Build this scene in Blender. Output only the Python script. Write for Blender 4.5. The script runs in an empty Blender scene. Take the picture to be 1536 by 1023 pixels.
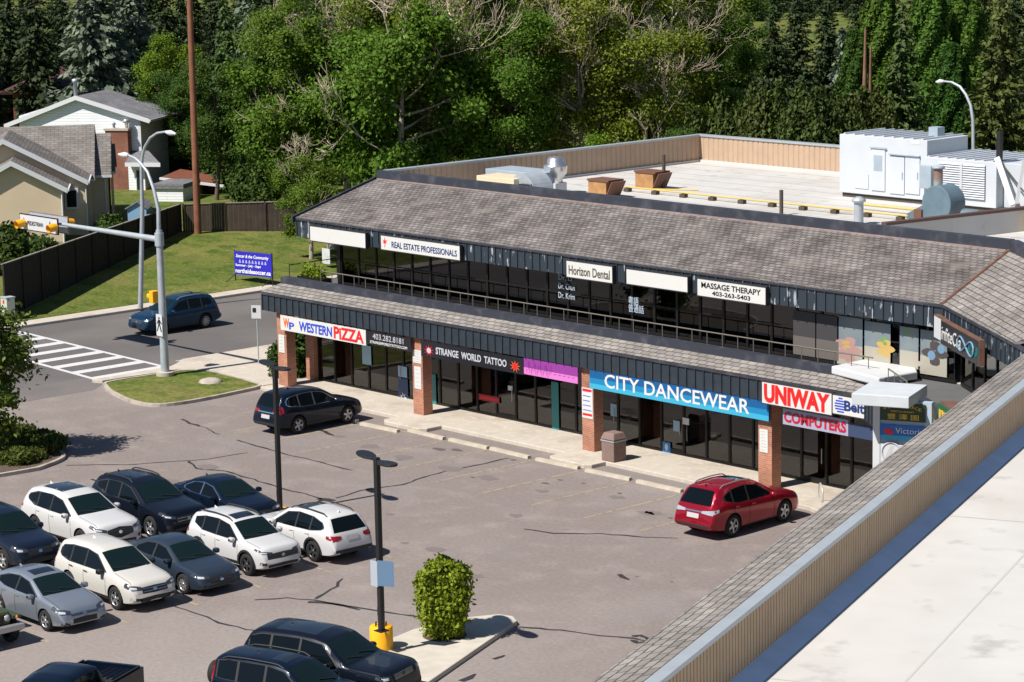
import bpy, bmesh, math, random
import numpy as np
from mathutils import Vector, Matrix
from mathutils.bvhtree import BVHTree
random.seed(7); RNG=np.random.default_rng(7)
S=bpy.context.scene; COL=S.collection
PI=math.pi
# ------------------------------------------------------------------ camera maths (photo pixels, 1536x1023)
FPX,PITCH,ROLL,HEAD,CH=3832.08,0.17689615,-0.01959134,2.40656862,22.0
fw=np.array([math.cos(HEAD)*math.cos(PITCH),math.sin(HEAD)*math.cos(PITCH),-math.sin(PITCH)])
_r=np.array([math.sin(HEAD),-math.cos(HEAD),0.]); _u=np.cross(_r,fw)
rt=math.cos(ROLL)*_r+math.sin(ROLL)*_u; up=-math.sin(ROLL)*_r+math.cos(ROLL)*_u
CAM=np.array([0,0,CH])
def ray(x,y): return fw+rt*(x-768)/FPX-up*(y-511.5)/FPX
def gz(x,y,z=0.):
    d=ray(x,y); return CAM+d*((z-CH)/d[2])
def onY(x,y,Y): d=ray(x,y); return CAM+d*(Y/d[1])
def onX(x,y,X): d=ray(x,y); return CAM+d*(X/d[0])
def at(x,y,dep): return CAM+ray(x,y)*dep
LS,LX0,LZ0=0.06,-114.2,.17
def lawnz(X): return LZ0+LS*min(max(LX0-X,0),22)
def lawn(x,y):
    d=ray(x,y); t=(LZ0+LS*LX0-CH)/(d[2]+LS*d[0]); return CAM+t*d
cd=bpy.data.cameras.new('camera'); cam=bpy.data.objects.new('camera',cd); COL.objects.link(cam)
cd.sensor_width=36; cd.lens=FPX/1536*36; cd.clip_start=.5; cd.clip_end=3000
M=Matrix(((rt[0],up[0],-fw[0],0),(rt[1],up[1],-fw[1],0),(rt[2],up[2],-fw[2],CH),(0,0,0,1)))
cam.matrix_world=M; S.camera=cam
# ------------------------------------------------------------------ light
SUN_D=Vector((.115,.993,-1.24)).normalized()       # direction light travels
el=math.asin(-SUN_D.z)
w=bpy.data.worlds.new('World'); S.world=w; w.use_nodes=True
nt=w.node_tree; bg=nt.nodes['Background']; sk=nt.nodes.new('ShaderNodeTexSky'); sk.sky_type='NISHITA'; sk.sun_disc=False
sk.sun_elevation=el; sk.sun_rotation=math.atan2(-SUN_D.x,-SUN_D.y); sk.altitude=1100; sk.air_density=1.0; sk.dust_density=.5; sk.ozone_density=2.6
nt.links.new(sk.outputs[0],bg.inputs[0]); bg.inputs[1].default_value=.06
sl=bpy.data.lights.new('sun','SUN'); sl.energy=4.9; sl.angle=math.radians(.53); sl.color=(1,.945,.86)
so=bpy.data.objects.new('sun',sl); COL.objects.link(so); so.rotation_euler=SUN_D.to_track_quat('-Z','Y').to_euler()
so.location=(-20,-100,120)
S.view_settings.view_transform='Standard'; S.view_settings.look='None'; S.view_settings.exposure=.5; S.view_settings.gamma=1
S.render.engine='CYCLES'
S.cycles.max_bounces=6; S.cycles.transparent_max_bounces=10
# ------------------------------------------------------------------ materials
MATS={}
def L(nt,a,b): nt.links.new(a,b)
def mat(name,col,rough=.8,metal=0,spec=.5,coat=0,noise=None,bump=None,island=0,mix=None,translucent=0):
    """noise=(scale,amount,coord) value variation; bump=(scale,strength); mix=(scale,colour,lo,hi) blotches"""
    if name in MATS: return MATS[name]
    m=bpy.data.materials.new(name); MATS[name]=m; m.use_nodes=True; n=m.node_tree; b=n.nodes['Principled BSDF']
    b.inputs['Base Color'].default_value=(*col,1); b.inputs['Roughness'].default_value=rough; b.inputs['Metallic'].default_value=metal
    b.inputs['Specular IOR Level'].default_value=spec; b.inputs['Coat Weight'].default_value=coat; b.inputs['Coat Roughness'].default_value=.04
    m.diffuse_color=(*col,1)
    tc=n.nodes.new('ShaderNodeTexCoord'); cur=None
    def rgb(c): r=n.nodes.new('ShaderNodeRGB'); r.outputs[0].default_value=(*c,1); return r.outputs[0]
    if noise or island or mix:
        cur=rgb(col)
        if mix:
            for (sc,c2,lo,hi) in (mix if isinstance(mix,list) else [mix]):
                t=n.nodes.new('ShaderNodeTexNoise'); t.inputs['Scale'].default_value=sc; t.inputs['Detail'].default_value=6
                L(n,tc.outputs['Object'],t.inputs['Vector'])
                mr=n.nodes.new('ShaderNodeMapRange'); mr.inputs[1].default_value=lo; mr.inputs[2].default_value=hi
                L(n,t.outputs[0],mr.inputs[0])
                mx=n.nodes.new('ShaderNodeMix'); mx.data_type='RGBA'; L(n,mr.outputs[0],mx.inputs[0]); L(n,cur,mx.inputs[6]); mx.inputs[7].default_value=(*c2,1); cur=mx.outputs[2]
        if noise:
            t=n.nodes.new('ShaderNodeTexNoise'); t.inputs['Scale'].default_value=noise[0]; t.inputs['Detail'].default_value=5
            L(n,tc.outputs['Object'],t.inputs['Vector'])
            mr=n.nodes.new('ShaderNodeMapRange'); mr.inputs[1].default_value=.25; mr.inputs[2].default_value=.75; mr.inputs[3].default_value=1-noise[1]; mr.inputs[4].default_value=1+noise[1]
            L(n,t.outputs[0],mr.inputs[0])
            hs=n.nodes.new('ShaderNodeHueSaturation'); L(n,cur,hs.inputs['Color']); L(n,mr.outputs[0],hs.inputs['Value']); cur=hs.outputs[0]
        if island:
            g=n.nodes.new('ShaderNodeNewGeometry'); mr=n.nodes.new('ShaderNodeMapRange'); mr.inputs[3].default_value=1-island; mr.inputs[4].default_value=1+island
            L(n,g.outputs['Random Per Island'],mr.inputs[0])
            hs=n.nodes.new('ShaderNodeHueSaturation'); L(n,cur,hs.inputs['Color']); L(n,mr.outputs[0],hs.inputs['Value'])
            m2=n.nodes.new('ShaderNodeMapRange'); m2.inputs[3].default_value=.482; m2.inputs[4].default_value=.512
            oi=n.nodes.new('ShaderNodeObjectInfo'); L(n,oi.outputs['Random'],m2.inputs[0]); L(n,m2.outputs[0],hs.inputs['Hue'])
            cur=hs.outputs[0]
        L(n,cur,b.inputs['Base Color'])
    if bump:
        t=n.nodes.new('ShaderNodeTexNoise'); t.inputs['Scale'].default_value=bump[0]; t.inputs['Detail'].default_value=4; L(n,tc.outputs['Object'],t.inputs['Vector'])
        bp=n.nodes.new('ShaderNodeBump'); bp.inputs['Strength'].default_value=bump[1]; bp.inputs['Distance'].default_value=.02; L(n,t.outputs[0],bp.inputs['Height']); L(n,bp.outputs[0],b.inputs['Normal'])
    if translucent:
        tr=n.nodes.new('ShaderNodeBsdfTranslucent'); mxs=n.nodes.new('ShaderNodeMixShader'); mxs.inputs[0].default_value=translucent
        if cur is not None: L(n,cur,tr.inputs[0])
        else: tr.inputs[0].default_value=(*col,1)
        out=n.nodes['Material Output']; L(n,b.outputs[0],mxs.inputs[1]); L(n,tr.outputs[0],mxs.inputs[2]); L(n,mxs.outputs[0],out.inputs[0])
    return m
def course_mat(name,c1,c2,cm,bw,bh,mortar=.012,rough=.85,bump=.5,offset=.5,noise=.25,hue=None,nscale=.6):
    """brick / shingle / siding courses in metres on the UV map"""
    m=bpy.data.materials.new(name); MATS[name]=m; m.use_nodes=True; n=m.node_tree; b=n.nodes['Principled BSDF']; b.inputs['Roughness'].default_value=rough
    b.inputs['Specular IOR Level'].default_value=.25
    uv=n.nodes.new('ShaderNodeUVMap'); br=n.nodes.new('ShaderNodeTexBrick'); br.offset=offset
    nz0=n.nodes.new('ShaderNodeTexNoise'); nz0.inputs['Scale'].default_value=3.5; L(n,uv.outputs[0],nz0.inputs['Vector'])
    add=n.nodes.new('ShaderNodeVectorMath'); add.operation='MULTIPLY_ADD'; L(n,nz0.outputs[1],add.inputs[0]); add.inputs[1].default_value=(bh*.25,bh*.25,0); L(n,uv.outputs[0],add.inputs[2])
    L(n,add.outputs[0],br.inputs['Vector'])
    br.inputs['Scale'].default_value=1; br.inputs['Brick Width'].default_value=bw; br.inputs['Row Height'].default_value=bh; br.inputs['Mortar Size'].default_value=mortar; br.inputs['Mortar Smooth'].default_value=.2
    br.inputs['Color1'].default_value=(*c1,1); br.inputs['Color2'].default_value=(*c2,1); br.inputs['Mortar'].default_value=(*cm,1); br.inputs['Bias'].default_value=0
    t=n.nodes.new('ShaderNodeTexNoise'); t.inputs['Scale'].default_value=nscale; t.inputs['Detail'].default_value=6; L(n,uv.outputs[0],t.inputs['Vector'])
    mr=n.nodes.new('ShaderNodeMapRange'); mr.inputs[1].default_value=.3; mr.inputs[2].default_value=.7; mr.inputs[3].default_value=1-noise; mr.inputs[4].default_value=1+noise; L(n,t.outputs[0],mr.inputs[0])
    hs=n.nodes.new('ShaderNodeHueSaturation'); L(n,br.outputs[0],hs.inputs['Color']); L(n,mr.outputs[0],hs.inputs['Value']); cur=hs.outputs[0]
    if hue:
        t2=n.nodes.new('ShaderNodeTexNoise'); t2.inputs['Scale'].default_value=.9; t2.inputs['Detail'].default_value=8; L(n,uv.outputs[0],t2.inputs['Vector'])
        m2=n.nodes.new('ShaderNodeMapRange'); m2.inputs[1].default_value=.52; m2.inputs[2].default_value=.72; m2.inputs[4].default_value=.7; L(n,t2.outputs[0],m2.inputs[0])
        mx=n.nodes.new('ShaderNodeMix'); mx.data_type='RGBA'; L(n,m2.outputs[0],mx.inputs[0]); L(n,cur,mx.inputs[6]); mx.inputs[7].default_value=(*hue,1); cur=mx.outputs[2]
    L(n,cur,b.inputs['Base Color'])
    bp=n.nodes.new('ShaderNodeBump'); bp.inputs['Strength'].default_value=bump; bp.inputs['Distance'].default_value=.02; bp.invert=True
    L(n,br.outputs['Fac'],bp.inputs['Height']); L(n,bp.outputs[0],b.inputs['Normal'])
    return m
def glass_mat(name,tint,refl=1.0,rough=.02):
    m=bpy.data.materials.new(name); MATS[name]=m; m.use_nodes=True; n=m.node_tree; n.nodes.remove(n.nodes['Principled BSDF'])
    tr=n.nodes.new('ShaderNodeBsdfTransparent'); tr.inputs[0].default_value=(*tint,1); gl=n.nodes.new('ShaderNodeBsdfGlossy'); gl.inputs['Roughness'].default_value=rough
    fr=n.nodes.new('ShaderNodeFresnel'); fr.inputs[0].default_value=1.85; mx=n.nodes.new('ShaderNodeMixShader')
    L(n,fr.outputs[0],mx.inputs[0]); L(n,tr.outputs[0],mx.inputs[1]); L(n,gl.outputs[0],mx.inputs[2]); L(n,mx.outputs[0],n.nodes['Material Output'].inputs[0])
    return m
# ------------------------------------------------------------------ mesh builder
class MB:
    def __init__(s): s.v=[]; s.f=[]; s.mi=[]; s.sm=[]; s.uv=None
    def add(s,vs,fs,mi=0,smooth=False):
        o=len(s.v); s.v+= [tuple(map(float,p)) for p in vs]
        for f in fs: s.f.append(tuple(o+i for i in f)); s.mi.append(mi); s.sm.append(smooth)
        return s
    def box(s,x0,x1,y0,y1,z0,z1,mi=0):
        return s.add([(x0,y0,z0),(x1,y0,z0),(x1,y1,z0),(x0,y1,z0),(x0,y0,z1),(x1,y0,z1),(x1,y1,z1),(x0,y1,z1)],
            [(3,2,1,0),(4,5,6,7),(0,1,5,4),(1,2,6,5),(2,3,7,6),(3,0,4,7)],mi)
    def obox(s,o,u,v,lu,lv,z0,z1,mi=0):
        "oriented box: origin o (x,y), unit dirs u,v"
        P=[]
        for z in (z0,z1):
            for a,b in ((0,0),(lu,0),(lu,lv),(0,lv)): P.append((o[0]+u[0]*a+v[0]*b,o[1]+u[1]*a+v[1]*b,z))
        F=[(3,2,1,0),(4,5,6,7),(0,1,5,4),(1,2,6,5),(2,3,7,6),(3,0,4,7)]
        if u[0]*v[1]-u[1]*v[0]<0: F=[tuple(reversed(f)) for f in F]
        return s.add(P,F,mi)
    def poly(s,pts,mi=0): return s.add(pts,[tuple(range(len(pts)))],mi)
    def prism(s,pts,z0,z1,mi=0,top=None):
        "vertical prism over ccw 2-D polygon"
        n=len(pts); V=[(p[0],p[1],z0) for p in pts]+[(p[0],p[1],z1) for p in pts]
        F=[tuple(reversed(range(n))),tuple(range(n,2*n))]+[(i,(i+1)%n,n+(i+1)%n,n+i) for i in range(n)]
        s.add(V,F,mi)
        if top is not None: s.mi[-(n+1)]=top
        return s
    def slab(s,pts,t,mi=0):
        "planar polygon (3-D, ccw from outside) thickened by t inward"
        P=[Vector(p) for p in pts]; nrm=Vector((0,0,0))
        for i in range(len(P)): nrm+=P[i].cross(P[(i+1)%len(P)])
        nrm.normalize(); n=len(P); V=P+[p-nrm*t for p in P]
        F=[tuple(range(n)),tuple(reversed(range(n,2*n)))]+[((i+1)%n,i,n+i,n+(i+1)%n) for i in range(n)]
        return s.add(V,F,mi)
    def tube(s,pts,r,seg=8,mi=0,cap=True,smooth=True):
        pts=[Vector(p) for p in pts]; n=len(pts); rs=r if isinstance(r,(list,tuple)) else [r]*n
        V=[];F=[]; prev=None
        for i,p in enumerate(pts):
            d=(pts[min(i+1,n-1)]-pts[max(i-1,0)]).normalized()
            a=Vector((0,0,1)) if abs(d.z)<.9 else Vector((1,0,0))
            if prev is None: x=d.cross(a).normalized()
            else: x=(prev-d*prev.dot(d)).normalized()
            prev=x; y=d.cross(x)
            for k in range(seg):
                t=2*PI*k/seg; V.append(p+x*math.cos(t)*rs[i]+y*math.sin(t)*rs[i])
        for i in range(n-1):
            for k in range(seg):
                a=i*seg+k; b=i*seg+(k+1)%seg; F.append((a,b,b+seg,a+seg))
        s.add(V,F,mi,smooth)
        if cap: s.add(V[:seg],[tuple(reversed(range(seg)))],mi); s.add(V[-seg:],[tuple(range(seg))],mi)
        return s
    def cyl(s,x,y,z0,z1,r,r2=None,seg=20,mi=0): return s.tube([(x,y,z0),(x,y,z1)],[r,r if r2 is None else r2],seg,mi)
    def lathe(s,prof,cx=0,cy=0,seg=24,mi=0,axis='z',smooth=True):
        "profile of (radius, height)"
        V=[];F=[]; n=len(prof)
        for k in range(seg):
            t=2*PI*k/seg
            for r,h in prof:
                if axis=='z': V.append((cx+r*math.cos(t),cy+r*math.sin(t),h))
                else: V.append((r*math.cos(t)+cx,h,r*math.sin(t)+cy))
        for k in range(seg):
            for i in range(n-1):
                a=k*n+i;b=((k+1)%seg)*n+i
                F.append((a,b,b+1,a+1) if axis=='z' else (a,a+1,b+1,b))
        return s.add(V,F,mi,smooth)
    def mesh(s,name,mats):
        me=bpy.data.meshes.new(name); me.from_pydata(s.v,[],s.f); 
        for m in (mats if isinstance(mats,(list,tuple)) else [mats]): me.materials.append(m)
        me.polygons.foreach_set('material_index',s.mi); me.polygons.foreach_set('use_smooth',s.sm); me.update()
        auto_uv(me); return me
    def build(s,name,mats,parent=None,world=True,bevel=0):
        """vertices given in world space; stored relative to the (unrotated) parent"""
        if not s.f: return None
        off=Vector((0,0,0))
        if parent is not None and world: off=wloc(parent)
        if off.length>0: s.v=[(a-off.x,b-off.y,c-off.z) for a,b,c in s.v]
        o=bpy.data.objects.new(name,s.mesh(name,mats)); COL.objects.link(o)
        if parent is not None: o.parent=parent
        if bevel:
            md=o.modifiers.new('bevel','BEVEL'); md.width=bevel; md.segments=2; md.limit_method='ANGLE'
        return o
def wloc(o):
    v=Vector(o.location)
    while o.parent: o=o.parent; v+=Vector(o.location)
    return v
def auto_uv(me):
    uv=me.uv_layers.new(name='UVMap'); n=len(me.loops); 
    co=np.empty(len(me.vertices)*3,np.float32); me.vertices.foreach_get('co',co); co=co.reshape(-1,3)
    lv=np.empty(n,np.int32); me.loops.foreach_get('vertex_index',lv)
    nf=len(me.polygons); nr=np.empty(nf*3,np.float32); me.polygons.foreach_get('normal',nr); nr=nr.reshape(-1,3)
    lt=np.empty(nf,np.int32); me.polygons.foreach_get('loop_total',lt); nl=np.repeat(nr,lt,axis=0)
    u=np.stack([-nl[:,1],nl[:,0],np.zeros(n)],1); ln=np.linalg.norm(u,axis=1); flat=ln<.05
    u[flat]=(1,0,0); ln[flat]=1; u/=ln[:,None]
    v=np.cross(nl,u); v[flat]=(0,1,0); c=co[lv]
    uv.data.foreach_set('uv',np.stack([(c*u).sum(1),(c*v).sum(1)],1).astype(np.float32).ravel())
def thing(name,label,cat,loc=(0,0,0),rotz=0,group=None):
    o=bpy.data.objects.new(name,None); COL.objects.link(o); o.location=tuple(map(float,loc)); o.rotation_euler=(0,0,rotz); o.empty_display_size=.3
    tag(o,label,cat,group); return o
def tag(o,label,cat,group=None,kind=None):
    if label: o['label']=label
    if cat: o['category']=cat
    if group: o['group']=group
    if kind: o['kind']=kind
    return o
def struct(o,label=None):
    o['kind']='structure'
    if label: o['label']=label
    return o
def copy_tree(o,parent=None,loc=None,rotz=None,scale=None):
    c=o.copy(); COL.objects.link(c)
    if parent is not None: c.parent=parent
    if loc is not None: c.location=tuple(map(float,loc))
    if rotz is not None: c.rotation_euler=(0,0,rotz)
    if scale is not None: c.scale=scale if isinstance(scale,(tuple,list)) else (scale,)*3
    for ch in list(o.children): copy_tree(ch,c)
    return c
def text(body,o,u,v,width,height,m,parent,name='lettering',depth=.012,bold=0,shear=0,spacing=1,align='fit',sx=None):
    """flat raised lettering; o = lower-left corner, u,v unit directions, fitted to width x height (metres)"""
    cu=bpy.data.curves.new(name,'FONT'); cu.body=body; cu.size=1; cu.extrude=.01; cu.offset=bold; cu.shear=shear; cu.space_character=spacing; cu.resolution_u=3
    ob=bpy.data.objects.new(name,cu); COL.objects.link(ob)
    dg=bpy.context.evaluated_depsgraph_get(); me=bpy.data.meshes.new_from_object(ob.evaluated_get(dg)); COL.objects.unlink(ob); bpy.data.objects.remove(ob)
    n=len(me.vertices); co=np.empty(n*3,np.float32); me.vertices.foreach_get('co',co); co=co.reshape(-1,3)
    if n==0: return None
    mn=co.min(0);mx=co.max(0); kx=width/max(mx[0]-mn[0],1e-6); ky=height/max(mx[1]-mn[1],1e-6)
    u=np.array(u,float);v=np.array(v,float);nn=np.cross(u,v); off=np.array(wloc(parent)); o=np.array(o,float)-off
    a=(co[:,0]-mn[0])*kx; b=(co[:,1]-mn[1])*ky; c=(co[:,2]-mn[2])/max(mx[2]-mn[2],1e-6)*depth
    P=o+a[:,None]*u+b[:,None]*v+c[:,None]*nn
    me.vertices.foreach_set('co',P.astype(np.float32).ravel()); me.materials.clear(); me.materials.append(m); me.update()
    t=bpy.data.objects.new(name,me); COL.objects.link(t); t.parent=parent; return t
# ------------------------------------------------------------------ shared materials
m_lot=mat('lot_asphalt',(.212,.18,.168),.92,spec=.25,mix=[(.09,(.20,.168,.157),.42,.7),(.7,(.275,.235,.218),.5,.8),(2.2,(.18,.152,.145),.62,.8),(.25,(.215,.19,.185),.55,.7),(.045,(.27,.235,.22),.5,.62)],noise=(7,.13),bump=(60,.25))
m_road=mat('road_asphalt',(.115,.107,.105),.88,spec=.3,mix=[(.15,(.15,.137,.13),.45,.65)],noise=(9,.12),bump=(60,.2))
m_apron=mat('apron_asphalt',(.16,.145,.14),.9,spec=.25,mix=[(.3,(.13,.12,.118),.45,.7)],noise=(9,.1))
m_conc=mat('concrete',(.47,.42,.36),.9,spec=.2,mix=[(.5,(.36,.31,.26),.5,.75),(3,(.52,.47,.41),.5,.7)],noise=(11,.08),bump=(30,.15))
m_curb=mat('kerb_concrete',(.42,.37,.32),.9,spec=.2,mix=(1.5,(.27,.23,.2),.5,.7),noise=(11,.1))
m_grass=mat('grass',(.100,.130,.026),.95,spec=.1,mix=[(.18,(.15,.155,.042),.42,.62),(.8,(.062,.10,.017),.46,.62),(3.5,(.19,.16,.065),.56,.72),(.4,(.16,.145,.055),.58,.72)],noise=(6,.38),bump=(25,.9))
m_white=mat('road_paint',(.55,.55,.56),.8,spec=.3,noise=(5,.12),mix=(5,(.30,.29,.29),.58,.72))
m_yellow=mat('worn_yellow_paint',(.35,.285,.17),.9,spec=.2,mix=(4,(.22,.18,.16),.45,.62))
m_tar=mat('crack_tar',(.035,.032,.034),.6,spec=.4)
m_stain=mat('oil_stain',(.10,.085,.08),.85)
m_soil=mat('soil',(.09,.065,.045),.95,noise=(5,.3))
m_black=mat('black_metal',(.012,.012,.014),.45)
m_galv=mat('galvanised_steel',(.42,.46,.50),.5,metal=.35,noise=(2.5,.12))
m_amber=mat('signal_yellow',(.85,.40,.01),.45,spec=.5)
m_glow=mat('dark_lens',(.03,.012,.005),.2)
m_whitep=mat('white_panel',(.55,.56,.58),.5,noise=(1.2,.05))
m_greyp=mat('grey_panel',(.36,.40,.46),.6)
m_wood=mat('pole_wood',(.22,.085,.045),.85,noise=(2,.25),bump=(15,.3))
m_ypaint=mat('bollard_yellow',(.85,.42,.005),.5,noise=(3,.07))
m_red=mat('sign_red',(.62,.02,.02),.5); m_blue=mat('sign_navy',(.02,.05,.32),.5); m_blk=mat('sign_black',(.008,.008,.01),.5)
# ------------------------------------------------------------------ ground
b=MB(); XS=[-900,-200,-136.2,-114.2,60,900]; ZS=[1.49,1.49,1.49,.17,-.03,-.03]
YS=[-400,20,60,72,80,90,100,130,300,1300]
# the lawn strip has a short concrete apron in front of it; east of the road the sheet lies just under the paving
XX=[-900,-200,-136.2,-125,-114.2,-114.19,60,900]; ZZ=[1.49,1.49,1.49,lawnz(-125),.17,-.03,-.03,-.03]
V=[(x,y,z) for y in YS for x,z in zip(XX,ZZ)]; n=len(XX)
b.add(V,[(j*n+i,j*n+i+1,(j+1)*n+i+1,(j+1)*n+i) for j in range(len(YS)-1) for i in range(n-1)])
ground=b.build('ground',m_grass); struct(ground,'sloping mown lawn and the grass field beyond')
lot=struct(MB().poly([(-98.9,-60,0),(60,-60,0),(60,68.6,0),(-98.9,68.6,0)]).build('parking_lot',m_lot),'faded pinkish asphalt parking lot')
road=struct(MB().poly([(-113,-200,.004),(-98.9,-200,.004),(-98.9,300,.004),(-113,300,.004)]).build('road',m_road),'dark asphalt road beside the lot')
apron=struct(MB().poly([(-98.9,-60,.005),(-96.0,-60,.005),(-96.2,61.6,.005),(-97.4,63.0,.005),(-97.4,68.0,.005),(-98.9,68.5,.005)]).build('driveway_apron',m_apron),'asphalt driveway apron joining lot and road')
pv=MB()
pv.box(-114.2,-113,-200,300,-.05,.15); 
struct(pv.build('far_pavement',m_conc,bevel=.03),'narrow concrete pavement along the lawn')
pv=MB().prism([(-97.75,62.5),(-97.2,62.7),(-96.9,66.6),(-95.9,67.6),(-91.6,67.3),(-90.75,66.95),(-90.6,69.5),(-90.6,300),(-98.9,300),(-98.9,68.3),(-98.2,67.5),(-97.75,66.8)],-.05,.148)
struct(pv.build('pavement',m_conc,bevel=.02),'concrete pavement beside the road')
# crosswalk and lane paint
def ribbon(pts,wd,z,mb):
    P=[Vector((p[0],p[1])) for p in pts]; V=[]
    for i,p in enumerate(P):
        d=(P[min(i+1,len(P)-1)]-P[max(i-1,0)]).normalized(); nn=Vector((-d.y,d.x)); ww=wd[i] if isinstance(wd,list) else wd
        V+= [(p.x+nn.x*ww/2,p.y+nn.y*ww/2,z),(p.x-nn.x*ww/2,p.y-nn.y*ww/2,z)]
    mb.add(V,[(2*i,2*i+1,2*i+3,2*i+2) for i in range(len(P)-1)])
cw=MB(); 
ribbon([(-112.9,67.6),(-97.7,66.95)],.24,.010,cw); ribbon([(-112.9,64.0),(-97.6,62.98)],.24,.010,cw)
for k in range(8):
    x=-98.5-1.86*k; cw.poly([(x-.33,63.1+.065*k,.012),(x+.33,63.1+.065*k,.012),(x+.33,66.95+.075*k,.012),(x-.33,66.95+.075*k,.012)])
struct(cw.build('crosswalk_marking',m_white,road),None)
ln=MB(); ribbon([(-99.3,68.2),(-99.3,200)],.1,.009,ln); struct(ln.build('edge_line',m_white,road),None)
# stall paint, tar seams, stains
sp=MB()
for x in (-84.3,-81.6,-79.0,-76.45,-73.95,-71.25,-68.62,-65.95,-63.2,-60.5): ribbon([(x,65.6),(x,60.4)],.1,.005,sp)
for y in (36.2,38.95,41.72,44.4,47.0,49.7,52.3):
    ribbon([(-69.3,y),(-63.95,y)],.1,.005,sp); ribbon([(-75.6,y),(-70.2,y)],.1,.005,sp)
lot_lines=struct(sp.build('stall_line',m_yellow,lot),None)
cr=MB()
def crack(px,w=.07):
    P=[gz(*p)[:2] for p in px]; Q=[];W=[]
    for a,c in zip(P[:-1],P[1:]):
        L_=np.linalg.norm(c-a); k=max(2,int(L_/.35))
        for i in range(k):
            t=i/k; Q.append(a+(c-a)*t+RNG.normal(0,.035,2)); W.append(w*1.45*(.6+.7*random.random()))
    Q.append(P[-1]); W.append(w*.6); ribbon(Q,W,.006,cr)
for px,w_ in (([(99,698),(160,697),(200,697),(240,694),(283,691),(297,703),(340,707),(388,722),(428,734),(475,745),(484,750)],.08),
 ([(283,691),(312,689),(345,683),(372,679)],.06),([(505,747),(541,736),(570,732),(605,727),(635,716),(657,710),(688,702.5),(730,695),(765,687)],.075),
 ([(273,629),(286,635),(299,640)],.09),([(356,660),(400,673),(435,683),(466,689),(498,698.6),(529,705.5)],.07),
 ([(785,793),(830,800),(900,801),(935,803),(965,806.5),(1017,807.4)],.075),([(378,900),(430,897),(470,900),(530,911),(572,917),(632,926)],.08),
 ([(462,902),(500,905),(540,915)],.12),([(472,899),(500,885),(514,868)],.1),([(257,908),(310,926),(340,938),(388,946),(420,956)],.07),([(774,940),(859,948),(900,953.5),(949,957.4),(972,962)],.08),
 ([(946,955),(962,953),(975,961),(958,965),(946,960)],.12),([(137,719),(150,723),(172,724),(190,730)],.07),([(930,862),(944,870)],.12),([(740,988),(757,983)],.13),
 ([(690,1022),(713,1011)],.13),([(480,645),(502,654)],.11),([(477,748),(503,751)],.25),([(296,637),(330,652)],.05),([(484,750),(470,757)],.06)): crack(px,w_)
struct(cr.build('tar_seam',m_tar,lot),None)
st=MB()
for (x,y,rx,ry) in ((685,675,11,3),(709,716,5,2),(818,725,8,2.5),(770,690,6,1.2),(875,725,4,1),(1006,777,5,1.2),(930,740,5,1.2),(955,865,3,1),(1008,873,3,.8),(540,775,4,1),(660,674,14,1.5),(840,720,5,1)):
    c=gz(x,y); rr=rx/38
    st.add([(c[0]+rr*math.cos(t)*(.7+.5*random.random()),c[1]+rr*.6*math.sin(t)*(.7+.5*random.random()),.007) for t in np.linspace(0,2*PI,13)[:-1]],[tuple(range(12))])
st2=MB()
for x,y in [(-84.3+2.62*i+1.2+random.uniform(-.3,.3),62.6+random.uniform(-.8,.8)) for i in range(9)]+[(-66.6+random.uniform(-.6,.6),36.5+2.7*i+1.3) for i in range(6)]+[(random.uniform(-80,-58),random.uniform(50,63)) for i in range(14)]:
    rr=random.uniform(.12,.45); st2.add([(x+rr*1.5*math.cos(t)*(.6+.6*random.random()),y+rr*math.sin(t)*(.6+.6*random.random()),.0065) for t in np.linspace(0,2*PI,15)[:-1]],[tuple(range(14))])
struct(st2.build('faint_stain',mat('faint_stain',(.165,.14,.132),.9),lot),None)
struct(st.build('oil_stain',m_stain,lot),None)
# storefront walk with planted-out kerb bulbs
wk=MB()
wk.prism([(-90.6,66.7),(-81.0,66.75),(-81.0,65.95),(-80.7,65.72),(-78.5,65.72),(-78.25,65.95),(-78.25,66.75),(-70.9,66.75),(-70.9,65.95),(-70.6,65.74),(-68.8,65.74),(-68.55,65.95),(-68.55,66.7),(-58.2,66.6),(-57.4,66.3),(-50,62),(-40,45),(-30,22),(-25,22),(-34,46),(-45,69.6),(-90.6,69.6)],-.05,.152)
struct(wk.build('storefront_walk',m_conc,bevel=.03),'concrete walk along the shop fronts')
# wheel stops
def stop_mesh():
    s_=MB(); Lh=1.15
    for sgn in (0,):
        pr=[(-.1,0),(.1,0),(.075,.12),(-.075,.12)]
        s_.add([(-Lh,y,z) for y,z in pr]+[(Lh,y,z) for y,z in pr],[(0,1,2,3),(7,6,5,4),(1,0,4,5),(2,1,5,6),(3,2,6,7),(0,3,7,4)])
    return s_
m_stopc=mat('wheel_stop_concrete',(.42,.37,.30),.9,noise=(3,.16))
ws0=None
ordn=['first','second','third','fourth','fifth','sixth','seventh','eighth','ninth','tenth','eleventh','twelfth']
for i,x in enumerate((-86.0,-83.0,-80.2,-77.75,-75.15,-72.7,-69.97,-67.2,-64.5,-61.8)):
    if ws0 is None: o=ws0=stop_mesh().build('wheel_stop',m_stopc)
    else: o=ws0.copy(); COL.objects.link(o)
    o.location=(x,65.2 if i in (0,1) else (65.05 if i==2 else 65.5),0.001); o.rotation_euler=(0,0,random.uniform(-.04,.04))
    tag(o,'concrete wheel stop in front of the shop walk, %s from the road end'%ordn[i],'wheel stop','wheel stops along the shop walk')
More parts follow.
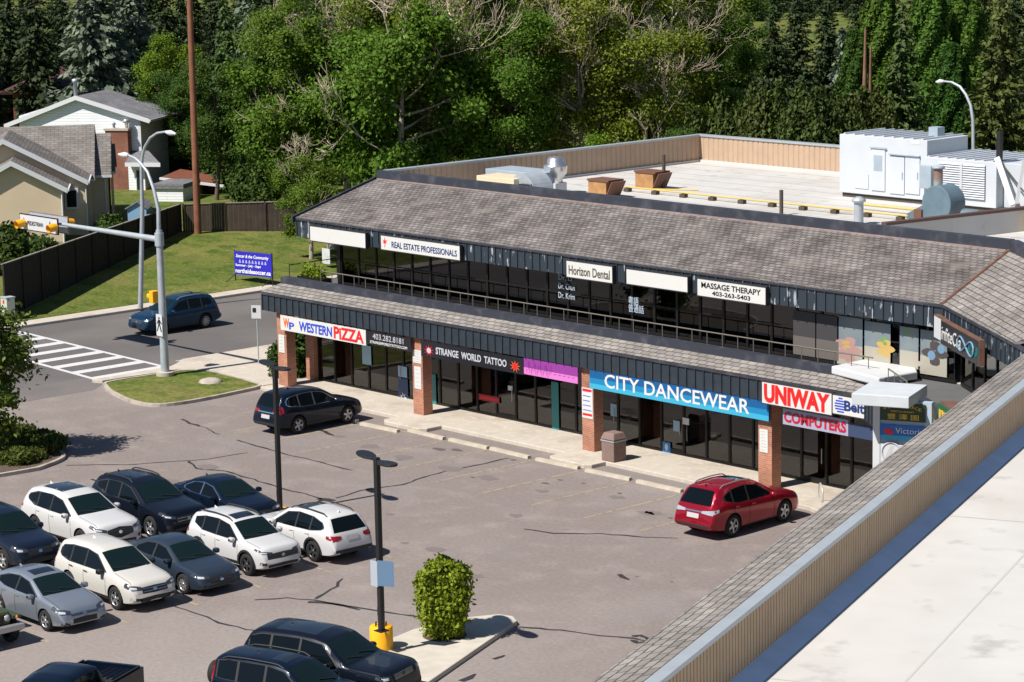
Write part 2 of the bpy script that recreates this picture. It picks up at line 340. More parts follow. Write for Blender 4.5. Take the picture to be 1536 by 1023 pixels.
# grass island by the signal pole
def smooth_closed(px,z=0,k=4):
    P=[np.array(p,float) for p in px]; out=[]; n=len(P)
    for i in range(n):
        p0,p1,p2,p3=P[i-1],P[i],P[(i+1)%n],P[(i+2)%n]
        for j in range(k):
            t=j/k; out.append(.5*((2*p1)+(-p0+p2)*t+(2*p0-5*p1+4*p2-p3)*t*t+(-p0+3*p1-3*p2+p3)*t**3))
    return out
def area(P): return sum(P[i][0]*P[(i+1)%len(P)][1]-P[(i+1)%len(P)][0]*P[i][1] for i in range(len(P)))/2
def inset(P,d):
    out=[];n=len(P)
    for i in range(n):
        a=P[(i+1)%n]-P[i-1]; nn=np.array([-a[1],a[0]])/max(np.linalg.norm(a),1e-6); out.append(P[i]+nn*d)
    return out
def island(name,P,infill,label,kerb=.16,h=.14):
    if area(P)<0: P=P[::-1]
    I=inset(P,kerb); n=len(P); k=MB()
    V=[(p[0],p[1],-.02) for p in P]+[(p[0],p[1],h) for p in P]+[(p[0],p[1],h) for p in I]+[(p[0],p[1],h-.05) for p in I]
    F=[]
    for a in range(3): F+=[(a*n+i,a*n+(i+1)%n,(a+1)*n+(i+1)%n,(a+1)*n+i) for i in range(n)]
    k.add(V,F); o=k.build(name,m_curb); struct(o,label)
    q=MB().poly([(p[0],p[1],h-.03) for p in I]); struct(q.build('island_surface',infill,o),None); return o
isl=[(-96.9,62.7),(-96.1,62.1),(-94.6,61.5),(-92.3,61.0),(-91.0,61.2),(-90.5,62.0),(-90.4,63.4),(-90.55,65.2),(-90.8,66.85),(-91.5,67.25),(-93.6,67.5),(-95.9,67.5),(-96.7,66.6),(-96.9,64.6)]
island('grass_island',smooth_closed(isl,k=3),m_grass,'small grass island with concrete kerb under the signal pole')
islL=[(-84.6,47.2),(-84.0,50.6),(-84.2,51.6),(-84.7,52.6),(-85.4,53.2),(-87.3,53.8),(-90,53.6),(-93,52.2),(-95.4,49.5),(-95.5,46),(-92,44.4),(-87,44.6)]
island('planted_island',smooth_closed(islL,k=3),m_soil,'planted island with concrete kerb under the maple')
islR=[(-55.9,44.2),(-56.35,45.4),(-56.75,47.1),(-56.65,48.8),(-56.1,49.95),(-55.6,50.1),(-55.15,49.85),(-54.85,49.2),(-53.8,46.9),(-52.6,44.3),(-51.2,41.6),(-54.2,41.2)]
m_islc=mat('island_concrete',(.50,.46,.40),.9,spec=.2,noise=(2,.1),mix=(.6,(.42,.38,.33),.5,.7))
iR=[np.array(p) for p in islR]
if area(iR)<0: iR=iR[::-1]
io=MB().prism([tuple(p) for p in iR],-.02,.15).build('concrete_island',m_islc,bevel=.04); struct(io,'concrete island with rounded nose in the lot')
# ------------------------------------------------------------------ plaza building
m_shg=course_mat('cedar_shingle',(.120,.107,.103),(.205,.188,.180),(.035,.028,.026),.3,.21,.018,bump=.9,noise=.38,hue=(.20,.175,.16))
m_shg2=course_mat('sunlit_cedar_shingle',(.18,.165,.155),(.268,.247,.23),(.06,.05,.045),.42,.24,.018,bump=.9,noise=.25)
m_brick=course_mat('red_brick',(.33,.105,.06),(.43,.165,.09),(.33,.27,.22),.21,.075,.010,bump=.4,noise=.3)
def fascia_mat():
    m=mat('slate_blue_fascia',(.030,.042,.058),.5); n=m.node_tree; b=n.nodes['Principled BSDF']
    tc=n.nodes.new('ShaderNodeTexCoord'); mp=n.nodes.new('ShaderNodeMapping'); mp.inputs['Scale'].default_value=(2.4,2.4,.6); L(n,tc.outputs['Object'],mp.inputs['Vector'])
    t=n.nodes.new('ShaderNodeTexNoise'); t.inputs['Scale'].default_value=1.6; t.inputs['Detail'].default_value=7; t.inputs['Roughness'].default_value=.6; L(n,mp.outputs[0],t.inputs['Vector'])
    mr=n.nodes.new('ShaderNodeMapRange'); mr.inputs[1].default_value=.60; mr.inputs[2].default_value=.625; L(n,t.outputs[0],mr.inputs[0])
    mx=n.nodes.new('ShaderNodeMix'); mx.data_type='RGBA'; L(n,mr.outputs[0],mx.inputs[0]); mx.inputs[6].default_value=(.024,.034,.047,1); mx.inputs[7].default_value=(.33,.36,.40,1); L(n,mx.outputs[2],b.inputs['Base Color'])
    return m
m_fas=fascia_mat()
m_fas2=mat('slate_fascia_lower',(.022,.031,.043),.5,noise=(3,.2))
m_cop=mat('dark_coping',(.030,.034,.048),.55,mix=(1.6,(.075,.075,.095),.5,.75))
m_pink=mat('faded_felt',(.27,.205,.195),.9,noise=(3,.25))
m_copper=mat('rusted_valley',(.15,.075,.05),.6,noise=(3,.3))
m_memb=mat('roof_membrane',(.50,.487,.468),.8,spec=.25,mix=[(.12,(.455,.435,.405),.5,.7),(.35,(.51,.50,.485),.5,.6),(.22,(.30,.255,.21),.62,.8),(1.1,(.36,.35,.335),.6,.75)],noise=(.8,.05))
m_clad=mat('tan_cladding',(.43,.305,.21),.65,noise=(1.5,.07)); m_clad2=mat('brown_cladding',(.44,.30,.18),.6,noise=(2,.08))
m_cap=mat('grey_metal_cap',(.40,.44,.47),.45,metal=.3,noise=(2,.08)); m_cant=mat('shade_blue_cant',(.58,.72,.88),.6,noise=(1.5,.08))  # cant colour holds the sky-blue shade on the white membrane
m_alu=mat('dark_bronze_frame',(.02,.018,.017),.45,metal=.4); m_rail=mat('bronze_rail',(.17,.155,.135),.5,metal=.3)
m_pane=glass_mat('tinted_glass',(.74,.75,.75)); m_pane2=glass_mat('bronze_glass',(.55,.52,.48))
m_int=mat('dim_interior',(.24,.23,.22),.9); m_intflr=mat('interior_floor',(.48,.45,.42),.6); m_orange=mat('orange_interior',(.75,.17,.05),.8); m_wall=mat('rear_wall',(.36,.30,.24),.9)
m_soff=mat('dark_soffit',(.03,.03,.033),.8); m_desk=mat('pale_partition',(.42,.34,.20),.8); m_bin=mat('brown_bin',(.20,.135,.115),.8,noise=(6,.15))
bld=thing('shopping_plaza','two storey shopping plaza with cedar shingle roofs and slate blue fascias','building',(-72,69.4,0))
XL,XR=-91.,-54.5; YG=69.45; YU=69.9
dch=np.array([.82,-.572]); dch/=np.linalg.norm(dch); nch=np.array([dch[1],-dch[0]])   # chamfer direction and outward normal
dwg=np.array([.401,-.916]); nwg=np.array([-.916,-.401])
E1=np.array([-54.5,69.3]); E2=np.array([-48.2,64.9]); R1=np.array([-55.1,73.84]); K=np.array([-45.1,66.4]); E3=E2+dwg*46; K3=K+dwg*46
def v3(p,z): return (p[0],p[1],z)
# shingle slopes
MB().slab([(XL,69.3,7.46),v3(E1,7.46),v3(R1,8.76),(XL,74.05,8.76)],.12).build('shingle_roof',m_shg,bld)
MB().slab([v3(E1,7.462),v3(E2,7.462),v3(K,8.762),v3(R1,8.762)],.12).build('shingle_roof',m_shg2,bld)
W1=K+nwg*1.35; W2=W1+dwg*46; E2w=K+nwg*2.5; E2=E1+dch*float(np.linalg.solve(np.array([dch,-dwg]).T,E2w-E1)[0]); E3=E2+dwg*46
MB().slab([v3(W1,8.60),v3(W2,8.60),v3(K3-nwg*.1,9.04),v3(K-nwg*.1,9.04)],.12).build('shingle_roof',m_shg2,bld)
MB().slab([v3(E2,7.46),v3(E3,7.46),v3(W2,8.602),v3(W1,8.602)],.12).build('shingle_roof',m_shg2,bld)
a=np.array([*E1,7.47]);c=np.array([*R1,8.77]); 
MB().tube([a,c],.07,6).build('valley_flashing',m_copper,bld)
# lower canopy: shingle skirt, coping, deck
XC=-56.2; c1=np.array([-56.4,67.3]); c2=c1+dch*7.6; c3=c2+dwg*40
i1=c1-nch*.82+dch*.15; i1=np.array([-56.25,68.12]); i2=c2-nch*.82
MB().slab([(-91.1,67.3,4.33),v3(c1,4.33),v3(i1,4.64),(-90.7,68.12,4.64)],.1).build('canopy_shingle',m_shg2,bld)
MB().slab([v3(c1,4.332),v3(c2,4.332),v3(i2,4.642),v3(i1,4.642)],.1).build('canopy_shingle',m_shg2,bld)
def strip(mb,P,z0,z1,t,mi=0):
    "wall strip of thickness t behind the polyline P (outward on the right-hand side)"
    for p,q in zip(P[:-1],P[1:]):
        p=np.array(p);q=np.array(q); d=(q-p); l=np.linalg.norm(d); d/=l; nrm=np.array([-d[1],d[0]])
        mb.obox(p,d,nrm,l,t,z0,z1,mi)
k=MB(); strip(k,[(-90.7,68.12),tuple(i1),tuple(i2)],4.60,4.92,.42); k.build('canopy_coping',m_cop,bld)
k=MB(); k.prism([(-90.6,68.3),(-56,68.3),tuple(i2-nch*.1),(-46,68),(-50,73),(-90.3,73)],4.40,4.58); k.build('balcony_deck',mat('deck_grey',(.10,.10,.105),.9,noise=(2,.1)),bld)
def fascia(P,z0,z1,name,m):
    f=MB(); strip(f,P,z0,z1,.12)
    for p,q in zip(P[:-1],P[1:]):
        p=np.array(p);q=np.array(q);d=q-p;l=np.linalg.norm(d);d/=l;nrm=np.array([-d[1],d[0]])
        nb=int(l/.44)
        for i in range(nb+1):
            o=p+d*(i*l/nb-.025)-nrm*.045; f.obox(o,d,nrm,.05,.05,z0+.002,z1-.07)
    f.build(name,m,bld)
    tr=MB(); 
    for p,q in zip(P[:-1],P[1:]):
        p=np.array(p);q=np.array(q);d=q-p;l=np.linalg.norm(d);d/=l;nrm=np.array([-d[1],d[0]])
        tr.obox(p-nrm*.06,d,nrm,l,.16,z1-.062,z1+.02)
    tr.build('eave_trim',m_cop,bld)
fascia([(-91.05,67.33),(c1[0],67.33),tuple(c2),tuple(c3)],3.48,4.27,'canopy_fascia',m_fas2)
fascia([(XL,69.37),(E1[0],69.37),tuple(E2-nch*.04),tuple(E3)],6.6,7.40,'roof_fascia',m_fas)
# side rakes / end returns
MB().box(-91.06,-90.94,67.4,69.6,3.5,4.3).box(-91.03,-90.9,69.45,74.0,6.6,7.42).build('end_return',m_fas2,bld)
k=MB().slab([(-91.08,69.2,7.50),(-91.08,74.1,8.86),(-91.08,74.1,8.56),(-91.08,69.2,7.2)],-.1); k.build('barge_board',m_cop,bld)
# soffits and floors
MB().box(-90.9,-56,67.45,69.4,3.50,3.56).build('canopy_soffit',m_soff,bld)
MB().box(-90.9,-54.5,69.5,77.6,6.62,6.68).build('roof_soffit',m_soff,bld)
# parapets: dark ridge coping on the lot side, tan cladding inside on the end and back walls
k=MB(); strip(k,[(XL,74.05),tuple(R1),tuple(K)],8.70,9.15,.34); k.build('ridge_coping',m_cop,bld)
k=MB(); strip(k,[(XL+.1,73.99),tuple(R1+np.array([-.1,-.06]))],8.70,8.80,.05); k.build('felt_strip',m_pink,bld)
def ribbed(p,d,nrm,l,z0,z1,pitch,depth,mb,mi=0):
    "vertical trapezoid cladding on the side nrm"
    n=max(1,int(round(l/pitch))); V=[];F=[]
    for i in range(n):
        for (t,h) in ((0,0),(.12,depth),(.80,depth),(.92,0)):
            x=(i+t)*l/n
            for z in (z0,z1): V.append((p[0]+d[0]*x+nrm[0]*h,p[1]+d[1]*x+nrm[1]*h,z))
    x=l
    for z in (z0,z1): V.append((p[0]+d[0]*x,p[1]+d[1]*x,z))
    q=len(V)//2
    flip=(d[0]*nrm[1]-d[1]*nrm[0])>0
    for i in range(q-1):
        f=(2*i,2*i+2,2*i+3,2*i+1); F.append(tuple(reversed(f)) if flip else f)
    mb.add(V,F,mi)
k=MB(); k.box(XL,XL+.2,74.4,95.6,7.4,9.05); ribbed((XL+.21,74.4),(0,1),(1,0),21.0,7.86,9.05,.34,.035,k); k.build('end_parapet',m_clad,bld)
k=MB(); k.box(XL,-30,95.4,95.6,7.4,9.05); ribbed((XL+.2,95.39),(1,0),(0,-1),60,7.86,9.05,.34,.035,k); k.build('back_parapet',m_clad,bld)
MB().box(XL-.06,XL+.3,74.3,95.7,9.05,9.14).build('parapet_cap',m_cap,bld); MB().box(XL+.3,-30,95.3,95.7,9.05,9.14).build('parapet_cap',m_cap,bld)
MB().box(XL+.2,XL+.36,74.4,95.3,7.7,7.86).box(XL+.36,-30,95.2,95.35,7.7,7.86).build('roof_upstand',mat('white_upstand',(.52,.51,.50),.7),bld)
# wing parapet in the foreground
wk0=K-dwg*.2
k=MB(); nI=-nwg
p=wk0+nI*.30; k.obox(wk0+nI*.05,dwg,nI,46,.25,7.4,9.06); ribbed(p,dwg,nI,46,7.9,9.06,.165,.045,k); k.build('wing_parapet',m_clad2,bld)
k=MB(); k.obox(wk0+nI*.10,dwg,nI,46,.25,9.06,9.15); k.build('wing_cap',m_cap,bld)
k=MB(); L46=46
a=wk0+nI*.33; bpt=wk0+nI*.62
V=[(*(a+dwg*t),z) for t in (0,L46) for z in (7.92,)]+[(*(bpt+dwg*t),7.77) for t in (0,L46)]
k.slab([(*(a+dwg*L46),8.13),(*(a+nI*.43+dwg*L46),7.995),(*(a+nI*.43),7.995),(*a,8.13)],.05); k.build('shade_cant',m_cant,bld)  # sized so its shade blue also covers the parapet's shadow band
# flat roof
rf=[(XL+.1,74.2),(R1[0],R1[1]+.2),(K[0]+.1,K[1]+.2),tuple(K3+nI*.2),tuple(K3+nI*24),(-14,62),(-30,95.4),(XL+.1,95.4)]
MB().prism(rf,7.45,7.75).build('flat_roof',m_memb,bld)
MB().prism([tuple(K3+nI*.31),tuple(K3+nI*23.9),tuple(K+nI*23.9+dwg*2),tuple(K+nI*.31+dwg*.4)],7.74,7.985).build('wing_roof_membrane',m_memb,bld)
m_seamr=mat('membrane_lap',(.46,.45,.43),.8)
k=MB()
for i in range(12):
    y=76+1.65*i; ribbon([(XL+.4,y),(-58-i*.2,y)],.05,7.756,k)
k.build('membrane_seam',m_seamr,bld); k=MB()
for i in range(3):
    o_=K+nI*(3.1+5.9*i); ribbon([tuple(o_+dwg*4),tuple(o_+dwg*46)],.05,7.990,k)
for j in range(3):
    o_=K+dwg*(12+12.6*j); ribbon([tuple(o_+nI*.8),tuple(o_+nI*20)],.05,7.9905,k)
k.build('membrane_seam',m_seamr,bld)
# body walls
k=MB(); k.box(-90.3,-90.0,70,95.6,0,4.4).box(-90.3,-88.6,76.5,95.6,4.4,7.5).box(-90.0,-30,95.45,95.6,0,7.4).box(-90.0,-54,76.0,76.2,0.15,4.3).box(-90,-54,77.5,77.7,4.6,7.4).build('wall',m_wall,bld)
MB().box(-89.99,-50,69.7,75.98,.10,.155).build('shop_floor',m_intflr,bld); MB().box(-88.5,-50,69.96,77.4,4.585,4.62).build('upper_floor',m_intflr,bld)
MB().box(-89.99,-81.2,72.3,72.6,.16,3.5).box(-81.3,-81.1,69.8,75.6,.16,3.5).build('interior_wall',m_orange,bld)
MB().box(-71.0,-70.8,69.8,75.9,.16,3.5).box(-61.2,-61.0,69.8,75.9,.16,3.5).box(-81.0,-71.1,73.2,73.5,.16,3.5).box(-70.7,-61.3,72.6,72.9,.16,3.5).build('interior_wall',m_int,bld)
k=MB()
for i in range(9): x=-84.2+i*1.1; k.box(x,x+.95,70.9,71.0,4.62,5.35+.25*(i%3==0))
for x in (-82.4,-77.3,-72.3): k.box(x,x+.7,71.2,71.8,4.62,5.45)
k.build('desk_partition',m_desk,bld)
k=MB(); 
for (x0,x1,y0,y1,z) in ((-88.6,-87.6,70.3,70.8,.9),(-86.4,-85.2,70.5,71.0,1.05),(-84.2,-82.2,70.9,71.4,1.0)): k.box(x0,x1,y0,y1,.16,z)
k.build('shop_counter',mat('red_counter',(.45,.03,.02),.5),bld)
k=MB()
for i in range(14):
    x=-69.9+.62*i; 
    if i%5==4: continue
    k.box(x,x+.42,71.2+.25*(i%3),71.5+.25*(i%3),.16,1.1+.32*((i*7)%4))
for i in range(6): x=-80.2+1.45*i; k.box(x,x+.6,71.4,71.9,.16,.75+.25*(i%2))
k.build('display_stand',mat('display_stand',(.34,.33,.36),.7),bld)
# columns
for i,x in enumerate((-90.33,-80.98,-70.72,-61.46)):
    MB().box(x,x+.66,67.55,68.05,.15,3.52).build('brick_column',m_brick,bld)
MB().box(-90.45,-89.86,69.2,69.75,.15,3.52).build('brick_column',m_brick,bld)
# ground-floor shop windows
def win(x0,x1,Y,z0,z1,kind='window',rails=(),pane=m_pane,extra=()):
    f=MB(); t=.045
    f.box(x0,x0+t,Y-.05,Y+.05,z0,z1).box(x1-t,x1,Y-.05,Y+.05,z0,z1).box(x0+t,x1-t,Y-.05,Y+.05,z1-t,z1).box(x0+t,x1-t,Y-.05,Y+.05,z0,z0+(.09 if kind=='window' else .2))
    for r in rails: f.box(x0+t,x1-t,Y-.045,Y+.045,r-.02,r+.02)
    o=f.build(kind,m_alu,bld); MB().box(x0+t,x1-t,Y-.006,Y+.006,z0+.09,z1-t).build('pane',pane,o); 
    if kind=='door': MB().tube([(x1-.16,Y-.1,z0+.8),(x1-.16,Y-.1,z0+1.35)],.018,6).build('handle',m_galv,o)
    return o
doorX=[onY(x,y,YG)[0] for x,y in ((604,590),(764,600),(919,655),(1024,670),(1240,720))]
x=-89.82; wins=[]
while x<-55.5:
    if any(abs(x+.6-c) < .9 for c in (-80.65,-70.4,-61.1)) and False: pass
    kind='door' if any(x<=dx<x+1.2 for dx in doorX) else 'window'
    wins.append(win(x,x+1.19,YG,.16,3.46,kind,(2.5,) if kind=='door' else (),m_pane)); x+=1.2
MB().box(-89.8,-55.4,YG-.08,YG+.08,.145,.235).build('sill',mat('sill_stone',(.12,.10,.075),.8),bld) if False else None
x=-88.5
while x<-54.9:
    win(x,x+1.21,YU,4.62,6.62,'window',(5.75,),m_pane2); x+=1.22
for i in range(5):
    y=69.95+1.3*i; xe=-88.55; f=MB(); f.box(xe-.05,xe+.05,y,y+.05,4.62,6.62).box(xe-.05,xe+.05,y+1.25,y+1.3,4.62,6.62).box(xe-.05,xe+.05,y+.05,y+1.25,4.62,4.7).box(xe-.05,xe+.05,y+.05,y+1.25,6.57,6.62); o=f.build('window',m_alu,bld); MB().box(xe-.005,xe+.005,y+.05,y+1.25,4.7,6.57).build('pane',m_pane2,o)
MB().box(-88.72,-88.5,69.8,69.95,4.58,6.65).build('corner_post',m_alu,bld)
# chamfer glazing
def win_o(p,d,l,z0,z1,rails=(),kind='window'):
    nrm=np.array([-d[1],d[0]]); f=MB(); t=.05
    f.obox(p,d,nrm,t,.1,z0,z1).obox(p+d*(l-t),d,nrm,t,.1,z0,z1).obox(p+d*t,d,nrm,l-2*t,.1,z1-t,z1).obox(p+d*t,d,nrm,l-2*t,.1,z0,z0+.1)
    o=f.build(kind,m_alu,bld); MB().obox(p+d*t+nrm*.04,d,nrm,l-2*t,.012,z0+.1,z1-t).build('pane',m_pane2,o)
ch0=E1-nch*.62+dch*.2
for i in range(5): win_o(ch0+dch*1.3*i,dch,1.28,4.62,6.62)
MB().obox(ch0-nch*4.0,dch,-nch,7,.2,4.6,7.4).build('interior_wall',m_int,bld)
lw0=np.array([-55.4,69.45])
for i in range(6): win_o(lw0+dch*1.3*i,dch,1.28,.16,3.46)
MB().obox(lw0-nch*3.0,dch,-nch,7,.2,.15,4.2).build('interior_wall',m_int,bld)
# balcony railing
k=MB(); zr=5.36; Yr=68.62
k.tube([(-88.4,Yr,zr),(-57.0,Yr,zr)],.028,6)
xx=-88.4
while xx<-57: k.tube([(xx,Yr,4.58),(xx,Yr,zr)],.018,5); xx+=.78
k.build('railing',m_rail,bld)
k=MB(); k.tube([(-90.4,68.4,5.46),(-90.4,72.5,5.46)],.022,6)
for y in (68.4,69.3,70.2,71.1,72.4): k.tube([(-90.4,y,4.58),(-90.4,y,5.46)],.015,5)
k.tube([(-90.4,68.4,5.46),(-90.4,68.4,4.6)],.02,5); k.build('railing',m_black,bld)
pa=np.array([-55.3,67.4]); k=MB(); k.tube([(*pa,5.36),(*(pa+dch*2.2),5.36),(*(pa+dch*5),4.2)],.026,6); 
for t in (0,.8,1.6,2.2): k.tube([(*(pa+dch*t),4.58),(*(pa+dch*t),5.36)],.016,5)
k.build('railing',m_rail,bld)
# ------------------------------------------------------------------ roof equipment (roof at z 7.75)
ZR=7.752
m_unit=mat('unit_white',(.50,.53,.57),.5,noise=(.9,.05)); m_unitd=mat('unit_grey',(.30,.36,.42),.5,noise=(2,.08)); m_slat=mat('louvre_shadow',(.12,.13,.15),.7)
m_gas=mat('gas_pipe_yellow',(.58,.42,.13),.5); m_blower=mat('blower_grey',(.11,.165,.205),.5,noise=(2,.15)); m_rust=mat('rusty_stack',(.30,.33,.34),.6,metal=.3,mix=(1.2,(.25,.08,.02),.38,.6))
m_wcrate=mat('weathered_crate',(.36,.19,.075),.8,noise=(3,.25)); m_cratetop=mat('brown_crate_top',(.14,.065,.04),.7); m_blockd=mat('dark_block',(.07,.055,.045),.9); m_alu2=mat('spun_aluminium',(.62,.64,.66),.32,metal=.85)
g0=gz(1263,289,ZR+.15); g1=gz(1386,303,ZR+.15); gy=(g0[1]+g1[1])/2; gx0,gx1=g0[0],g1[0]; gzt=onY(1261,201,gy)[2]; gyb=onX(1452,203,gx1)[1]
gen=thing('generator_housing','large white metal housing with doors and a ribbed top on the flat roof','rooftop housing',((gx0+gx1)/2,(gy+gyb)/2,ZR))
k=MB(); k.box(gx0,gx1,gy,gyb,ZR+.2,gzt); 
n=8
for i in range(n): y=gy+.1+(gyb-gy-.2)*i/(n-1); 
k.build('body',m_unit,gen,bevel=.02)
k=MB()
for i in range(9): xx=gx0+(gx1-gx0)*(i+.5)/9; k.box(xx-.045,xx+.045,gy+.02,gyb-.02,gzt+.002,gzt+.07)
k.build('roof_rib',m_unit,gen)
def gpx(x,y): q=onY(x,y,gy); return q[0],q[2]
for nm,(xa,ya,xb,yb) in dict(door=(1308,222,1328,287)).items():
    x0,z1=gpx(xa,ya);x1,z0=gpx(xb,yb); d=MB().box(x0,x1,gy-.05,gy-.003,z0,z1).build('door',m_unit,gen,bevel=.01); MB().box(x0+.15,x1-.15,gy-.058,gy-.051,z1-1.0,z1-.3).build('louvre',m_unitd,d)
    MB().box(x0-.08,x1+.1,gy-.12,gy-.051,z1+.03,z1+.06).build('rain_hood',m_unitd,d)
for xa,xb in ((1335.5,1357),(1358.5,1380)):
    x0,z1=gpx(xa,234);x1,z0=gpx(xb,292); d=MB().box(x0,x1,gy-.05,gy-.003,z0,z1).build('door',m_unit,gen,bevel=.01); MB().box(x1-.12,x1-.08,gy-.08,gy-.051,(z0+z1)/2-.15,(z0+z1)/2+.15).build('handle',m_unitd,d)
x0,z1=gpx(1335,231.5);x1,z0=gpx(1381,234); MB().box(x0,x1,gy-.12,gy-.003,z0,z1).build('rain_hood',m_unitd,gen)
x0,z1=gpx(1283,260);x1,z0=gpx(1303,284); MB().box(x0,x1,gy-.03,gy-.003,z0,z1).build('panel',m_unit,gen,bevel=.01)
x0,z1=gpx(1366,209);x1,z0=gpx(1380,217); MB().box(x0,x1,gy-.012,gy-.003,z0,z1).build('name_plate',m_whitep,gen)
MB().box(gx0+.1,gx1-.1,gy+.1,gyb-.1,ZR,ZR+.2).build('skid',m_blockd,gen); q=gpx(1368,196); MB().box(q[0]-.25,q[0]+.25,gyb-1.4,gyb-.9,gzt,gzt+.42).build('vent_box',m_unitd,gen)
# louvred unit
h0=gz(1394,304,ZR+.15); hy=gy-.35; hx0=gx1+.12; hx1=onY(1494,300,hy)[0]; hzt=onY(1400,236,hy)[2]; hyb=onX(1536,228,hx1+.6)[1]
lv=thing('air_handler','white rooftop air handler with wide louvre grille beside the large housing','air handler',((hx0+hx1)/2,(hy+hyb)/2,ZR))
MB().box(hx0,hx1,hy,gyb+.6,ZR+.2,hzt).build('body',m_unit,lv,bevel=.02); MB().box(hx1+.01,hx1+1.9,hy+.5,gyb+.6,ZR+.2,hzt-.06).build('end_section',m_unit,lv,bevel=.02)
MB().box(hx0+.1,hx1+1.8,hy+.1,gyb,ZR,ZR+.2).build('skid',m_blockd,lv)
k=MB(); 
for i in range(8): xx=hx0+(hx1-hx0)*(i+.5)/8; k.box(xx-.04,xx+.04,hy+.02,gyb+.5,hzt+.002,hzt+.06)
k.build('roof_rib',m_unit,lv)
la,lz1=onY(1409,241,hy)[0],onY(1409,242,hy)[2]; lb,lz0=onY(1478,300,hy)[0],onY(1478,300,hy)[2]
k=MB(); k.box(la,lb,hy-.012,hy-.003,lz0,lz1,1)
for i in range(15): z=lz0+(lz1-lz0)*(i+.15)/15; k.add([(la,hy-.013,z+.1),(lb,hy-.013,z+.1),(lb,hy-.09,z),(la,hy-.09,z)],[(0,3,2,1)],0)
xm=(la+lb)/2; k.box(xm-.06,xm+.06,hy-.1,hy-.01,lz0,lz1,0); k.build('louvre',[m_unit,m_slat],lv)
MB().box(hx0-.02,hx0+.62,hy-.3,hy-.003,onY(1395,282,hy)[2],onY(1395,248,hy)[2]).build('control_box',m_unitd,lv,bevel=.02)
# stack, blower
c=gz(1407,318,ZR); stk=thing('exhaust_stack','rust streaked metal exhaust stack with a cap beside the louvres','exhaust stack',c)
zt=onY(1407,254,c[1])[2]; MB().cyl(c[0],c[1],ZR,zt,.20,seg=18).build('pipe',m_rust,stk); MB().lathe([(.0,zt+.16),(.28,zt+.14),(.28,zt+.04),(.20,zt+.02)],c[0],c[1]).build('cap',m_unitd,stk)
c=gz(1402,332,ZR); bl=thing('blower','blue grey snail shaped blower housing on the flat roof','blower',c)
yb=c[1]; k=MB(); pr=[]; rad=.92
cxp=onY(1412,312,yb)
for t in np.linspace(-.25*PI,1.05*PI,26): pr.append((cxp[0]+math.cos(t)*.76,ZR+.80+math.sin(t)*.76))
pr+= [(cxp[0]-1.6,ZR+.25),(cxp[0]-1.6,ZR+.05),(cxp[0]+.5,ZR+.05)]
n=len(pr); V=[(x,yb-.35,z) for x,z in pr]+[(x,yb+.65,z) for x,z in pr]
k.add(V,[tuple(range(n)),tuple(reversed(range(n,2*n)))]+[((i+1)%n,i,n+i,n+(i+1)%n) for i in range(n)]); k.build('scroll_housing',m_blower,bl,bevel=.03)
MB().box(cxp[0]-1.1,cxp[0]-.7,yb-.45,yb-.352,ZR+.1,ZR+.5).build('access_panel',m_cratetop,bl); MB().tube([(cxp[0]+1.1,yb+.1,ZR+.35),(cxp[0]+1.9,yb+.1,ZR+.35)],.3,14).build('motor',m_blower,bl)
# mushroom exhaust fan
c=gz(834,291,ZR); f_=thing('exhaust_fan','spun aluminium mushroom exhaust fan on a white kerb','exhaust fan',c)
MB().box(c[0]-.36,c[0]+.36,c[1]-.36,c[1]+.36,ZR,ZR+.55).build('base',m_whitep,f_); zz=ZR+.55
MB().lathe([(.30,zz),(.32,zz+.2),(.52,zz+.42),(.56,zz+.75),(.56,zz+.8),(.40,zz+.84),(.40,zz+1.05),(.3,zz+1.18),(0,zz+1.22)],c[0],c[1]).build('hood',m_alu2,f_)
# cream hvac with ducts
c=gz(762,296,ZR); ac=thing('hvac_unit','low cream and grey hvac unit with curved duct behind the ridge','hvac unit',c)
ax0=onY(706,290,c[1])[0]; ax1=onY(783,290,c[1])[0]; az=onY(760,265,c[1])[2]
MB().box(ax0+1.0,ax1,c[1]-.5,c[1]+.9,ZR,az).build('body',mat('hvac_cream',(.62,.52,.36),.6,noise=(1,.08)),ac,bevel=.02)
MB().box(ax0,ax1,c[1]+.95,c[1]+2.6,ZR,az+.12).build('duct',m_unitd,ac,bevel=.02); k=MB(); dx=onY(803,290,c[1])[0]
pr=[(dx-.7+math.cos(t)*.9,ZR+.2+math.sin(t)*1.0) for t in np.linspace(0,PI,16)]; n=len(pr)
k.add([(x,c[1]-.2,z) for x,z in pr]+[(x,c[1]+1,z) for x,z in pr],[tuple(range(n)),tuple(reversed(range(n,2*n)))]+[((i+1)%n,i,n+i,n+(i+1)%n) for i in range(n)]); k.build('curved_duct',m_galv,ac)
k=MB()
for q in (0,.25,.5): k.tube([(ax1+.1+q,c[1]-.3,ZR+.1),(ax1+.15+q,c[1]-.3,ZR+.7),(ax1+.45+q,c[1]-.3,ZR+.75),(ax1+.6+q,c[1]-.3,ZR+.1)],.05,8)
k.build('hose',m_blk,ac)
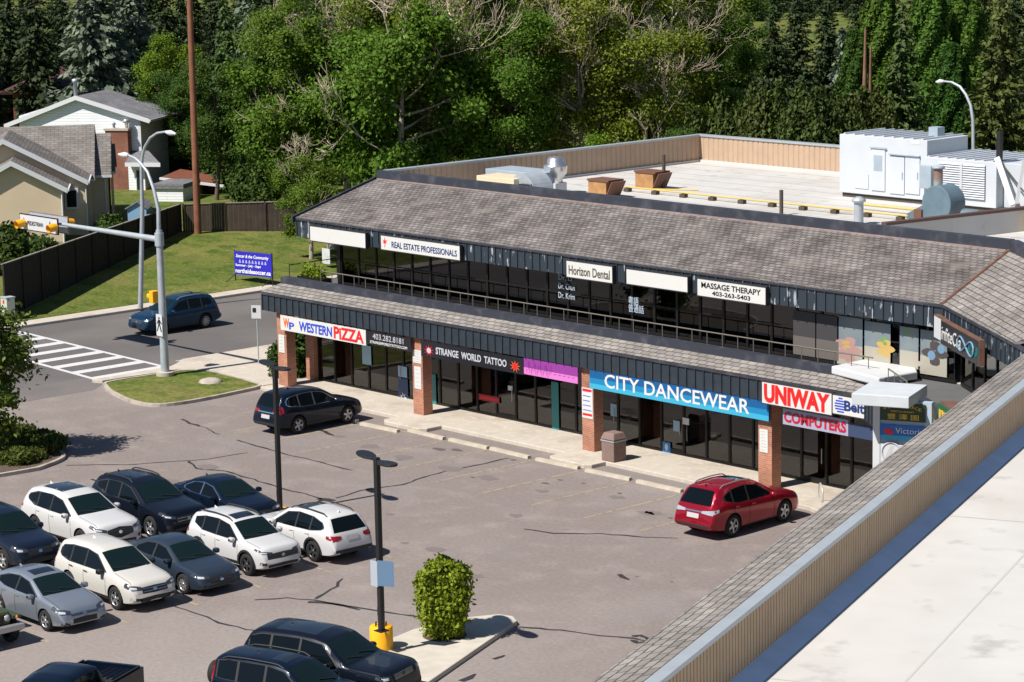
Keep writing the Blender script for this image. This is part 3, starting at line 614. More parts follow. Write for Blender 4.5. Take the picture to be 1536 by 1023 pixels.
# weathered wooden vent boxes
for i,(px,py,lab) in enumerate(((906,296,'weathered orange brown vent box nearer the cedar roof ridge'),(976,283,'weathered orange brown vent box beside the black vent pipe'))):
    c=gz(px,py,ZR); o=thing('vent_hood',lab,'vent box',c,group='wooden vent boxes on the roof')
    MB().box(c[0]-.62,c[0]+.55,c[1]-.4,c[1]+.5,ZR,ZR+.78).build('body',m_wcrate,o); MB().box(c[0]-.66,c[0]+.75,c[1]-.45,c[1]+.55,ZR+.78,ZR+.86).build('top',m_cratetop,o)
    MB().slab([(c[0]+.56,c[1]-.4,ZR+.1),(c[0]+.56,c[1]+.5,ZR+.1),(c[0]+.95,c[1]+.5,ZR+.78),(c[0]+.95,c[1]-.4,ZR+.78)],.05).build('hood',m_cratetop,o)
for px,py,top,lab in ((996,284,232,'tall black vent pipe by the wooden vent boxes'),(1172,323,285,'shorter dark vent pipe close behind the roof ridge')):
    c=gz(px,py,ZR); zt=onY(px,top,c[1])[2]; o=MB().cyl(c[0],c[1],ZR,zt,.085,seg=14).build('vent_pipe',m_blockd); tag(o,lab,'vent pipe','vent pipes on the roof')
c=gz(1288,337,ZR); o=thing('flue_vent','grey galvanised flue with a conical cap behind the ridge','flue',c); zt=onY(1288,302,c[1])[2]
MB().cyl(c[0],c[1],ZR,zt,.2).build('pipe',m_galv,o); MB().lathe([(.2,zt-.05),(.3,zt),(.3,zt+.08),(.1,zt+.2),(0,zt+.2)],c[0],c[1]).build('cap',m_galv,o)
# gas pipe on blocks
a=gz(928,279,ZR+.22); yb=a[1]; bx=onY(1362,325,yb)[0]; gp=thing('gas_pipe','long yellow gas pipe running across the roof on dark blocks','pipe',(a[0],yb,ZR))
MB().tube([(a[0],yb,ZR+.22),(bx,yb,ZR+.22)],.042,8).tube([(a[0]+4,yb+1.2,ZR+.22),(a[0]+2.2,yb+.1,ZR+.22)],.04,6).build('pipe',m_gas,gp)
n=10
for i in range(n): x=a[0]+.6+(bx-a[0]-1)*i/(n-1); MB().box(x-.16,x+.16,yb-.12,yb+.12,ZR,ZR+.165).build('support_block',m_blockd,gp)
a=gz(1290,306,ZR+.25); x2=onY(1500,330,a[1])[0]; o=MB().tube([(a[0],a[1],ZR+.25),(x2,a[1],ZR+.25)],.06,8).build('gas_pipe',m_gas); tag(o,'yellow gas pipe passing in front of the big white housing','pipe')
# divider parapet with brown cap on the roof
p=gz(1337,342,8.5); q=gz(1540,304,8.9); d=(q-p)[:2]; l=np.linalg.norm(d); d/=l; nn=np.array([-d[1],d[0]])
k=MB(); k.obox(p[:2]-d*.3,d,nn,l+6,.2,7.6,8.62); o=k.build('divider_parapet',m_memb,bld); MB().obox(p[:2]-d*.3-nn*.05,d,nn,l+6,.3,8.62,8.74).build('parapet_cap',mat('brown_cap',(.10,.055,.045),.6),bld)
c=onY(1516,352,p[1]+2); 
# sign frame seen from behind: black post with white raking brace
c=gz(1498,318,ZR); fr=thing('antenna_frame','black steel post with white raking braces at the roof edge','frame',c); zt=onY(1494,196,c[1])[2]
MB().box(c[0]-.1,c[0]+.1,c[1]-.1,c[1]+.1,ZR,zt).build('post',m_black,fr)
e=onY(1520,308,c[1]-.6); t0=onY(1496,237,c[1]-.2); MB().tube([t0,e],.17,4,smooth=False).build('brace',m_whitep,fr); e2=onY(1536,240,c[1]-.4); e3=onY(1525,305,c[1]-.5)
MB().tube([e2,e3],.1,4,smooth=False).build('brace',m_whitep,fr); MB().tube([t0,onY(1536,288,c[1]-.5)],.035,6).build('stay',m_black,fr)
c=gz(1540,345,ZR); o=thing('roof_hatch','yellow rail and box mounted on the white divider wall','roof hatch',c); MB().box(c[0]-.2,c[0]+.6,c[1]-.3,c[1]+.3,ZR,ZR+.9).build('body',m_gas,o); MB().box(c[0]-.25,c[0]+.65,c[1]-.35,c[1]+.35,ZR+.9,ZR+.96).build('lid',m_gas,o)
# ------------------------------------------------------------------ cars
m_glass=mat('car_glass',(.003,.005,.006),.03,spec=.32); m_glassw=mat('windscreen_glass',(.005,.013,.013),.03,spec=.4); m_tyre=mat('tyre_rubber',(.012,.012,.012),.85); m_trimb=mat('black_plastic',(.018,.018,.02),.6)
m_rim=mat('alloy_rim',(.50,.51,.53),.3,metal=.7); m_rimd=mat('dark_rim',(.10,.10,.11),.35,metal=.6); m_chrome=mat('chrome',(.70,.71,.72),.15,metal=1); m_headl=mat('headlight_lens',(.045,.05,.06),.08,spec=.8); m_headd=mat('headlight_inner',(.50,.54,.58),.15,spec=.8); m_headc=mat('clear_lamp_lens',(.34,.36,.40),.12,spec=.8)
m_taill=mat('tail_light_lens',(.27,.006,.010),.15,spec=.7); m_plate=mat('licence_plate',(.45,.43,.45),.5); m_orangel=mat('indicator_lens',(.75,.22,.02),.2); m_seam=mat('shut_line',(.01,.01,.01),.9); m_roofgl=mat('sunroof_glass',(.012,.018,.028),.05,spec=.7)
def paint(name,c,metal=0.,rough=.32): return mat(name,c,rough,metal=metal,spec=.15,coat=(.5 if max(c)<.1 else .8))
P_WHITE=paint('white_paint',(.54,.54,.545)); P_PEARL=paint('pearl_white_paint',(.54,.525,.49)); P_BLACK=paint('black_paint',(.005,.008,.016),.2); P_NAVY=paint('dark_navy_paint',(.009,.016,.034),.2); P_SLATE=paint('slate_blue_grey_paint',(.035,.052,.08),.4)  # the black has a little reflected-sky blue in its colour
P_SILVER=paint('silver_paint',(.30,.34,.40),.6); P_RED=paint('deep_red_paint',(.27,.004,.016),.35,.28); P_TEAL=paint('teal_blue_paint',(.005,.035,.08),.35); P_OLIVE=paint('olive_green_paint',(.055,.065,.012),.2); P_SKYBLK=paint('sky_tinted_black_paint',(.004,.010,.024),.3)  # last one: black with the blue of reflected sky mixed in
def interp(pts,xs,smooth=.06):
    pts=sorted(pts); X=[p[0] for p in pts];Z=[p[1] for p in pts]; g=np.linspace(X[0],X[-1],600); z=np.interp(g,X,Z); k=max(1,int(smooth/((X[-1]-X[0])/600)))
    for _ in range(2):
        zp=np.pad(z,k,mode='reflect',reflect_type='odd'); z=np.convolve(zp,np.ones(2*k+1)/(2*k+1),'valid')
    return np.interp(xs,g,z)
class Body:
    """lofted car body. d = distance from the nose; local x forward, centre of length at 0"""
    def __init__(s,sp):
        s.sp=sp; Ln,W=sp['L'],sp['W']; s.L=Ln
        d=np.unique(np.concatenate([np.linspace(0,.5,10),np.linspace(.5,Ln-.45,52),np.linspace(Ln-.45,Ln,10)]))
        zt=interp(sp['top'],d,sp.get('sm',.07)); zs=interp(sp['belt'],d,.12); zs=np.minimum(zs,zt-.015)
        pl=[(0,sp.get('nose_w',.80)),(.07,.875),(.2,.94),(.45,.975),(.9,.995),(1.4,1),(Ln-1.2,1),(Ln-.6,.985),(Ln-.25,.95),(Ln-.08,.90),(Ln,sp.get('tail_w',.84))]
        w=interp(pl,d,.05)*W/2; zb0=sp.get('zb',.20)
        zb=interp([(0,zb0+.10),(.35,zb0+.02),(.8,zb0),(Ln-.9,zb0),(Ln-.3,zb0+.06),(Ln,zb0+.16)],d,.1)
        lean=sp.get('lean',.42); V=[];NP=None
        for i in range(len(d)):
            hh=max(zt[i]-zs[i],.0); crown=min(.075,.55*hh); wi=w[i]; b,t=zb[i],zs[i]
            yF=wi*.925-lean*hh; zF=zt[i]-crown
            c=[(0,b),(wi*.82,b),(wi*.955,b+.05),(wi*.99,b+.38*(t-b)),(wi*1.0,b+.66*(t-b)),(wi*.985,b+.90*(t-b)),(wi*.955,t),(wi*.925-.10*lean*hh*0,t+.06*hh),(yF+.012,zF-.02*hh),(yF*.93,zF+crown*.45),(yF*.6,zt[i]-crown*.14),(yF*.3,zt[i]-crown*.03),(0,zt[i])]
            full=c+[(-y,z) for y,z in reversed(c[1:-1])]
            if NP is None: NP=len(full)
            V+=[(Ln/2-d[i],y,z) for y,z in full]
        F=[]; ns=len(d)
        for i in range(ns-1):
            for j in range(NP): F.append((i*NP+j,i*NP+(j+1)%NP,(i+1)*NP+(j+1)%NP,(i+1)*NP+j))
        F=[tuple(reversed(f)) for f in F]
        F.append(tuple(range(NP))); F.append(tuple(reversed([(ns-1)*NP+j for j in range(NP)])))
        me=bpy.data.meshes.new('body'); me.from_pydata(V,[],F); me.update()
        bm=bmesh.new(); bm.from_mesh(me); bmesh.ops.recalc_face_normals(bm,faces=bm.faces); bm.to_mesh(me); s.bvh=BVHTree.FromBMesh(bm); bm.free(); s.me=me
        s.d,s.zt,s.zs=d,zt,zs
    def ztop(s,d): return float(np.interp(d,s.d,s.zt))
    def cast(s,o,dr):
        h=s.bvh.ray_cast(Vector(o),Vector(dr)); return h[0],h[1]
    def side(s,d,z,sg,off):
        h,n=s.cast((s.L/2-d,sg*3,z),(0,-sg,0)); 
        if h is None: h,n,_i,_d=s.bvh.find_nearest(Vector((s.L/2-d,sg*s.sp['W']*.45,z)))
        return h+Vector((0,sg,0))*off
    def front(s,y,z,off,back=False):
        sg=-1 if back else 1; h,n=s.cast((sg*9,y,z),(-sg,0,0))
        if h is None or abs(h.x)<s.L/2-.75: h=s.bvh.find_nearest(Vector((sg*(s.L/2-.02),y,z)))[0]
        return h+Vector((sg,0,0))*off
    def topp(s,d,y,off):
        h,n=s.cast((s.L/2-d,y,6),(0,0,-1)); 
        if h is None: h=Vector((s.L/2-d,y,1))
        return h+Vector((0,0,1))*off
def grid_patch(mb,fn,nu,nv,flip=False,mi=0):
    V=[fn(i/nu,j/nv) for i in range(nu+1) for j in range(nv+1)]; F=[]
    for i in range(nu):
        for j in range(nv):
            a=i*(nv+1)+j; f=(a,a+nv+1,a+nv+2,a+1); F.append(tuple(reversed(f)) if flip else f)
    mb.add(V,F,mi,True)
def side_patch(bd,cols,off,mb,sg,nv=3,mi=0,sub=3):
    "cols: list of (d,zlo,zhi)"
    def fn(a,b):
        t=a*(len(cols)-1); i=min(int(t),len(cols)-2); f=t-i; c0,c1=cols[i],cols[i+1]; d=c0[0]+(c1[0]-c0[0])*f; lo=c0[1]+(c1[1]-c0[1])*f; hi=c0[2]+(c1[2]-c0[2])*f
        return bd.side(d,lo+(hi-lo)*b,sg,off)
    grid_patch(mb,fn,(len(cols)-1)*sub,nv,sg>0,mi)
def front_patch(bd,cols,off,mb,back=False,nv=3,mi=0,sub=3):
    "cols: list of (y,zlo,zhi)"
    def fn(a,b):
        t=a*(len(cols)-1); i=min(int(t),len(cols)-2); f=t-i; c0,c1=cols[i],cols[i+1]; y=c0[0]+(c1[0]-c0[0])*f; lo=c0[1]+(c1[1]-c0[1])*f; hi=c0[2]+(c1[2]-c0[2])*f
        return bd.front(y,lo+(hi-lo)*b,off,back)
    grid_patch(mb,fn,(len(cols)-1)*sub,nv,back,mi)
def top_patch(bd,d0,d1,y0,y1,off,mb,nu=6,nv=4):
    grid_patch(mb,lambda a,b: bd.topp(d0+(d1-d0)*a,y0+(y1-y0)*b,off),nu,nv,True)
def screen_patch(bd,da,za,db,zb,ya,yb,off,mb,front=True):
    "glass between base (da,za) and head (db,zb) with half widths ya,yb"
    x0,x1=bd.L/2-da,bd.L/2-db; n=Vector((zb-za,0,-(x1-x0))) if front else Vector((-(zb-za),0,(x1-x0))); n.normalize()
    def fn(a,b):
        bow=.06*(1-(2*b-1)**2) if front else .03*(1-(2*b-1)**2)
        x=x0+(x1-x0)*a+(bow*(1-a) if front else -bow*(1-a)); z=za+(zb-za)*a; hw=ya+(yb-ya)*a; y=-hw+2*hw*b
        p=Vector((x,y,z)); h,nn=bd.cast(p+n*.8,-n)
        return (h if h is not None else p)+n*off
    grid_patch(mb,fn,6,10,not front)
def put(mb,name,m,parent):
    if not mb.f: return None
    o=bpy.data.objects.new(name,mb.mesh(name,m)); COL.objects.link(o); o.parent=parent; return o
def wheel_meshes(r,wd,spokes,m_r,style=0):
    t=MB(); t.lathe([(r*.66,-wd/2),(r*.93,-wd/2),(r,-wd/2+.03),(r,wd/2-.03),(r*.93,wd/2),(r*.66,wd/2)],axis='y',seg=28)
    rm=MB(); rr=r*.67; rm.lathe([(rr,wd*.30),(rr,wd*.45),(rr*.93,wd*.46),(rr*.90,wd*.3)],axis='y',seg=28); rm.lathe([(rr*.24,wd*.25),(rr*.24,wd*.40),(0,wd*.42)],axis='y',seg=14)
    for k in range(spokes):
        a=2*PI*k/spokes; c,s_=math.cos(a),math.sin(a); hw=rr*(.10 if spokes>6 else .16)
        pr=[(rr*.15,-hw*1.2),(rr*.94,-hw*.8),(rr*.94,hw*.8),(rr*.15,hw*1.2)]
        V=[(x*c-y*s_,wd*.30,x*s_+y*c) for x,y in pr]+[(x*c-y*s_,wd*.40,x*s_+y*c) for x,y in pr]
        rm.add(V,[(3,2,1,0),(4,5,6,7),(0,1,5,4),(1,2,6,5),(2,3,7,6),(3,0,4,7)])
    dk=MB(); dk.lathe([(rr*.98,wd*.12),(0,wd*.12)],axis='y',seg=20)
    rm2=rm.mesh('rim',[m_r,m_trimb]); 
    bmx=bmesh.new(); bmx.from_mesh(rm2); nb=len(bmx.faces); tmp=dk.mesh('tmp',m_trimb); bmx.from_mesh(tmp); bmx.faces.ensure_lookup_table()
    for f in bmx.faces[nb:]: f.material_index=1
    bmx.to_mesh(rm2); bmx.free(); return t.mesh('wheel',m_tyre),rm2
def car(name,label,group,loc,heading,sp,paintm):
    root=thing(name,label,sp.get('cat','car'),(loc[0],loc[1],loc[2] if len(loc)>2 else .001),heading,group)
    bd=Body(sp); Ln,W=sp['L'],sp['W']; r=sp.get('r',.35); fo=sp.get('fo',.92); wb=sp['wb']; ax=(Ln/2-fo,Ln/2-fo-wb); wy=W/2-.125
    # cut wheel arches
    bo=bpy.data.objects.new('body',bd.me); COL.objects.link(bo)
    for m in (paintm,m_trimb): bd.me.materials.append(m)
    cut=MB()
    for x in ax:
        for sg in (-1,1):
            V=[];n=24
            for y in (sg*(W/2-.36),sg*(W/2+.2)):
                V+=[(x+(r+.065)*math.cos(2*PI*k/n),y,r+(r+.065)*math.sin(2*PI*k/n)) for k in range(n)]
            F=[(k,(k+1)%n,n+(k+1)%n,n+k) for k in range(n)]+[tuple(reversed(range(n))),tuple(range(n,2*n))]
            if sg>0: F=[tuple(reversed(f)) for f in F]
            cut.add(V,F)
    cme=bpy.data.meshes.new('cut'); cme.from_pydata(cut.v,[],cut.f); cme.materials.append(m_trimb)
    bmx=bmesh.new(); bmx.from_mesh(cme); bmesh.ops.recalc_face_normals(bmx,faces=bmx.faces); bmx.to_mesh(cme); bmx.free()
    co=bpy.data.objects.new('cut',cme); COL.objects.link(co)
    md=bo.modifiers.new('b','BOOLEAN'); md.object=co; md.operation='DIFFERENCE'; md.solver='EXACT'; md.material_mode='TRANSFER'
    me=bpy.data.meshes.new_from_object(bo.evaluated_get(bpy.context.evaluated_depsgraph_get())); bo.modifiers.clear(); bo.data=me; bpy.data.objects.remove(co)
    me.polygons.foreach_set('use_smooth',[True]*len(me.polygons))
    try: me.set_sharp_from_angle(angle=math.radians(38))
    except Exception: pass
    me.name='body'; bo.parent=root
    # wheels
    if sp.get('zs'): root.scale=(1,1,sp['zs'])
    tm,rm=wheel_meshes(r,.225,sp.get('spokes',5),sp.get('rim',m_rim))
    for x in ax:
        for sg in (1,-1):
            wo=bpy.data.objects.new('wheel',tm); COL.objects.link(wo); wo.parent=root; wo.location=(x,sg*wy,r); wo.rotation_euler=(0,random.uniform(0,2),0 if sg>0 else PI)
            ro=bpy.data.objects.new('rim',rm); COL.objects.link(ro); ro.parent=wo
    # glass
    ws=sp['ws']; k=MB(); screen_patch(bd,*ws,.006,k); put(k,'windshield',m_glassw,root)
    if 'bl' in sp: k=MB(); screen_patch(bd,*sp['bl'],.006,k,False); put(k,'rear_window',m_glass,root)
    for sg in (-1,1):
        k=MB(); side_patch(bd,sp['dlo'],.004,k,sg,sub=4); put(k,'window_trim',sp.get('trim',m_trimb),root)
        for q in sp['panes']: k=MB(); side_patch(bd,q,.009,k,sg,sub=4); put(k,'side_window',m_glass,root)
        # mirror
        mx,mz=sp['mir']; p=bd.side(mx,mz,sg,.0); k=MB(); 
        V=[]; 
        for (yy,sc) in ((.05,.6),(.12,1),(.22,.95),(.255,.6)):
            V+=[(p.x+.02+a*.085*sc,p.y+sg*yy,mz+.03+b_*.075*sc) for a,b_ in ((-1,-1),(1,-1),(1.2,.2),(.6,1),(-1,1))]
        F=[(i*5+j,i*5+(j+1)%5,(i+1)*5+(j+1)%5,(i+1)*5+j) for i in range(3) for j in range(5)]+[(0,1,2,3,4),(19,18,17,16,15)]
        k.add(V,F,0,True); put(k,'wing_mirror',sp.get('mirm',paintm),root)
        for hd,hz in sp.get('handles',()):
            k=MB(); side_patch(bd,[(hd,hz,hz+.035),(hd+.2,hz+.01,hz+.045)],.03,k,sg); put(k,'door_handle',sp.get('hm',paintm),root)
        k=MB()
        for ds in sp.get('seams',()): side_patch(bd,[(ds-.008,.32,sp['seamz']),(ds+.008,.32,sp['seamz'])],.003,k,sg,nv=6,sub=1)
        if 'fuel' in sp: pass
        put(k,'shut_line',m_seam,root)
        if 'clad' in sp:
            k=MB(); z1=sp['clad']; side_patch(bd,[(fo+r+.06,sp.get('zb',.2)+.03,z1),(fo+wb-r-.06,sp.get('zb',.2)+.03,z1)],.012,k,sg,sub=8)
            if sp.get('flare'):
                for x in ax:
                    dd=Ln/2-x
                    grid_patch(k,lambda a,b,dd=dd: bd.side(dd+(r+.055+b*.075)*math.cos(PI*(1.06*a-.03)),r+(r+.055+b*.075)*math.sin(PI*(1.06*a-.03)),sg,.014),18,1,sg<0)
            put(k,'lower_cladding',m_trimb,root)
        if 'rail' in sp:
            d0,d1,yy=sp['rail']; k=MB(); pts=[]
            for t in np.linspace(0,1,12): q=bd.topp(d0+(d1-d0)*t,sg*yy,0); pts.append(q+Vector((0,0,.055 if .04<t<.96 else .0)))
            k.tube(pts,.022,6); put(k,'roof_rail',sp.get('railm',m_trimb),root)
        k=MB(); front_patch(bd,[(sg*y,a,b) for y,a,b in sp['head']],.008,k,sub=3) if sg<0 else front_patch(bd,[(sg*y,a,b) for y,a,b in reversed(sp['head'])],.008,k,sub=3)
        if 'headside' in sp: side_patch(bd,sp['headside'],.008,k,sg)
        hl=put(k,'headlight',m_headl,root)
        k=MB(); hp=sp['head']; q=[(hp[i][0],hp[i][1]+.25*(hp[i][2]-hp[i][1]),hp[i][1]+.75*(hp[i][2]-hp[i][1])) for i in range(len(hp))]; q=[q[0],((q[0][0]+q[-1][0])/2,(q[0][1]+q[-1][1])/2,(q[0][2]+q[-1][2])/2)]
        front_patch(bd,[(sg*y,a,b) for y,a,b in (q if sg<0 else q[::-1])],.013,k); put(k,'lamp_bowl',m_headd,hl)
        k=MB()
        front_patch(bd,[(sg*y,a,b) for y,a,b in (sp['tail'] if sg>0 else sp['tail'][::-1])],.010,k,True)
        if 'tailside' in sp: side_patch(bd,sp['tailside'],.010,k,sg)
        put(k,'tail_light',sp.get('tailm',m_taill),root)
        if 'fog' in sp: k=MB(); front_patch(bd,[(sg*y,a,b) for y,a,b in (sp['fog'] if sg<0 else sp['fog'][::-1])],.008,k); put(k,'fog_lamp_recess',m_trimb,root)
    k=MB(); front_patch(bd,sp['grille'],.010,k,sub=4); gr=put(k,'grille',m_trimb,root)
    k=MB(); g=sp['grille']; y0,y1=g[0][0],g[-1][0]; zl=max(q[1] for q in g); zh=min(q[2] for q in g)
    for i in range(sp.get('bars',3)):
        z=zl+(zh-zl)*(i+.6)/(sp.get('bars',3)+.2); front_patch(bd,[(y0*.93,z,z+.014),(0,z,z+.014),(y1*.93,z,z+.014)],.018,k,sub=4,nv=1)
    put(k,'grille_bar',sp.get('barm',m_rimd),gr)
    k=MB(); zc=(zl+zh)/2+sp.get('badgez',0); grid_patch(k,lambda a,b: bd.front(.075*math.cos(2*PI*a)*b,zc+.05*math.sin(2*PI*a)*b,.024),14,1); put(k,'badge',m_chrome,gr)
    k=MB(); front_patch(bd,sp['intake'],.008,k,sub=4); put(k,'bumper_intake',m_trimb,root)
    k=MB(); front_patch(bd,[(-.26,sp['plate'],sp['plate']+.15),(.26,sp['plate'],sp['plate']+.15)],.016,k,True); put(k,'licence_plate',m_plate,root)
    k=MB(); front_patch(bd,sp['rbump'],.010,k,True,sub=4); put(k,'rear_bumper_trim',m_trimb,root)
    if 'rchrome' in sp: k=MB(); front_patch(bd,sp['rchrome'],.014,k,True,sub=3,nv=1); put(k,'tailgate_strip',m_chrome,root)
    if 'sun' in sp: k=MB(); top_patch(bd,*sp['sun'],.006,k); put(k,'sunroof',m_roofgl,root)
    k=MB()
    hd=ws[0]-.02
    if sp.get('hoodline',True):
        for sg in (-1,1): k=MB(); grid_patch(k,lambda a,b: bd.topp(.25+(hd-.3)*a,sg*(W*.40-.03*a+(b-.5)*.014),.003),12,1,sg<0); put(k,'bonnet_line',m_seam,root)
    k=MB(); p=bd.topp(ws[0]+.02,0,.012); 
    for y0,y1 in ((.55,-.05),(-.1,-.62)):
        a=bd.topp(ws[0]-.03,y0,.03); c=bd.topp(ws[0]+.12,y1,.03); k.tube([a,c],.012,4)
    put(k,'wiper',m_trimb,root)
    k=MB(); q=bd.topp(sp.get('antd',Ln*.72),0,0); 
    if sp.get('ant',True): k.add([(q.x+.08,0,q.z),(q.x-.09,-.03,q.z),(q.x-.09,.03,q.z),(q.x-.1,0,q.z+.065)],[(0,1,3),(0,3,2),(1,2,3)],0); put(k,'antenna_fin',paintm,root)
    return root
def suv(**kw):
    s=dict(L=4.6,W=1.85,wb=2.66,fo=.92,r=.355,zb=.22,zs=1.05,lean=.36,nose_w=.80,tail_w=.86,
     top=[(0,.60),(.02,.74),(.10,.86),(.30,.94),(.70,1.00),(1.16,1.07),(2.02,1.56),(2.45,1.64),(3.0,1.665),(3.7,1.65),(4.2,1.59),(4.43,1.22),(4.53,1.06),(4.57,.90),(4.6,.62)],
     belt=[(0,.54),(.1,.76),(.35,.86),(1.2,.98),(3.0,1.02),(3.9,1.09),(4.4,1.04),(4.52,.98),(4.6,.60)],
     ws=(1.22,1.09,2.0,1.545,.70,.585),bl=(4.49,1.14,4.22,1.56,.68,.58),
     dlo=[(1.45,1.03,1.06),(2.1,1.03,1.46),(2.7,1.035,1.54),(3.5,1.05,1.53),(4.0,1.13,1.46),(4.14,1.2,1.34)],
     panes=[[(1.58,1.045,1.10),(2.14,1.045,1.43),(2.62,1.05,1.51)],[(2.70,1.05,1.51),(3.1,1.055,1.515),(3.42,1.075,1.50)],[(3.50,1.075,1.50),(3.96,1.145,1.44),(4.07,1.2,1.34)]],
     mir=(1.62,1.04),handles=((2.42,.90),(3.25,.93)),seams=(1.42,2.66,3.48),seamz=1.02,clad=.36,
     head=[(.80,.70,.84),(.66,.70,.83),(.46,.69,.78)],headside=[(.12,.72,.85),(.42,.78,.90)],
     tail=[(.78,.86,1.10),(.66,.88,1.08),(.50,.92,1.04)],tailside=[(4.28,.93,1.1),(4.53,.88,1.08)],
     grille=[(-.46,.58,.76),(0,.56,.77),(.46,.58,.76)],intake=[(-.55,.33,.45),(0,.31,.47),(.55,.33,.45)],fog=[(.82,.42,.52),(.66,.42,.50)],plate=.80,
     rbump=[(-.74,.36,.50),(0,.36,.50),(.74,.36,.50)])
    s.update(kw); return s
def sedan(**kw):
    s=dict(L=4.62,W=1.80,wb=2.70,fo=.90,r=.325,zb=.17,nose_w=.78,tail_w=.82,lean=.46,
     top=[(0,.50),(.02,.60),(.10,.70),(.35,.80),(.75,.87),(1.22,.94),(2.05,1.36),(2.5,1.43),(2.95,1.435),(3.35,1.37),(4.02,1.06),(4.25,1.035),(4.50,1.01),(4.58,.92),(4.62,.55)],
     belt=[(0,.46),(.1,.62),(.35,.72),(1.2,.86),(3.0,.93),(3.9,.97),(4.5,.95),(4.62,.52)],
     ws=(1.26,.955,2.02,1.345,.69,.55),bl=(3.98,1.08,3.42,1.34,.60,.50),
     dlo=[(1.42,.91,.94),(2.05,.92,1.27),(2.6,.935,1.34),(3.2,.955,1.28),(3.62,1.02,1.10)],
     panes=[[(1.55,.925,.98),(2.08,.93,1.25),(2.54,.94,1.315)],[(2.62,.945,1.315),(3.1,.96,1.28),(3.54,1.02,1.11)]],
     mir=(1.62,.93),handles=((2.36,.80),(3.2,.83)),seams=(1.4,2.58,3.45),seamz=.92,
     head=[(.80,.58,.72),(.64,.58,.70),(.42,.57,.65)],headside=[(.12,.60,.72),(.45,.68,.78)],
     tail=[(.74,.74,.92),(.6,.75,.92),(.40,.78,.90)],tailside=[(4.25,.80,.93),(4.56,.74,.90)],
     grille=[(-.42,.42,.60),(0,.40,.63),(.42,.42,.60)],intake=[(-.5,.26,.36),(0,.25,.37),(.5,.26,.36)],fog=[(.78,.32,.42),(.62,.32,.40)],plate=.62,
     rbump=[(-.66,.30,.40),(0,.30,.40),(.66,.30,.40)],antd=3.3)
    s.update(kw); return s
def sh(pts,dz): return [(a,b+dz) for a,b in pts]
GL='cars nosed together in the left stalls'; GS='cars parked along the shop fronts'; GB='vehicles at the near edge of the lot'
mdx=dict(L=5.0,W=1.98,wb=2.86,fo=1.0,r=.38,
 top=[(0,.62),(.02,.80),(.08,.93),(.3,1.00),(.8,1.06),(1.36,1.12),(2.25,1.58),(2.7,1.68),(3.2,1.70),(4.0,1.68),(4.45,1.62),(4.78,1.24),(4.9,1.10),(4.97,.92),(5,.64)],
 belt=[(0,.56),(.1,.82),(.35,.92),(1.3,1.02),(3.2,1.07),(4.2,1.15),(4.8,1.08),(4.92,1.0),(5,.6)],
 ws=(1.42,1.14,2.23,1.565,.76,.63),bl=(4.83,1.2,4.48,1.58,.68,.6),
 dlo=[(1.65,1.07,1.1),(2.35,1.07,1.49),(3.0,1.08,1.58),(3.9,1.12,1.56),(4.35,1.24,1.44),(4.43,1.3,1.36)],
 panes=[[(1.78,1.085,1.14),(2.38,1.085,1.46),(2.9,1.09,1.55)],[(2.98,1.095,1.555),(3.4,1.1,1.56),(3.72,1.125,1.545)],[(3.80,1.14,1.535),(4.3,1.25,1.425),(4.37,1.3,1.365)]],
 mir=(1.82,1.08),handles=((2.66,.93),(3.55,.97)),seams=(1.6,2.94,3.78),seamz=1.06,sun=(2.75,4.0,-.50,.50),antd=4.2,
 head=[(.88,.80,.90),(.7,.77,.87),(.52,.74,.82)],headside=[(.14,.82,.92),(.5,.9,.98)],tail=[(.84,.92,1.08),(.62,.95,1.06),(.40,.98,1.05)],tailside=[(4.65,.98,1.1),(4.93,.93,1.07)],
 grille=[(-.5,.60,.80),(0,.5,.86),(.5,.60,.80)],intake=[(-.6,.32,.42),(0,.3,.44),(.6,.32,.42)],fog=[(.88,.44,.58),(.68,.44,.54)],rbump=[(-.8,.36,.52),(0,.36,.52),(.8,.36,.52)],clad=.34)
def from_front_axle(fx,y,sp,heading=0): # car centre when heading is +x
    return (fx-sp['L']/2+sp.get('fo',.92),y)
# row one
s=suv(L=4.6,W=1.86,wb=2.69,fo=.93,flare=True,clad=.42,rim=m_rim,spokes=5); car('parked_car','dark navy suv with black wheel flares beside the white sunroof suv',GL,from_front_axle(-72.0,43.15,s),0,s,P_NAVY)
s=suv(**mdx,spokes=7,rim=m_rimd); car('parked_car','white suv with large dark glass sunroof in the rear row',GL,from_front_axle(-72.15,46.35,s),0,s,P_WHITE)
o_=dict(mdx); o_.update(sun=(2.7,3.2,-.3,.3),rail=(2.5,4.3,.60),barm=m_chrome,bars=2,grille=[(-.5,.60,.80),(0,.52,.82),(.5,.60,.80)])
s=suv(**o_,railm=m_trimb,trim=m_trimb); car('parked_car','black suv with roof rails and bright grille beside the white sunroof suv',GL,from_front_axle(-72.0,49.05,s),0,s,P_BLACK)
s=sedan(L=4.8,W=1.85,wb=2.78,fo=.95,trim=m_chrome); car('parked_car','black sedan with chrome window trim next to the lamp post',GL,(-72.75,51.75),0,s,P_SKYBLK)
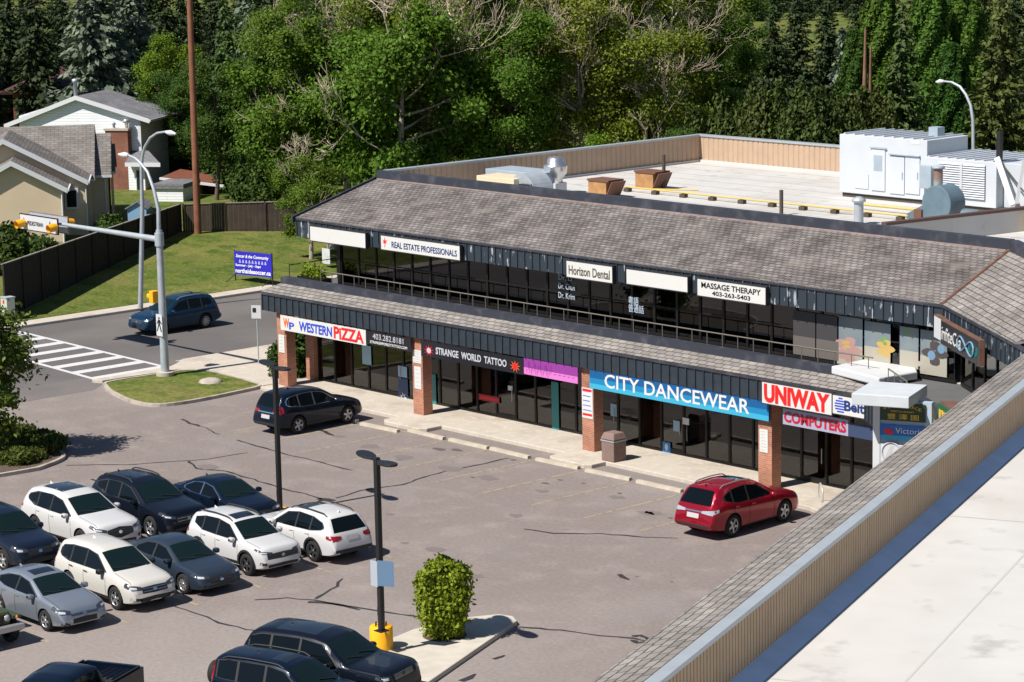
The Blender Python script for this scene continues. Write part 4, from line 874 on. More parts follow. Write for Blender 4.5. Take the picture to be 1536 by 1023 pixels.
# row two
s=suv(zs=1.0,lean=.44,L=4.35,W=1.80,wb=2.65,fo=.88,r=.325,zb=.18,spokes=5,
 top=[(0,.50),(.02,.64),(.10,.74),(.35,.86),(.75,.94),(1.12,1.0),(2.0,1.40),(2.5,1.475),(3.0,1.47),(3.6,1.38),(3.95,1.25),(4.18,1.02),(4.28,.96),(4.33,.85),(4.35,.55)],belt=[(0,.47),(.1,.66),(.35,.78),(1.1,.90),(3.0,.97),(3.8,1.02),(4.2,.95),(4.35,.5)],
 ws=(1.18,1.02,1.97,1.385,.70,.56),bl=(4.12,1.08,3.72,1.34,.6,.5),dlo=[(1.36,.94,.97),(2.0,.95,1.30),(2.6,.97,1.385),(3.2,1.0,1.34),(3.75,1.12,1.18)],panes=[[(1.5,.955,1.0),(2.04,.96,1.28),(2.5,.975,1.36)],[(2.58,.98,1.36),(3.0,.99,1.345),(3.55,1.08,1.22)]],
 mir=(1.52,.95),handles=((2.3,.82),(3.1,.86)),seams=(1.3,2.54,3.3),seamz=.95,clad=.24,sun=(2.15,2.6,-.38,.38),head=[(.80,.62,.76),(.64,.62,.76),(.46,.60,.70)],headside=[(.12,.66,.78),(.5,.76,.84)],tail=[(.74,.74,.92),(.6,.76,.94),(.5,.8,.94)],tailside=[(4.0,.84,.95),(4.3,.78,.94)],
 grille=[(-.46,.56,.61),(0,.56,.62),(.46,.56,.61)],bars=1,barm=m_chrome,intake=[(-.42,.24,.46),(0,.22,.49),(.42,.24,.46)],fog=[(.78,.30,.44),(.52,.27,.32)],plate=.62,rbump=[(-.66,.30,.40),(0,.30,.40),(.66,.30,.40)],antd=3.5)
car('parked_car','silver sedan with small sunroof and open front grille beside the olive jeep',GL,from_front_axle(-65.0,40.35,s),0,s,P_SILVER)
s=suv(L=4.55,W=1.82,wb=2.62,hm=m_trimb,clad=.36,spokes=5,rim=m_rim,fo=.93,mirm=m_trimb,barm=m_chrome,bars=2,fog=[(.82,.40,.50),(.5,.38,.44)],tail=[(.78,.86,1.42),(.7,.86,1.42)],tailside=[(4.36,.9,1.2),(4.54,.86,1.15)]); car('parked_car','cream white suv with black door handles and plain roof',GL,from_front_axle(-65.4,43.15,s),0,s,P_PEARL)
s=sedan(spokes=10); car('parked_car','slate grey compact sedan between the two white suvs',GL,from_front_axle(-65.38,45.68,s),0,s,P_SLATE)
s=suv(L=4.37,W=1.80,wb=2.63,fo=.85,r=.35,
 top=[(0,.64),(.02,.80),(.07,.92),(.3,.98),(.7,1.02),(1.05,1.06),(1.85,1.52),(2.3,1.60),(2.9,1.62),(3.6,1.59),(3.98,1.52),(4.2,1.16),(4.3,1.04),(4.35,.9),(4.37,.62)],belt=[(0,.58),(.1,.83),(.3,.9),(1.1,.97),(3.0,1.02),(3.7,1.10),(4.2,1.04),(4.37,.6)],
 ws=(1.12,1.085,1.83,1.505,.70,.585),bl=(4.24,1.12,4.0,1.47,.64,.54),dlo=[(1.35,1.02,1.05),(1.95,1.02,1.42),(2.6,1.03,1.51),(3.3,1.06,1.49),(3.8,1.22,1.40)],panes=[[(1.47,1.035,1.09),(1.98,1.035,1.40),(2.48,1.04,1.485)],[(2.56,1.045,1.485),(3.0,1.055,1.49),(3.28,1.075,1.475)],[(3.35,1.095,1.465),(3.75,1.215,1.395)]],
 mir=(1.5,1.03),handles=((2.28,.90),(3.08,.93)),seams=(1.3,2.52,3.32),seamz=1.02,clad=.40,flare=True,rail=(1.95,3.85,.56),sun=(1.98,2.45,-.40,.40),rim=m_rimd,head=[(.82,.78,.86),(.62,.76,.84),(.40,.74,.80)],headside=[(.1,.8,.87),(.42,.88,.92)],
 tail=[(.76,.86,1.04),(.5,.9,1.0)],tailside=[(4.05,.92,1.06),(4.3,.86,1.02)],grille=[(-.62,.60,.76),(0,.58,.77),(.62,.60,.76)],intake=[(-.6,.30,.42),(0,.28,.44),(.6,.30,.42)],antd=3.6); car('parked_car','white compact suv with roof rails and black sunroof panel',GL,from_front_axle(-65.68,48.4,s),0,s,P_WHITE)
s=suv(zs=1.02,L=4.82,W=1.84,wb=2.75,fo=.98,r=.35,top=[(0,.60),(.02,.72),(.1,.84),(.35,.93),(.8,.98),(1.28,1.04),(2.1,1.52),(2.6,1.60),(3.2,1.61),(4.0,1.57),(4.3,1.50),(4.62,1.12),(4.72,1.0),(4.79,.86),(4.82,.6)],belt=[(0,.54),(.1,.74),(.35,.84),(1.3,.94),(3.2,.98),(4.2,1.05),(4.62,1.02),(4.82,.58)],
 ws=(1.33,1.06,2.08,1.5,.71,.58),bl=(4.66,1.08,4.33,1.47,.68,.55),dlo=[(1.55,.99,1.02),(2.2,.99,1.41),(2.8,1.0,1.49),(3.6,1.02,1.46),(4.12,1.1,1.34),(4.25,1.16,1.22)],panes=[[(1.68,1.0,1.06),(2.25,1.0,1.39),(2.72,1.01,1.465)],[(2.8,1.015,1.47),(3.2,1.02,1.465),(3.5,1.03,1.45)],[(3.58,1.04,1.44),(4.08,1.11,1.33),(4.18,1.16,1.23)]],
 mir=(1.72,1.0),handles=((2.5,.87),(3.35,.9)),seams=(1.5,2.76,3.56),seamz=.98,clad=.36,flare=True,rail=(2.2,4.15,.56),sun=(2.15,2.95,-.42,.42),rim=m_rimd,spokes=5,tail=[(.80,.80,.98),(.62,.82,.97),(.46,.86,.95)],tailside=[(4.45,.88,.98),(4.75,.82,.96)],plate=.78,rbump=[(-.76,.38,.52),(0,.38,.52),(.76,.38,.52)],antd=4.0)
car('parked_car','white wagon with black roof rails parked tail outward by the lamp post',GL,(-65.49-(s['L']-s['fo']-s['wb'])+s['L']/2-2*(s['L']/2-(s['L']-s['fo']-s['wb'])),51.0),PI,s,P_WHITE)
# shop front cars
s=suv(L=4.6,W=1.855,wb=2.66,rim=m_rim,spokes=5,clad=.38,trim=m_chrome,tail=[(.80,.86,1.04),(.6,.88,1.0),(.40,.9,.97)],tailside=[(4.3,.92,1.12),(4.53,.86,1.30)],rchrome=[(-.5,.88,.92),(.5,.88,.92)],plate=.66)
hd=math.radians(92.3); ra=np.array([-81.96,62.15]); hv=np.array([math.cos(hd),math.sin(hd)]); lv_=np.array([-hv[1],hv[0]]); ctr=ra+lv_*(s['W']/2-.12)+hv*(s['fo']+s['wb']-s['L']/2)
car('parked_car','black suv with chrome window line nosed to the pizza shop',GS,tuple(ctr),hd,s,P_SKYBLK)
s=suv(zs=1.06,L=4.77,W=1.885,wb=2.74,fo=.95,r=.37,top=[(0,.60),(.02,.76),(.1,.88),(.35,.97),(.8,1.03),(1.25,1.09),(2.15,1.58),(2.6,1.67),(3.1,1.69),(3.8,1.66),(4.24,1.59),(4.56,1.20),(4.68,1.02),(4.74,.88),(4.77,.6)],belt=[(0,.54),(.1,.78),(.35,.88),(1.25,1.0),(3.2,1.06),(4.1,1.14),(4.55,1.04),(4.77,.58)],
 ws=(1.3,1.11,2.13,1.565,.72,.6),bl=(4.6,1.13,4.22,1.52,.70,.56),dlo=[(1.55,1.05,1.08),(2.25,1.05,1.48),(2.9,1.06,1.56),(3.6,1.1,1.52),(4.1,1.26,1.36)],panes=[[(1.68,1.065,1.12),(2.28,1.065,1.45),(2.8,1.07,1.535)],[(2.88,1.08,1.535),(3.3,1.09,1.53),(3.6,1.12,1.5)],[(3.68,1.14,1.48),(4.0,1.24,1.375)]],
 mir=(1.72,1.06),handles=((2.55,.92),(3.4,.96)),seams=(1.52,2.84,3.62),seamz=1.04,clad=.30,rail=(2.35,4.0,.58),railm=m_rim,sun=(2.4,2.95,-.4,.4),spokes=5,tail=[(.82,.84,1.0),(.62,.86,.98),(.36,.88,.95)],tailside=[(4.4,.92,1.02),(4.68,.86,.98)],tailm=m_headc,rchrome=[(-.36,.90,.94),(.36,.90,.94)],plate=.70,antd=4.0)
hd=math.radians(92.6); ra=np.array([-57.69,62.0]); hv=np.array([math.cos(hd),math.sin(hd)]); lv_=np.array([-hv[1],hv[0]]); ctr=ra+lv_*(s['W']/2-.12)+hv*(s['fo']+s['wb']-s['L']/2+.05)
car('parked_car','deep red suv with silver roof rails nosed to the computer shop',GS,tuple(ctr),hd,s,P_RED)
# road car
s=suv(L=4.68,W=1.84,wb=2.70,rim=m_rim,spokes=10,trim=m_trimb,barm=m_chrome,rail=(2.1,3.9,.58),railm=m_rim); ra=gz(308,492); hd=math.radians(-90); ctr=np.array([ra[0]-(s['W']/2-.1)+.0,ra[1]-(s['L']/2-(s['L']-s['fo']-s['wb']))])
car('moving_car','teal blue suv driving along the road past the signal pole',None,tuple(ctr)+(.006,),hd,s,P_TEAL)
# near-edge vehicles
rr=suv(zs=1.0,L=5.0,W=2.05,wb=2.92,fo=.85,r=.39,lean=.36,zb=.26,top=[(0,.66),(.02,.92),(.07,1.03),(.3,1.10),(.8,1.14),(1.3,1.17),(2.05,1.72),(2.5,1.80),(3.2,1.83),(4.2,1.81),(4.55,1.76),(4.82,1.3),(4.9,1.15),(4.97,.95),(5,.66)],belt=[(0,.6),(.1,.96),(.3,1.02),(1.3,1.1),(3.2,1.13),(4.8,1.14),(4.95,.95),(5,.62)],
 ws=(1.36,1.2,2.03,1.70,.80,.68),bl=(4.84,1.26,4.58,1.7,.74,.66),dlo=[(1.6,1.14,1.17),(2.15,1.14,1.63),(2.8,1.15,1.72),(4.2,1.17,1.70),(4.6,1.2,1.6)],panes=[[(1.7,1.155,1.2),(2.2,1.155,1.62),(2.85,1.16,1.70)],[(2.92,1.165,1.7),(3.4,1.17,1.70),(3.8,1.175,1.69)],[(3.88,1.18,1.69),(4.2,1.19,1.68),(4.55,1.22,1.59)]],mir=(1.75,1.16),handles=((2.6,1.0),(3.6,1.02)),seams=(1.5,2.88,3.85),seamz=1.12,clad=.4,
 head=[(.90,.86,1.0),(.72,.86,.99),(.54,.86,.97)],headside=[(.08,.88,1.0),(.36,.94,1.02)],tail=[(.86,.9,1.2),(.74,.9,1.2)],grille=[(-.50,.82,.98),(0,.82,.99),(.50,.82,.98)],bars=5,barm=m_rim,intake=[(-.7,.36,.52),(0,.34,.54),(.7,.36,.52)],fog=[(.9,.46,.6),(.76,.46,.58)],rbump=[(-.8,.4,.55),(0,.4,.55),(.8,.4,.55)],sun=(2.55,3.9,-.5,.5))
hd=math.radians(18.5); hv=np.array([math.cos(hd),math.sin(hd)]); hc=np.array([-53.66,41.95]); car('parked_car','large black luxury suv with mesh grille beside the concrete island',GB,tuple(hc-hv*(5.0/2-2.05)),hd,rr,P_BLACK)
cv=suv(zs=1.0,L=4.45,W=1.80,wb=2.62,fo=.85,lean=.30,zb=.24,top=[(0,.62),(.02,.82),(.07,.93),(.3,1.0),(.7,1.04),(1.1,1.08),(1.85,1.60),(2.3,1.68),(3.2,1.70),(4.1,1.67),(4.3,1.6),(4.38,1.2),(4.41,.95),(4.43,.8),(4.45,.6)],belt=[(0,.56),(.1,.86),(.3,.92),(1.1,1.0),(3.2,1.04),(4.3,1.06),(4.45,.56)],
 ws=(1.15,1.11,1.83,1.58,.70,.61),bl=(4.39,1.12,4.31,1.55,.64,.6),dlo=[(1.35,1.05,1.08),(1.9,1.05,1.5),(2.5,1.06,1.6),(3.8,1.08,1.6),(4.15,1.1,1.55)],panes=[[(1.46,1.065,1.11),(1.95,1.065,1.49),(2.5,1.07,1.585)],[(2.58,1.075,1.585),(3.1,1.08,1.59),(3.4,1.085,1.59)],[(3.48,1.09,1.585),(3.8,1.095,1.58),(4.1,1.115,1.53)]],mir=(1.5,1.06),handles=((2.3,.92),(3.15,.94)),seams=(1.28,2.54,3.44),seamz=1.04,
 tail=[(.78,1.02,1.60),(.66,1.02,1.60)],tailside=[(4.22,1.02,1.55),(4.40,1.0,1.5)],rail=(2.0,4.0,.62),clad=.42,flare=True,sun=(2.1,2.6,-.35,.35))
hd=math.radians(18); hv=np.array([math.cos(hd),math.sin(hd)]); hc=np.array([-54.95,39.15]); ca=car('parked_car','older black suv with tall red tail lamps and rear spare wheel',GB,tuple(hc+hv*(4.45/2-.28)),hd,cv,P_SKYBLK)
k=MB().lathe([(0,-.11),(.2,-.115),(.33,-.10),(.345,-.06),(.345,.06),(.33,.10),(0,.11)],axis='y',seg=26); sw=put(k,'spare_wheel',m_tyre,ca); sw.location=(-4.45/2-.13,-.12,.98); sw.rotation_euler=(0,0,PI/2)
# olive jeep
hd=0; jp=thing('parked_car','olive green jeep with round headlamps and silver bumper at the picture edge','car',(-66.2,37.45,.001),hd,GL)
m_gr=mat('silver_bumper',(.42,.43,.45),.35,metal=.6)
k=MB(); k.box(-2.0,.55,-.74,.74,.55,1.06).box(.55,1.72,-.56,.56,.62,1.04); put(k,'body',P_OLIVE,jp); jp.children[-1].modifiers.new('b','BEVEL').width=.05
for sg in (-1,1):
    k=MB(); k.box(.62,1.82,sg*.57 if sg>0 else -.86,.86 if sg>0 else sg*.57,.82,.90).box(-1.9,-.95,.75 if sg>0 else -.86,.86 if sg>0 else -.75,.82,.9); put(k,'fender',P_OLIVE,jp); jp.children[-1].modifiers.new('b','BEVEL').width=.03
    k=MB().lathe([(0,.02),(.09,.015),(.10,-.03)],axis='y',seg=18); h=put(k,'headlight',m_headc,jp); h.location=(1.76,sg*.42,.86); h.rotation_euler=(0,0,-PI/2)
    k=MB().lathe([(0,.02),(.045,.015),(.05,-.03)],axis='y',seg=14); h=put(k,'indicator',m_orangel,jp); h.location=(1.84,sg*.70,.86); h.rotation_euler=(0,0,-PI/2)
k=MB()
for i in range(7): y=-.27+.09*i; k.box(1.72,1.735,y-.025,y+.025,.68,.96)
put(k,'grille',m_trimb,jp); k=MB().box(1.78,2.0,-.85,.85,.5,.66); put(k,'bumper',m_gr,jp); jp.children[-1].modifiers.new('b','BEVEL').width=.04
k=MB(); k.add([(.5,-.68,1.06),(.5,.68,1.06),(.2,.62,1.62),(.2,-.62,1.62)],[(0,1,2,3)]); put(k,'windshield',m_glassw,jp)
k=MB().box(-2.0,.25,-.68,.68,1.64,1.74); put(k,'soft_top',m_trimb,jp); jp.children[-1].modifiers.new('b','BEVEL').width=.06
for sg in (-1,1): k=MB().box(-1.95,.3,sg*.69-.01,sg*.69+.01,1.07,1.64); put(k,'side_window',m_glass,jp)
tm,rm=wheel_meshes(.39,.25,5,m_rim)
for x in (1.3,-1.25):
    for sg in (1,-1):
        wo=bpy.data.objects.new('wheel',tm); COL.objects.link(wo); wo.parent=jp; wo.location=(x,sg*.74,.39); wo.rotation_euler=(0,0,0 if sg>0 else PI); ro=bpy.data.objects.new('rim',rm); COL.objects.link(ro); ro.parent=wo
# pickup truck, heading away from its tailgate
hd=math.radians(-64); tgc=np.array([-57.65,37.1]); hv=np.array([math.cos(hd),math.sin(hd)])
pc=suv(zs=1.0,L=5.5,W=1.95,wb=3.35,fo=.95,r=.38,lean=.36,zb=.28,tail_w=.98,top=[(0,.7),(.02,.92),(.07,1.02),(.3,1.08),(.8,1.12),(1.3,1.15),(2.0,1.68),(2.4,1.76),(3.2,1.78),(3.55,1.74),(3.78,1.18),(3.84,.72),(4.2,.70),(5.5,.70)],belt=[(0,.62),(.1,.98),(.3,1.02),(1.3,1.08),(3.7,1.12),(3.85,.66),(5.5,.66)],sm=.04,
 ws=(1.36,1.18,1.98,1.66,.78,.66),bl=(3.76,1.2,3.60,1.64,.68,.62),dlo=[(1.6,1.12,1.15),(2.1,1.12,1.6),(2.7,1.13,1.68),(3.5,1.14,1.64)],panes=[[(1.7,1.135,1.19),(2.15,1.135,1.58),(2.6,1.14,1.66)],[(2.68,1.145,1.66),(3.45,1.155,1.62)]],mir=(1.72,1.14),handles=((2.4,1.0),(3.3,1.02)),seams=(1.5,2.64),seamz=1.1,tail=[(.5,.60,.64),(.4,.60,.64)],rbump=[(-.6,.4,.5),(.6,.4,.5)],ant=False)
del pc['tailside']
pt=car('pickup_truck','black pickup truck with open cargo bed at the bottom edge',None,tuple(tgc+hv*2.75),hd,dict(pc,cat='pickup truck'),P_SKYBLK)
k=MB(); k.box(-2.75,-1.1,.82,.95,.6,1.12).box(-2.75,-1.1,-.95,-.82,.6,1.12).box(-1.2,-1.08,-.82,.82,.6,1.12); put(k,'bed_side',P_SKYBLK,pt); k=MB().box(-2.78,-2.68,-.82,.82,.6,1.14); put(k,'tailgate',P_SKYBLK,pt)
k=MB(); 
for i in range(9): y=-.74+.185*i; k.box(-2.66,-1.2,y-.05,y+.05,.70,.735)
put(k,'bed_floor_rib',m_trimb,pt); k=MB().box(-1.62,-1.25,-.8,.8,.74,1.05); put(k,'tool_box',m_trimb,pt)
for sg in (-1,1): k=MB().tube([(-2.65,sg*.88,1.15),(-1.15,sg*.88,1.15)],.03,6); put(k,'bed_rail',m_trimb,pt)
# ------------------------------------------------------------------ vegetation
m_bark=mat('bark',(.11,.085,.065),.9,noise=(4,.3)); m_barkl=mat('pale_bark',(.34,.30,.25),.9,noise=(3,.3)); m_dead=mat('bare_branch',(.58,.47,.37),.9,noise=(2,.2)); m_barkr=mat('reddish_bark',(.20,.10,.06),.9,noise=(3,.3))
def leafm(n,c,i=.4,t=.3): return mat(n,c,.65,spec=.2,island=i,translucent=t)
lf_mid=leafm('leaf_mid_green',(.105,.180,.018),.45,.38); lf_yel=leafm('leaf_yellow_green',(.155,.210,.022),.45,.38); lf_dk=leafm('leaf_deep_green',(.048,.105,.014)); lf_lime=leafm('leaf_lime',(.13,.23,.015))
lf_spr=leafm('needle_dark',(.030,.050,.017),.45,.1); lf_blue=leafm('needle_blue_green',(.13,.165,.115),.4,.1); lf_pine=leafm('needle_olive',(.075,.102,.024),.4,.15); lf_jun=leafm('needle_brown_olive',(.058,.082,.017),.4,.15); lf_spg=leafm('needle_green',(.055,.095,.025),.45,.12)
lf_shrub=leafm('shrub_leaf',(.19,.27,.02),.4,.35); lf_maple=leafm('maple_leaf',(.10,.15,.025),.4,.3); lf_low=leafm('ground_shrub_leaf',(.08,.11,.018),.5,.25); lf_pop=leafm('poplar_leaf',(.075,.155,.020),.4,.3)
def leaf_mesh(name,P,size,m,nrm=None,aspect=1.6,tilt=.9,axis=None):
    """small folded leaf faces at points P"""
    n=len(P); P=np.asarray(P); r=RNG
    nn=r.normal(0,1,(n,3)); 
    if nrm is not None: nn=nn*tilt+nrm
    else: nn[:,2]=np.abs(nn[:,2])+.3
    nn/=np.linalg.norm(nn,axis=1)[:,None]
    a=r.normal(0,1,(n,3)) if axis is None else axis+r.normal(0,.25,(n,3)); a-=nn*(a*nn).sum(1)[:,None]; a/=np.maximum(np.linalg.norm(a,axis=1),1e-6)[:,None]; b=np.cross(nn,a)
    s=(np.asarray(size)*(.7+.6*r.random(n)))[:,None]; l=a*s*aspect*.5; w_=b*s*.5
    V=np.stack([P-l,P+w_-l*.1+nn*s*.08,P+l,P-w_-l*.1+nn*s*.08],1).reshape(-1,3)
    me=bpy.data.meshes.new(name); me.vertices.add(4*n); me.vertices.foreach_set('co',V.astype(np.float32).ravel()); me.loops.add(4*n); me.loops.foreach_set('vertex_index',np.arange(4*n,dtype=np.int32))
    me.polygons.add(n); me.polygons.foreach_set('loop_start',np.arange(0,4*n,4,dtype=np.int32)); me.polygons.foreach_set('loop_total',np.full(n,4,np.int32)); me.materials.append(m); me.update(); me.validate(); return me
def spruce_geo(h,R,levels=46,seed=1,card=.30,base=.05,dense=1.2):
    r=np.random.default_rng(seed); P=[];N=[];A=[];Sz=[]; tr=MB(); tr.tube([(0,0,0),(0,0,h*.5),(0,0,h*.98)],[.018*h,.011*h,.01],7)
    for k in range(levels):
        t=base+(1-base)*(k/levels)**1.0; L_=R*(1-t)**.8*r.uniform(.75,1.12)+.12; nb=int((5+5*(1-t))*dense)
        for j in range(nb):
            az=r.uniform(0,2*PI); Lj=L_*r.uniform(.65,1.1); d=np.array([math.cos(az),math.sin(az)]); n=max(3,int(Lj/.20*dense))
            droop=r.uniform(.12,.38)
            for i in range(n):
                s=.12+.9*(i+r.random())/n; rr=Lj*s; z=h*t-droop*Lj*s+.22*Lj*s*s*1.1
                side=r.normal(0,.16*Lj*(1.15-s)+.05); p=np.array([d[0]*rr-d[1]*side,d[1]*rr+d[0]*side,z+r.normal(0,.09)]); P.append(p); N.append((d[0]*.5,d[1]*.5,.9)); A.append((d[0],d[1],-.25)); Sz.append(card*(.75+.35*(1-t)))
    return tr,np.array(P),np.array(N),np.array(A),np.array(Sz)
def limb(tr,p,d,l,r0,depth,tips,rnd,spread=.6,upb=.15,seg=4,split=3,mi=0):
    pts=[p];d=d/np.linalg.norm(d); q=p.copy(); n=4
    for i in range(n):
        d=d+rnd.normal(0,.16,3)+np.array([0,0,upb*.3]); d/=np.linalg.norm(d); q=q+d*l/n; pts.append(q.copy())
    tr.tube(pts,[max(.008,r0*(1-.6*i/n)) for i in range(n+1)],5 if depth>0 else 4,mi,cap=False)
    if depth==0: tips.append((pts[-1],d)); tips.append((pts[-2],d)); return
    for k in range(split):
        nd=d+rnd.normal(0,spread,3); nd[2]+=upb; st=pts[-1] if k==0 else pts[rnd.integers(2,n+1)]
        limb(tr,np.array(st),nd,l*rnd.uniform(.55,.8),r0*.5,depth-1,tips,rnd,spread,upb,seg,split,mi)
def decid_geo(h,R,seed,nleaf=9000,leaf=.27,trunk=.25,dead=0,clump=.75,base=.22,shape=1.0,limbs=7):
    r=np.random.default_rng(seed); tr=MB(); tips=[]
    top=np.array([r.normal(0,.3),r.normal(0,.3),h*.93]); mid=np.array([r.normal(0,.25),r.normal(0,.25),h*.45]); tr.tube([(0,0,0),tuple(mid*.5),tuple(mid),tuple((mid+top)/2),tuple(top)],[trunk,trunk*.8,trunk*.62,trunk*.35,.03],7,cap=False)
    for k in range(limbs*2):
        t=base+(.95-base)*(k+r.random())/(limbs*2); z=h*t; az=k*2.4+r.normal(0,.4); ax=mid*(t/.45) if t<.45 else mid+(top-mid)*((t-.45)/.5)
        ax=np.array([ax[0],ax[1],z]); prof=math.sin(PI*min(1,max(.05,(t-base*.4)/(1.12-base*.4))))**.7
        l=R*prof*r.uniform(.55,.8); limb(tr,ax,np.array([math.cos(az),math.sin(az),.45]),l,trunk*.28,1,tips,r,.55,.2)
    T=np.array([t[0] for t in tips]); 
    nc=len(T); k=max(8,nleaf//nc); idx=np.repeat(np.arange(nc),k); wgt=r.uniform(.35,1.3,nc)[idx]
    P=T[idx]+r.normal(0,1,(len(idx),3))*np.array([clump,clump,clump*.7])*wgt[:,None]
    P=P[P[:,2]>h*base*.55]
    c=np.array([0,0,h*.5]); N=(P-c)/np.array([R,R,h*.5]); N/=np.maximum(np.linalg.norm(N,axis=1),.3)[:,None]; N[:,2]+=.5
    dm=None
    if dead:
        dm=MB(); dt=[]
        for k in range(dead):
            az=r.uniform(0,2*PI); t=r.uniform(.3,.9); z=h*t; limb(dm,np.array([0,0,z])+np.array([math.cos(az),math.sin(az),0])*.3,np.array([math.cos(az),math.sin(az),r.uniform(.3,1.6)]),R*r.uniform(.45,.8),.055,4,dt,r,.42,.16,split=3)
    return tr,P,N,dm
PROTO={}
def proto(key,tr,P,N,size,lm,bm_,dm=None,A=None,tilt=.9,aspect=1.6):
    PROTO[key]=(tr.mesh('trunk',bm_),leaf_mesh('crown',P,size,lm,N,axis=A,tilt=tilt,aspect=aspect),dm.mesh('dead_branch',m_dead) if dm else None)
for i,(h,R,sd) in enumerate(((17,3.4,11),(16,3.0,12),(18,3.9,13))):
    tr,P,N,A,Sz=spruce_geo(h,R,seed=sd,dense=1.45); proto('spruce%d'%i,tr,P,N,Sz,lf_spr,m_bark,A=A,tilt=.55,aspect=2.0)
def recolour(src,dst,lm):
    a=PROTO[src]; c=a[1].copy(); c.materials.clear(); c.materials.append(lm); PROTO[dst]=(a[0],c,a[2])
recolour('spruce0','green_spruce',lf_spg)
tr,P,N,A,Sz=spruce_geo(16,4.2,levels=40,seed=21,card=.34,dense=1.6); proto('blue_spruce',tr,P,N,Sz,lf_blue,m_bark,A=A,tilt=.6,aspect=1.9)
tr,P,N,A,Sz=spruce_geo(11,1.5,levels=40,seed=22,card=.24,dense=1.7); proto('slim_blue_spruce',tr,P,N,Sz,lf_blue,m_bark,A=A,tilt=.6,aspect=1.9)
tr,P,N,A,Sz=spruce_geo(15,3.6,levels=42,seed=23,card=.26,dense=1.9); proto('pine',tr,P,N,Sz,lf_pine,m_barkr,A=A,tilt=.8,aspect=1.6)
for i,(h,R,sd,dd,lm) in enumerate(((15,4.0,31,0,lf_mid),(16,4.4,32,9,lf_mid),(14,3.8,33,13,lf_yel),(13,4.2,34,0,lf_dk),(15,4.2,35,16,lf_yel),(9,3.4,36,6,lf_mid))):
    tr,P,N,dm=decid_geo(h,R,sd,nleaf=(40000 if dd<13 else 30000),dead=int(dd*.95),clump=.56,limbs=9); proto('leafy%d'%i,tr,P,N,.13,lm,m_bark if not dd else m_barkl,dm)
recolour('leafy0','lime',lf_lime)
r=np.random.default_rng(5)
for i,(h,R) in enumerate(((17,1.75),(15,1.4))):
    n=22000; z=h*(.04+.95*r.random(n)); a=r.uniform(0,2*PI,n); pr=np.sin(PI*np.clip(z/h*.93+.07,0,1))**.45*R*(1+.25*np.sin(a*3+z*.9)*.6+.18*np.sin(a*5-z*1.7)); q=pr*np.sqrt(r.uniform(.45,1,n)); P=np.stack([q*np.cos(a),q*np.sin(a),z],1); N=np.stack([np.cos(a),np.sin(a),np.full(n,.6)],1)
    tr=MB(); tr.tube([(0,0,0),(0,0,h*.9)],[.16,.03],6); proto('poplar%d'%i,tr,P,N,.19,lf_pop if i==0 else lf_dk,m_barkl)
for i in range(2):
    n=42000; P=[]; 
    for k in range(34):
        a=r.uniform(0,2*PI); q=2.3*math.sqrt(r.random()); hh=r.uniform(7.2,11)*(1-.12*q/2.3); bx,by=q*math.cos(a),q*math.sin(a); m_=n//34; t=r.random(m_)**.6; lean=r.normal(0,.05,2); wv=.50*np.sin(PI*np.clip(t*.95+.05,0,1))**.5
        P.append(np.stack([bx+lean[0]*t*hh+r.normal(0,1,m_)*wv,by+lean[1]*t*hh+r.normal(0,1,m_)*wv,t*hh],1))
    P=np.concatenate(P); N=np.stack([P[:,0]*.3,P[:,1]*.3,np.full(len(P),.6)],1); tr=MB(); 
    for k in range(6): a=k*1.05; tr.tube([(0,0,0),(.7*math.cos(a),.7*math.sin(a),2.2)],[.07,.03],5)
    proto('juniper%d'%i,tr,P,N,.15,lf_jun,m_barkr,A=np.tile((0,0,1.),(len(P),1)),aspect=2.0)
def place(key,label,cat,name,P,rot=0,sc=1,group=None,zs=1.):
    t,c,d=PROTO[key]; root=thing(name,label,cat,P,rot,group); root.scale=(sc,sc,sc*zs)
    for nm,me in (('trunk',t),('crown',c),('dead_branch',d)):
        if me is None: continue
        o=bpy.data.objects.new(nm,me); COL.objects.link(o); o.parent=root
    return root
def gpos(px,D,gzv=None):
    d=ray(px,230); d=d/np.hypot(d[0],d[1]); x,y=d[0]*D,d[1]*D
    z=lawnz(x) if x<-114.2 else -.03
    return (x,y,z-.05)
def toph(px,y,D):  # height of pixel y at horizontal distance D
    d=ray(px,y); return CH+d[2]/np.hypot(d[0],d[1])*D
ORD=['first','second','third','fourth','fifth','sixth','seventh','eighth','ninth','tenth','eleventh','twelfth','thirteenth','fourteenth','fifteenth','sixteenth','seventeenth','eighteenth','nineteenth','twentieth','twenty first','twenty second','twenty third','twenty fourth']
def grove(items,desc,name,cat,group,nh):
    "items: (px,D,proto,top pixel or None)"
    items=sorted(items); 
    for i,(px,D,key,ty) in enumerate(items):
        P=gpos(px,D); h0=nh[key] if isinstance(nh,dict) else nh; sc=1 if ty is None else max(.5,(toph(px,ty,D)-P[2])/h0); s2=min(max(sc,.75),1.25)
        place(key,desc%ORD[i],cat,name,P,random.uniform(0,6.28),s2 if ty is None else sc**.5*s2**.5,group,1. if ty is None else (sc/(sc**.5*s2**.5)))
NH={'spruce0':17,'spruce1':16,'spruce2':18,'green_spruce':17,'blue_spruce':16,'slim_blue_spruce':11,'pine':15,'leafy0':15,'leafy1':16,'leafy2':14,'leafy3':13,'leafy4':15,'leafy5':9,'lime':15,'poplar0':17,'poplar1':15,'juniper0':10.6,'juniper1':10.6}
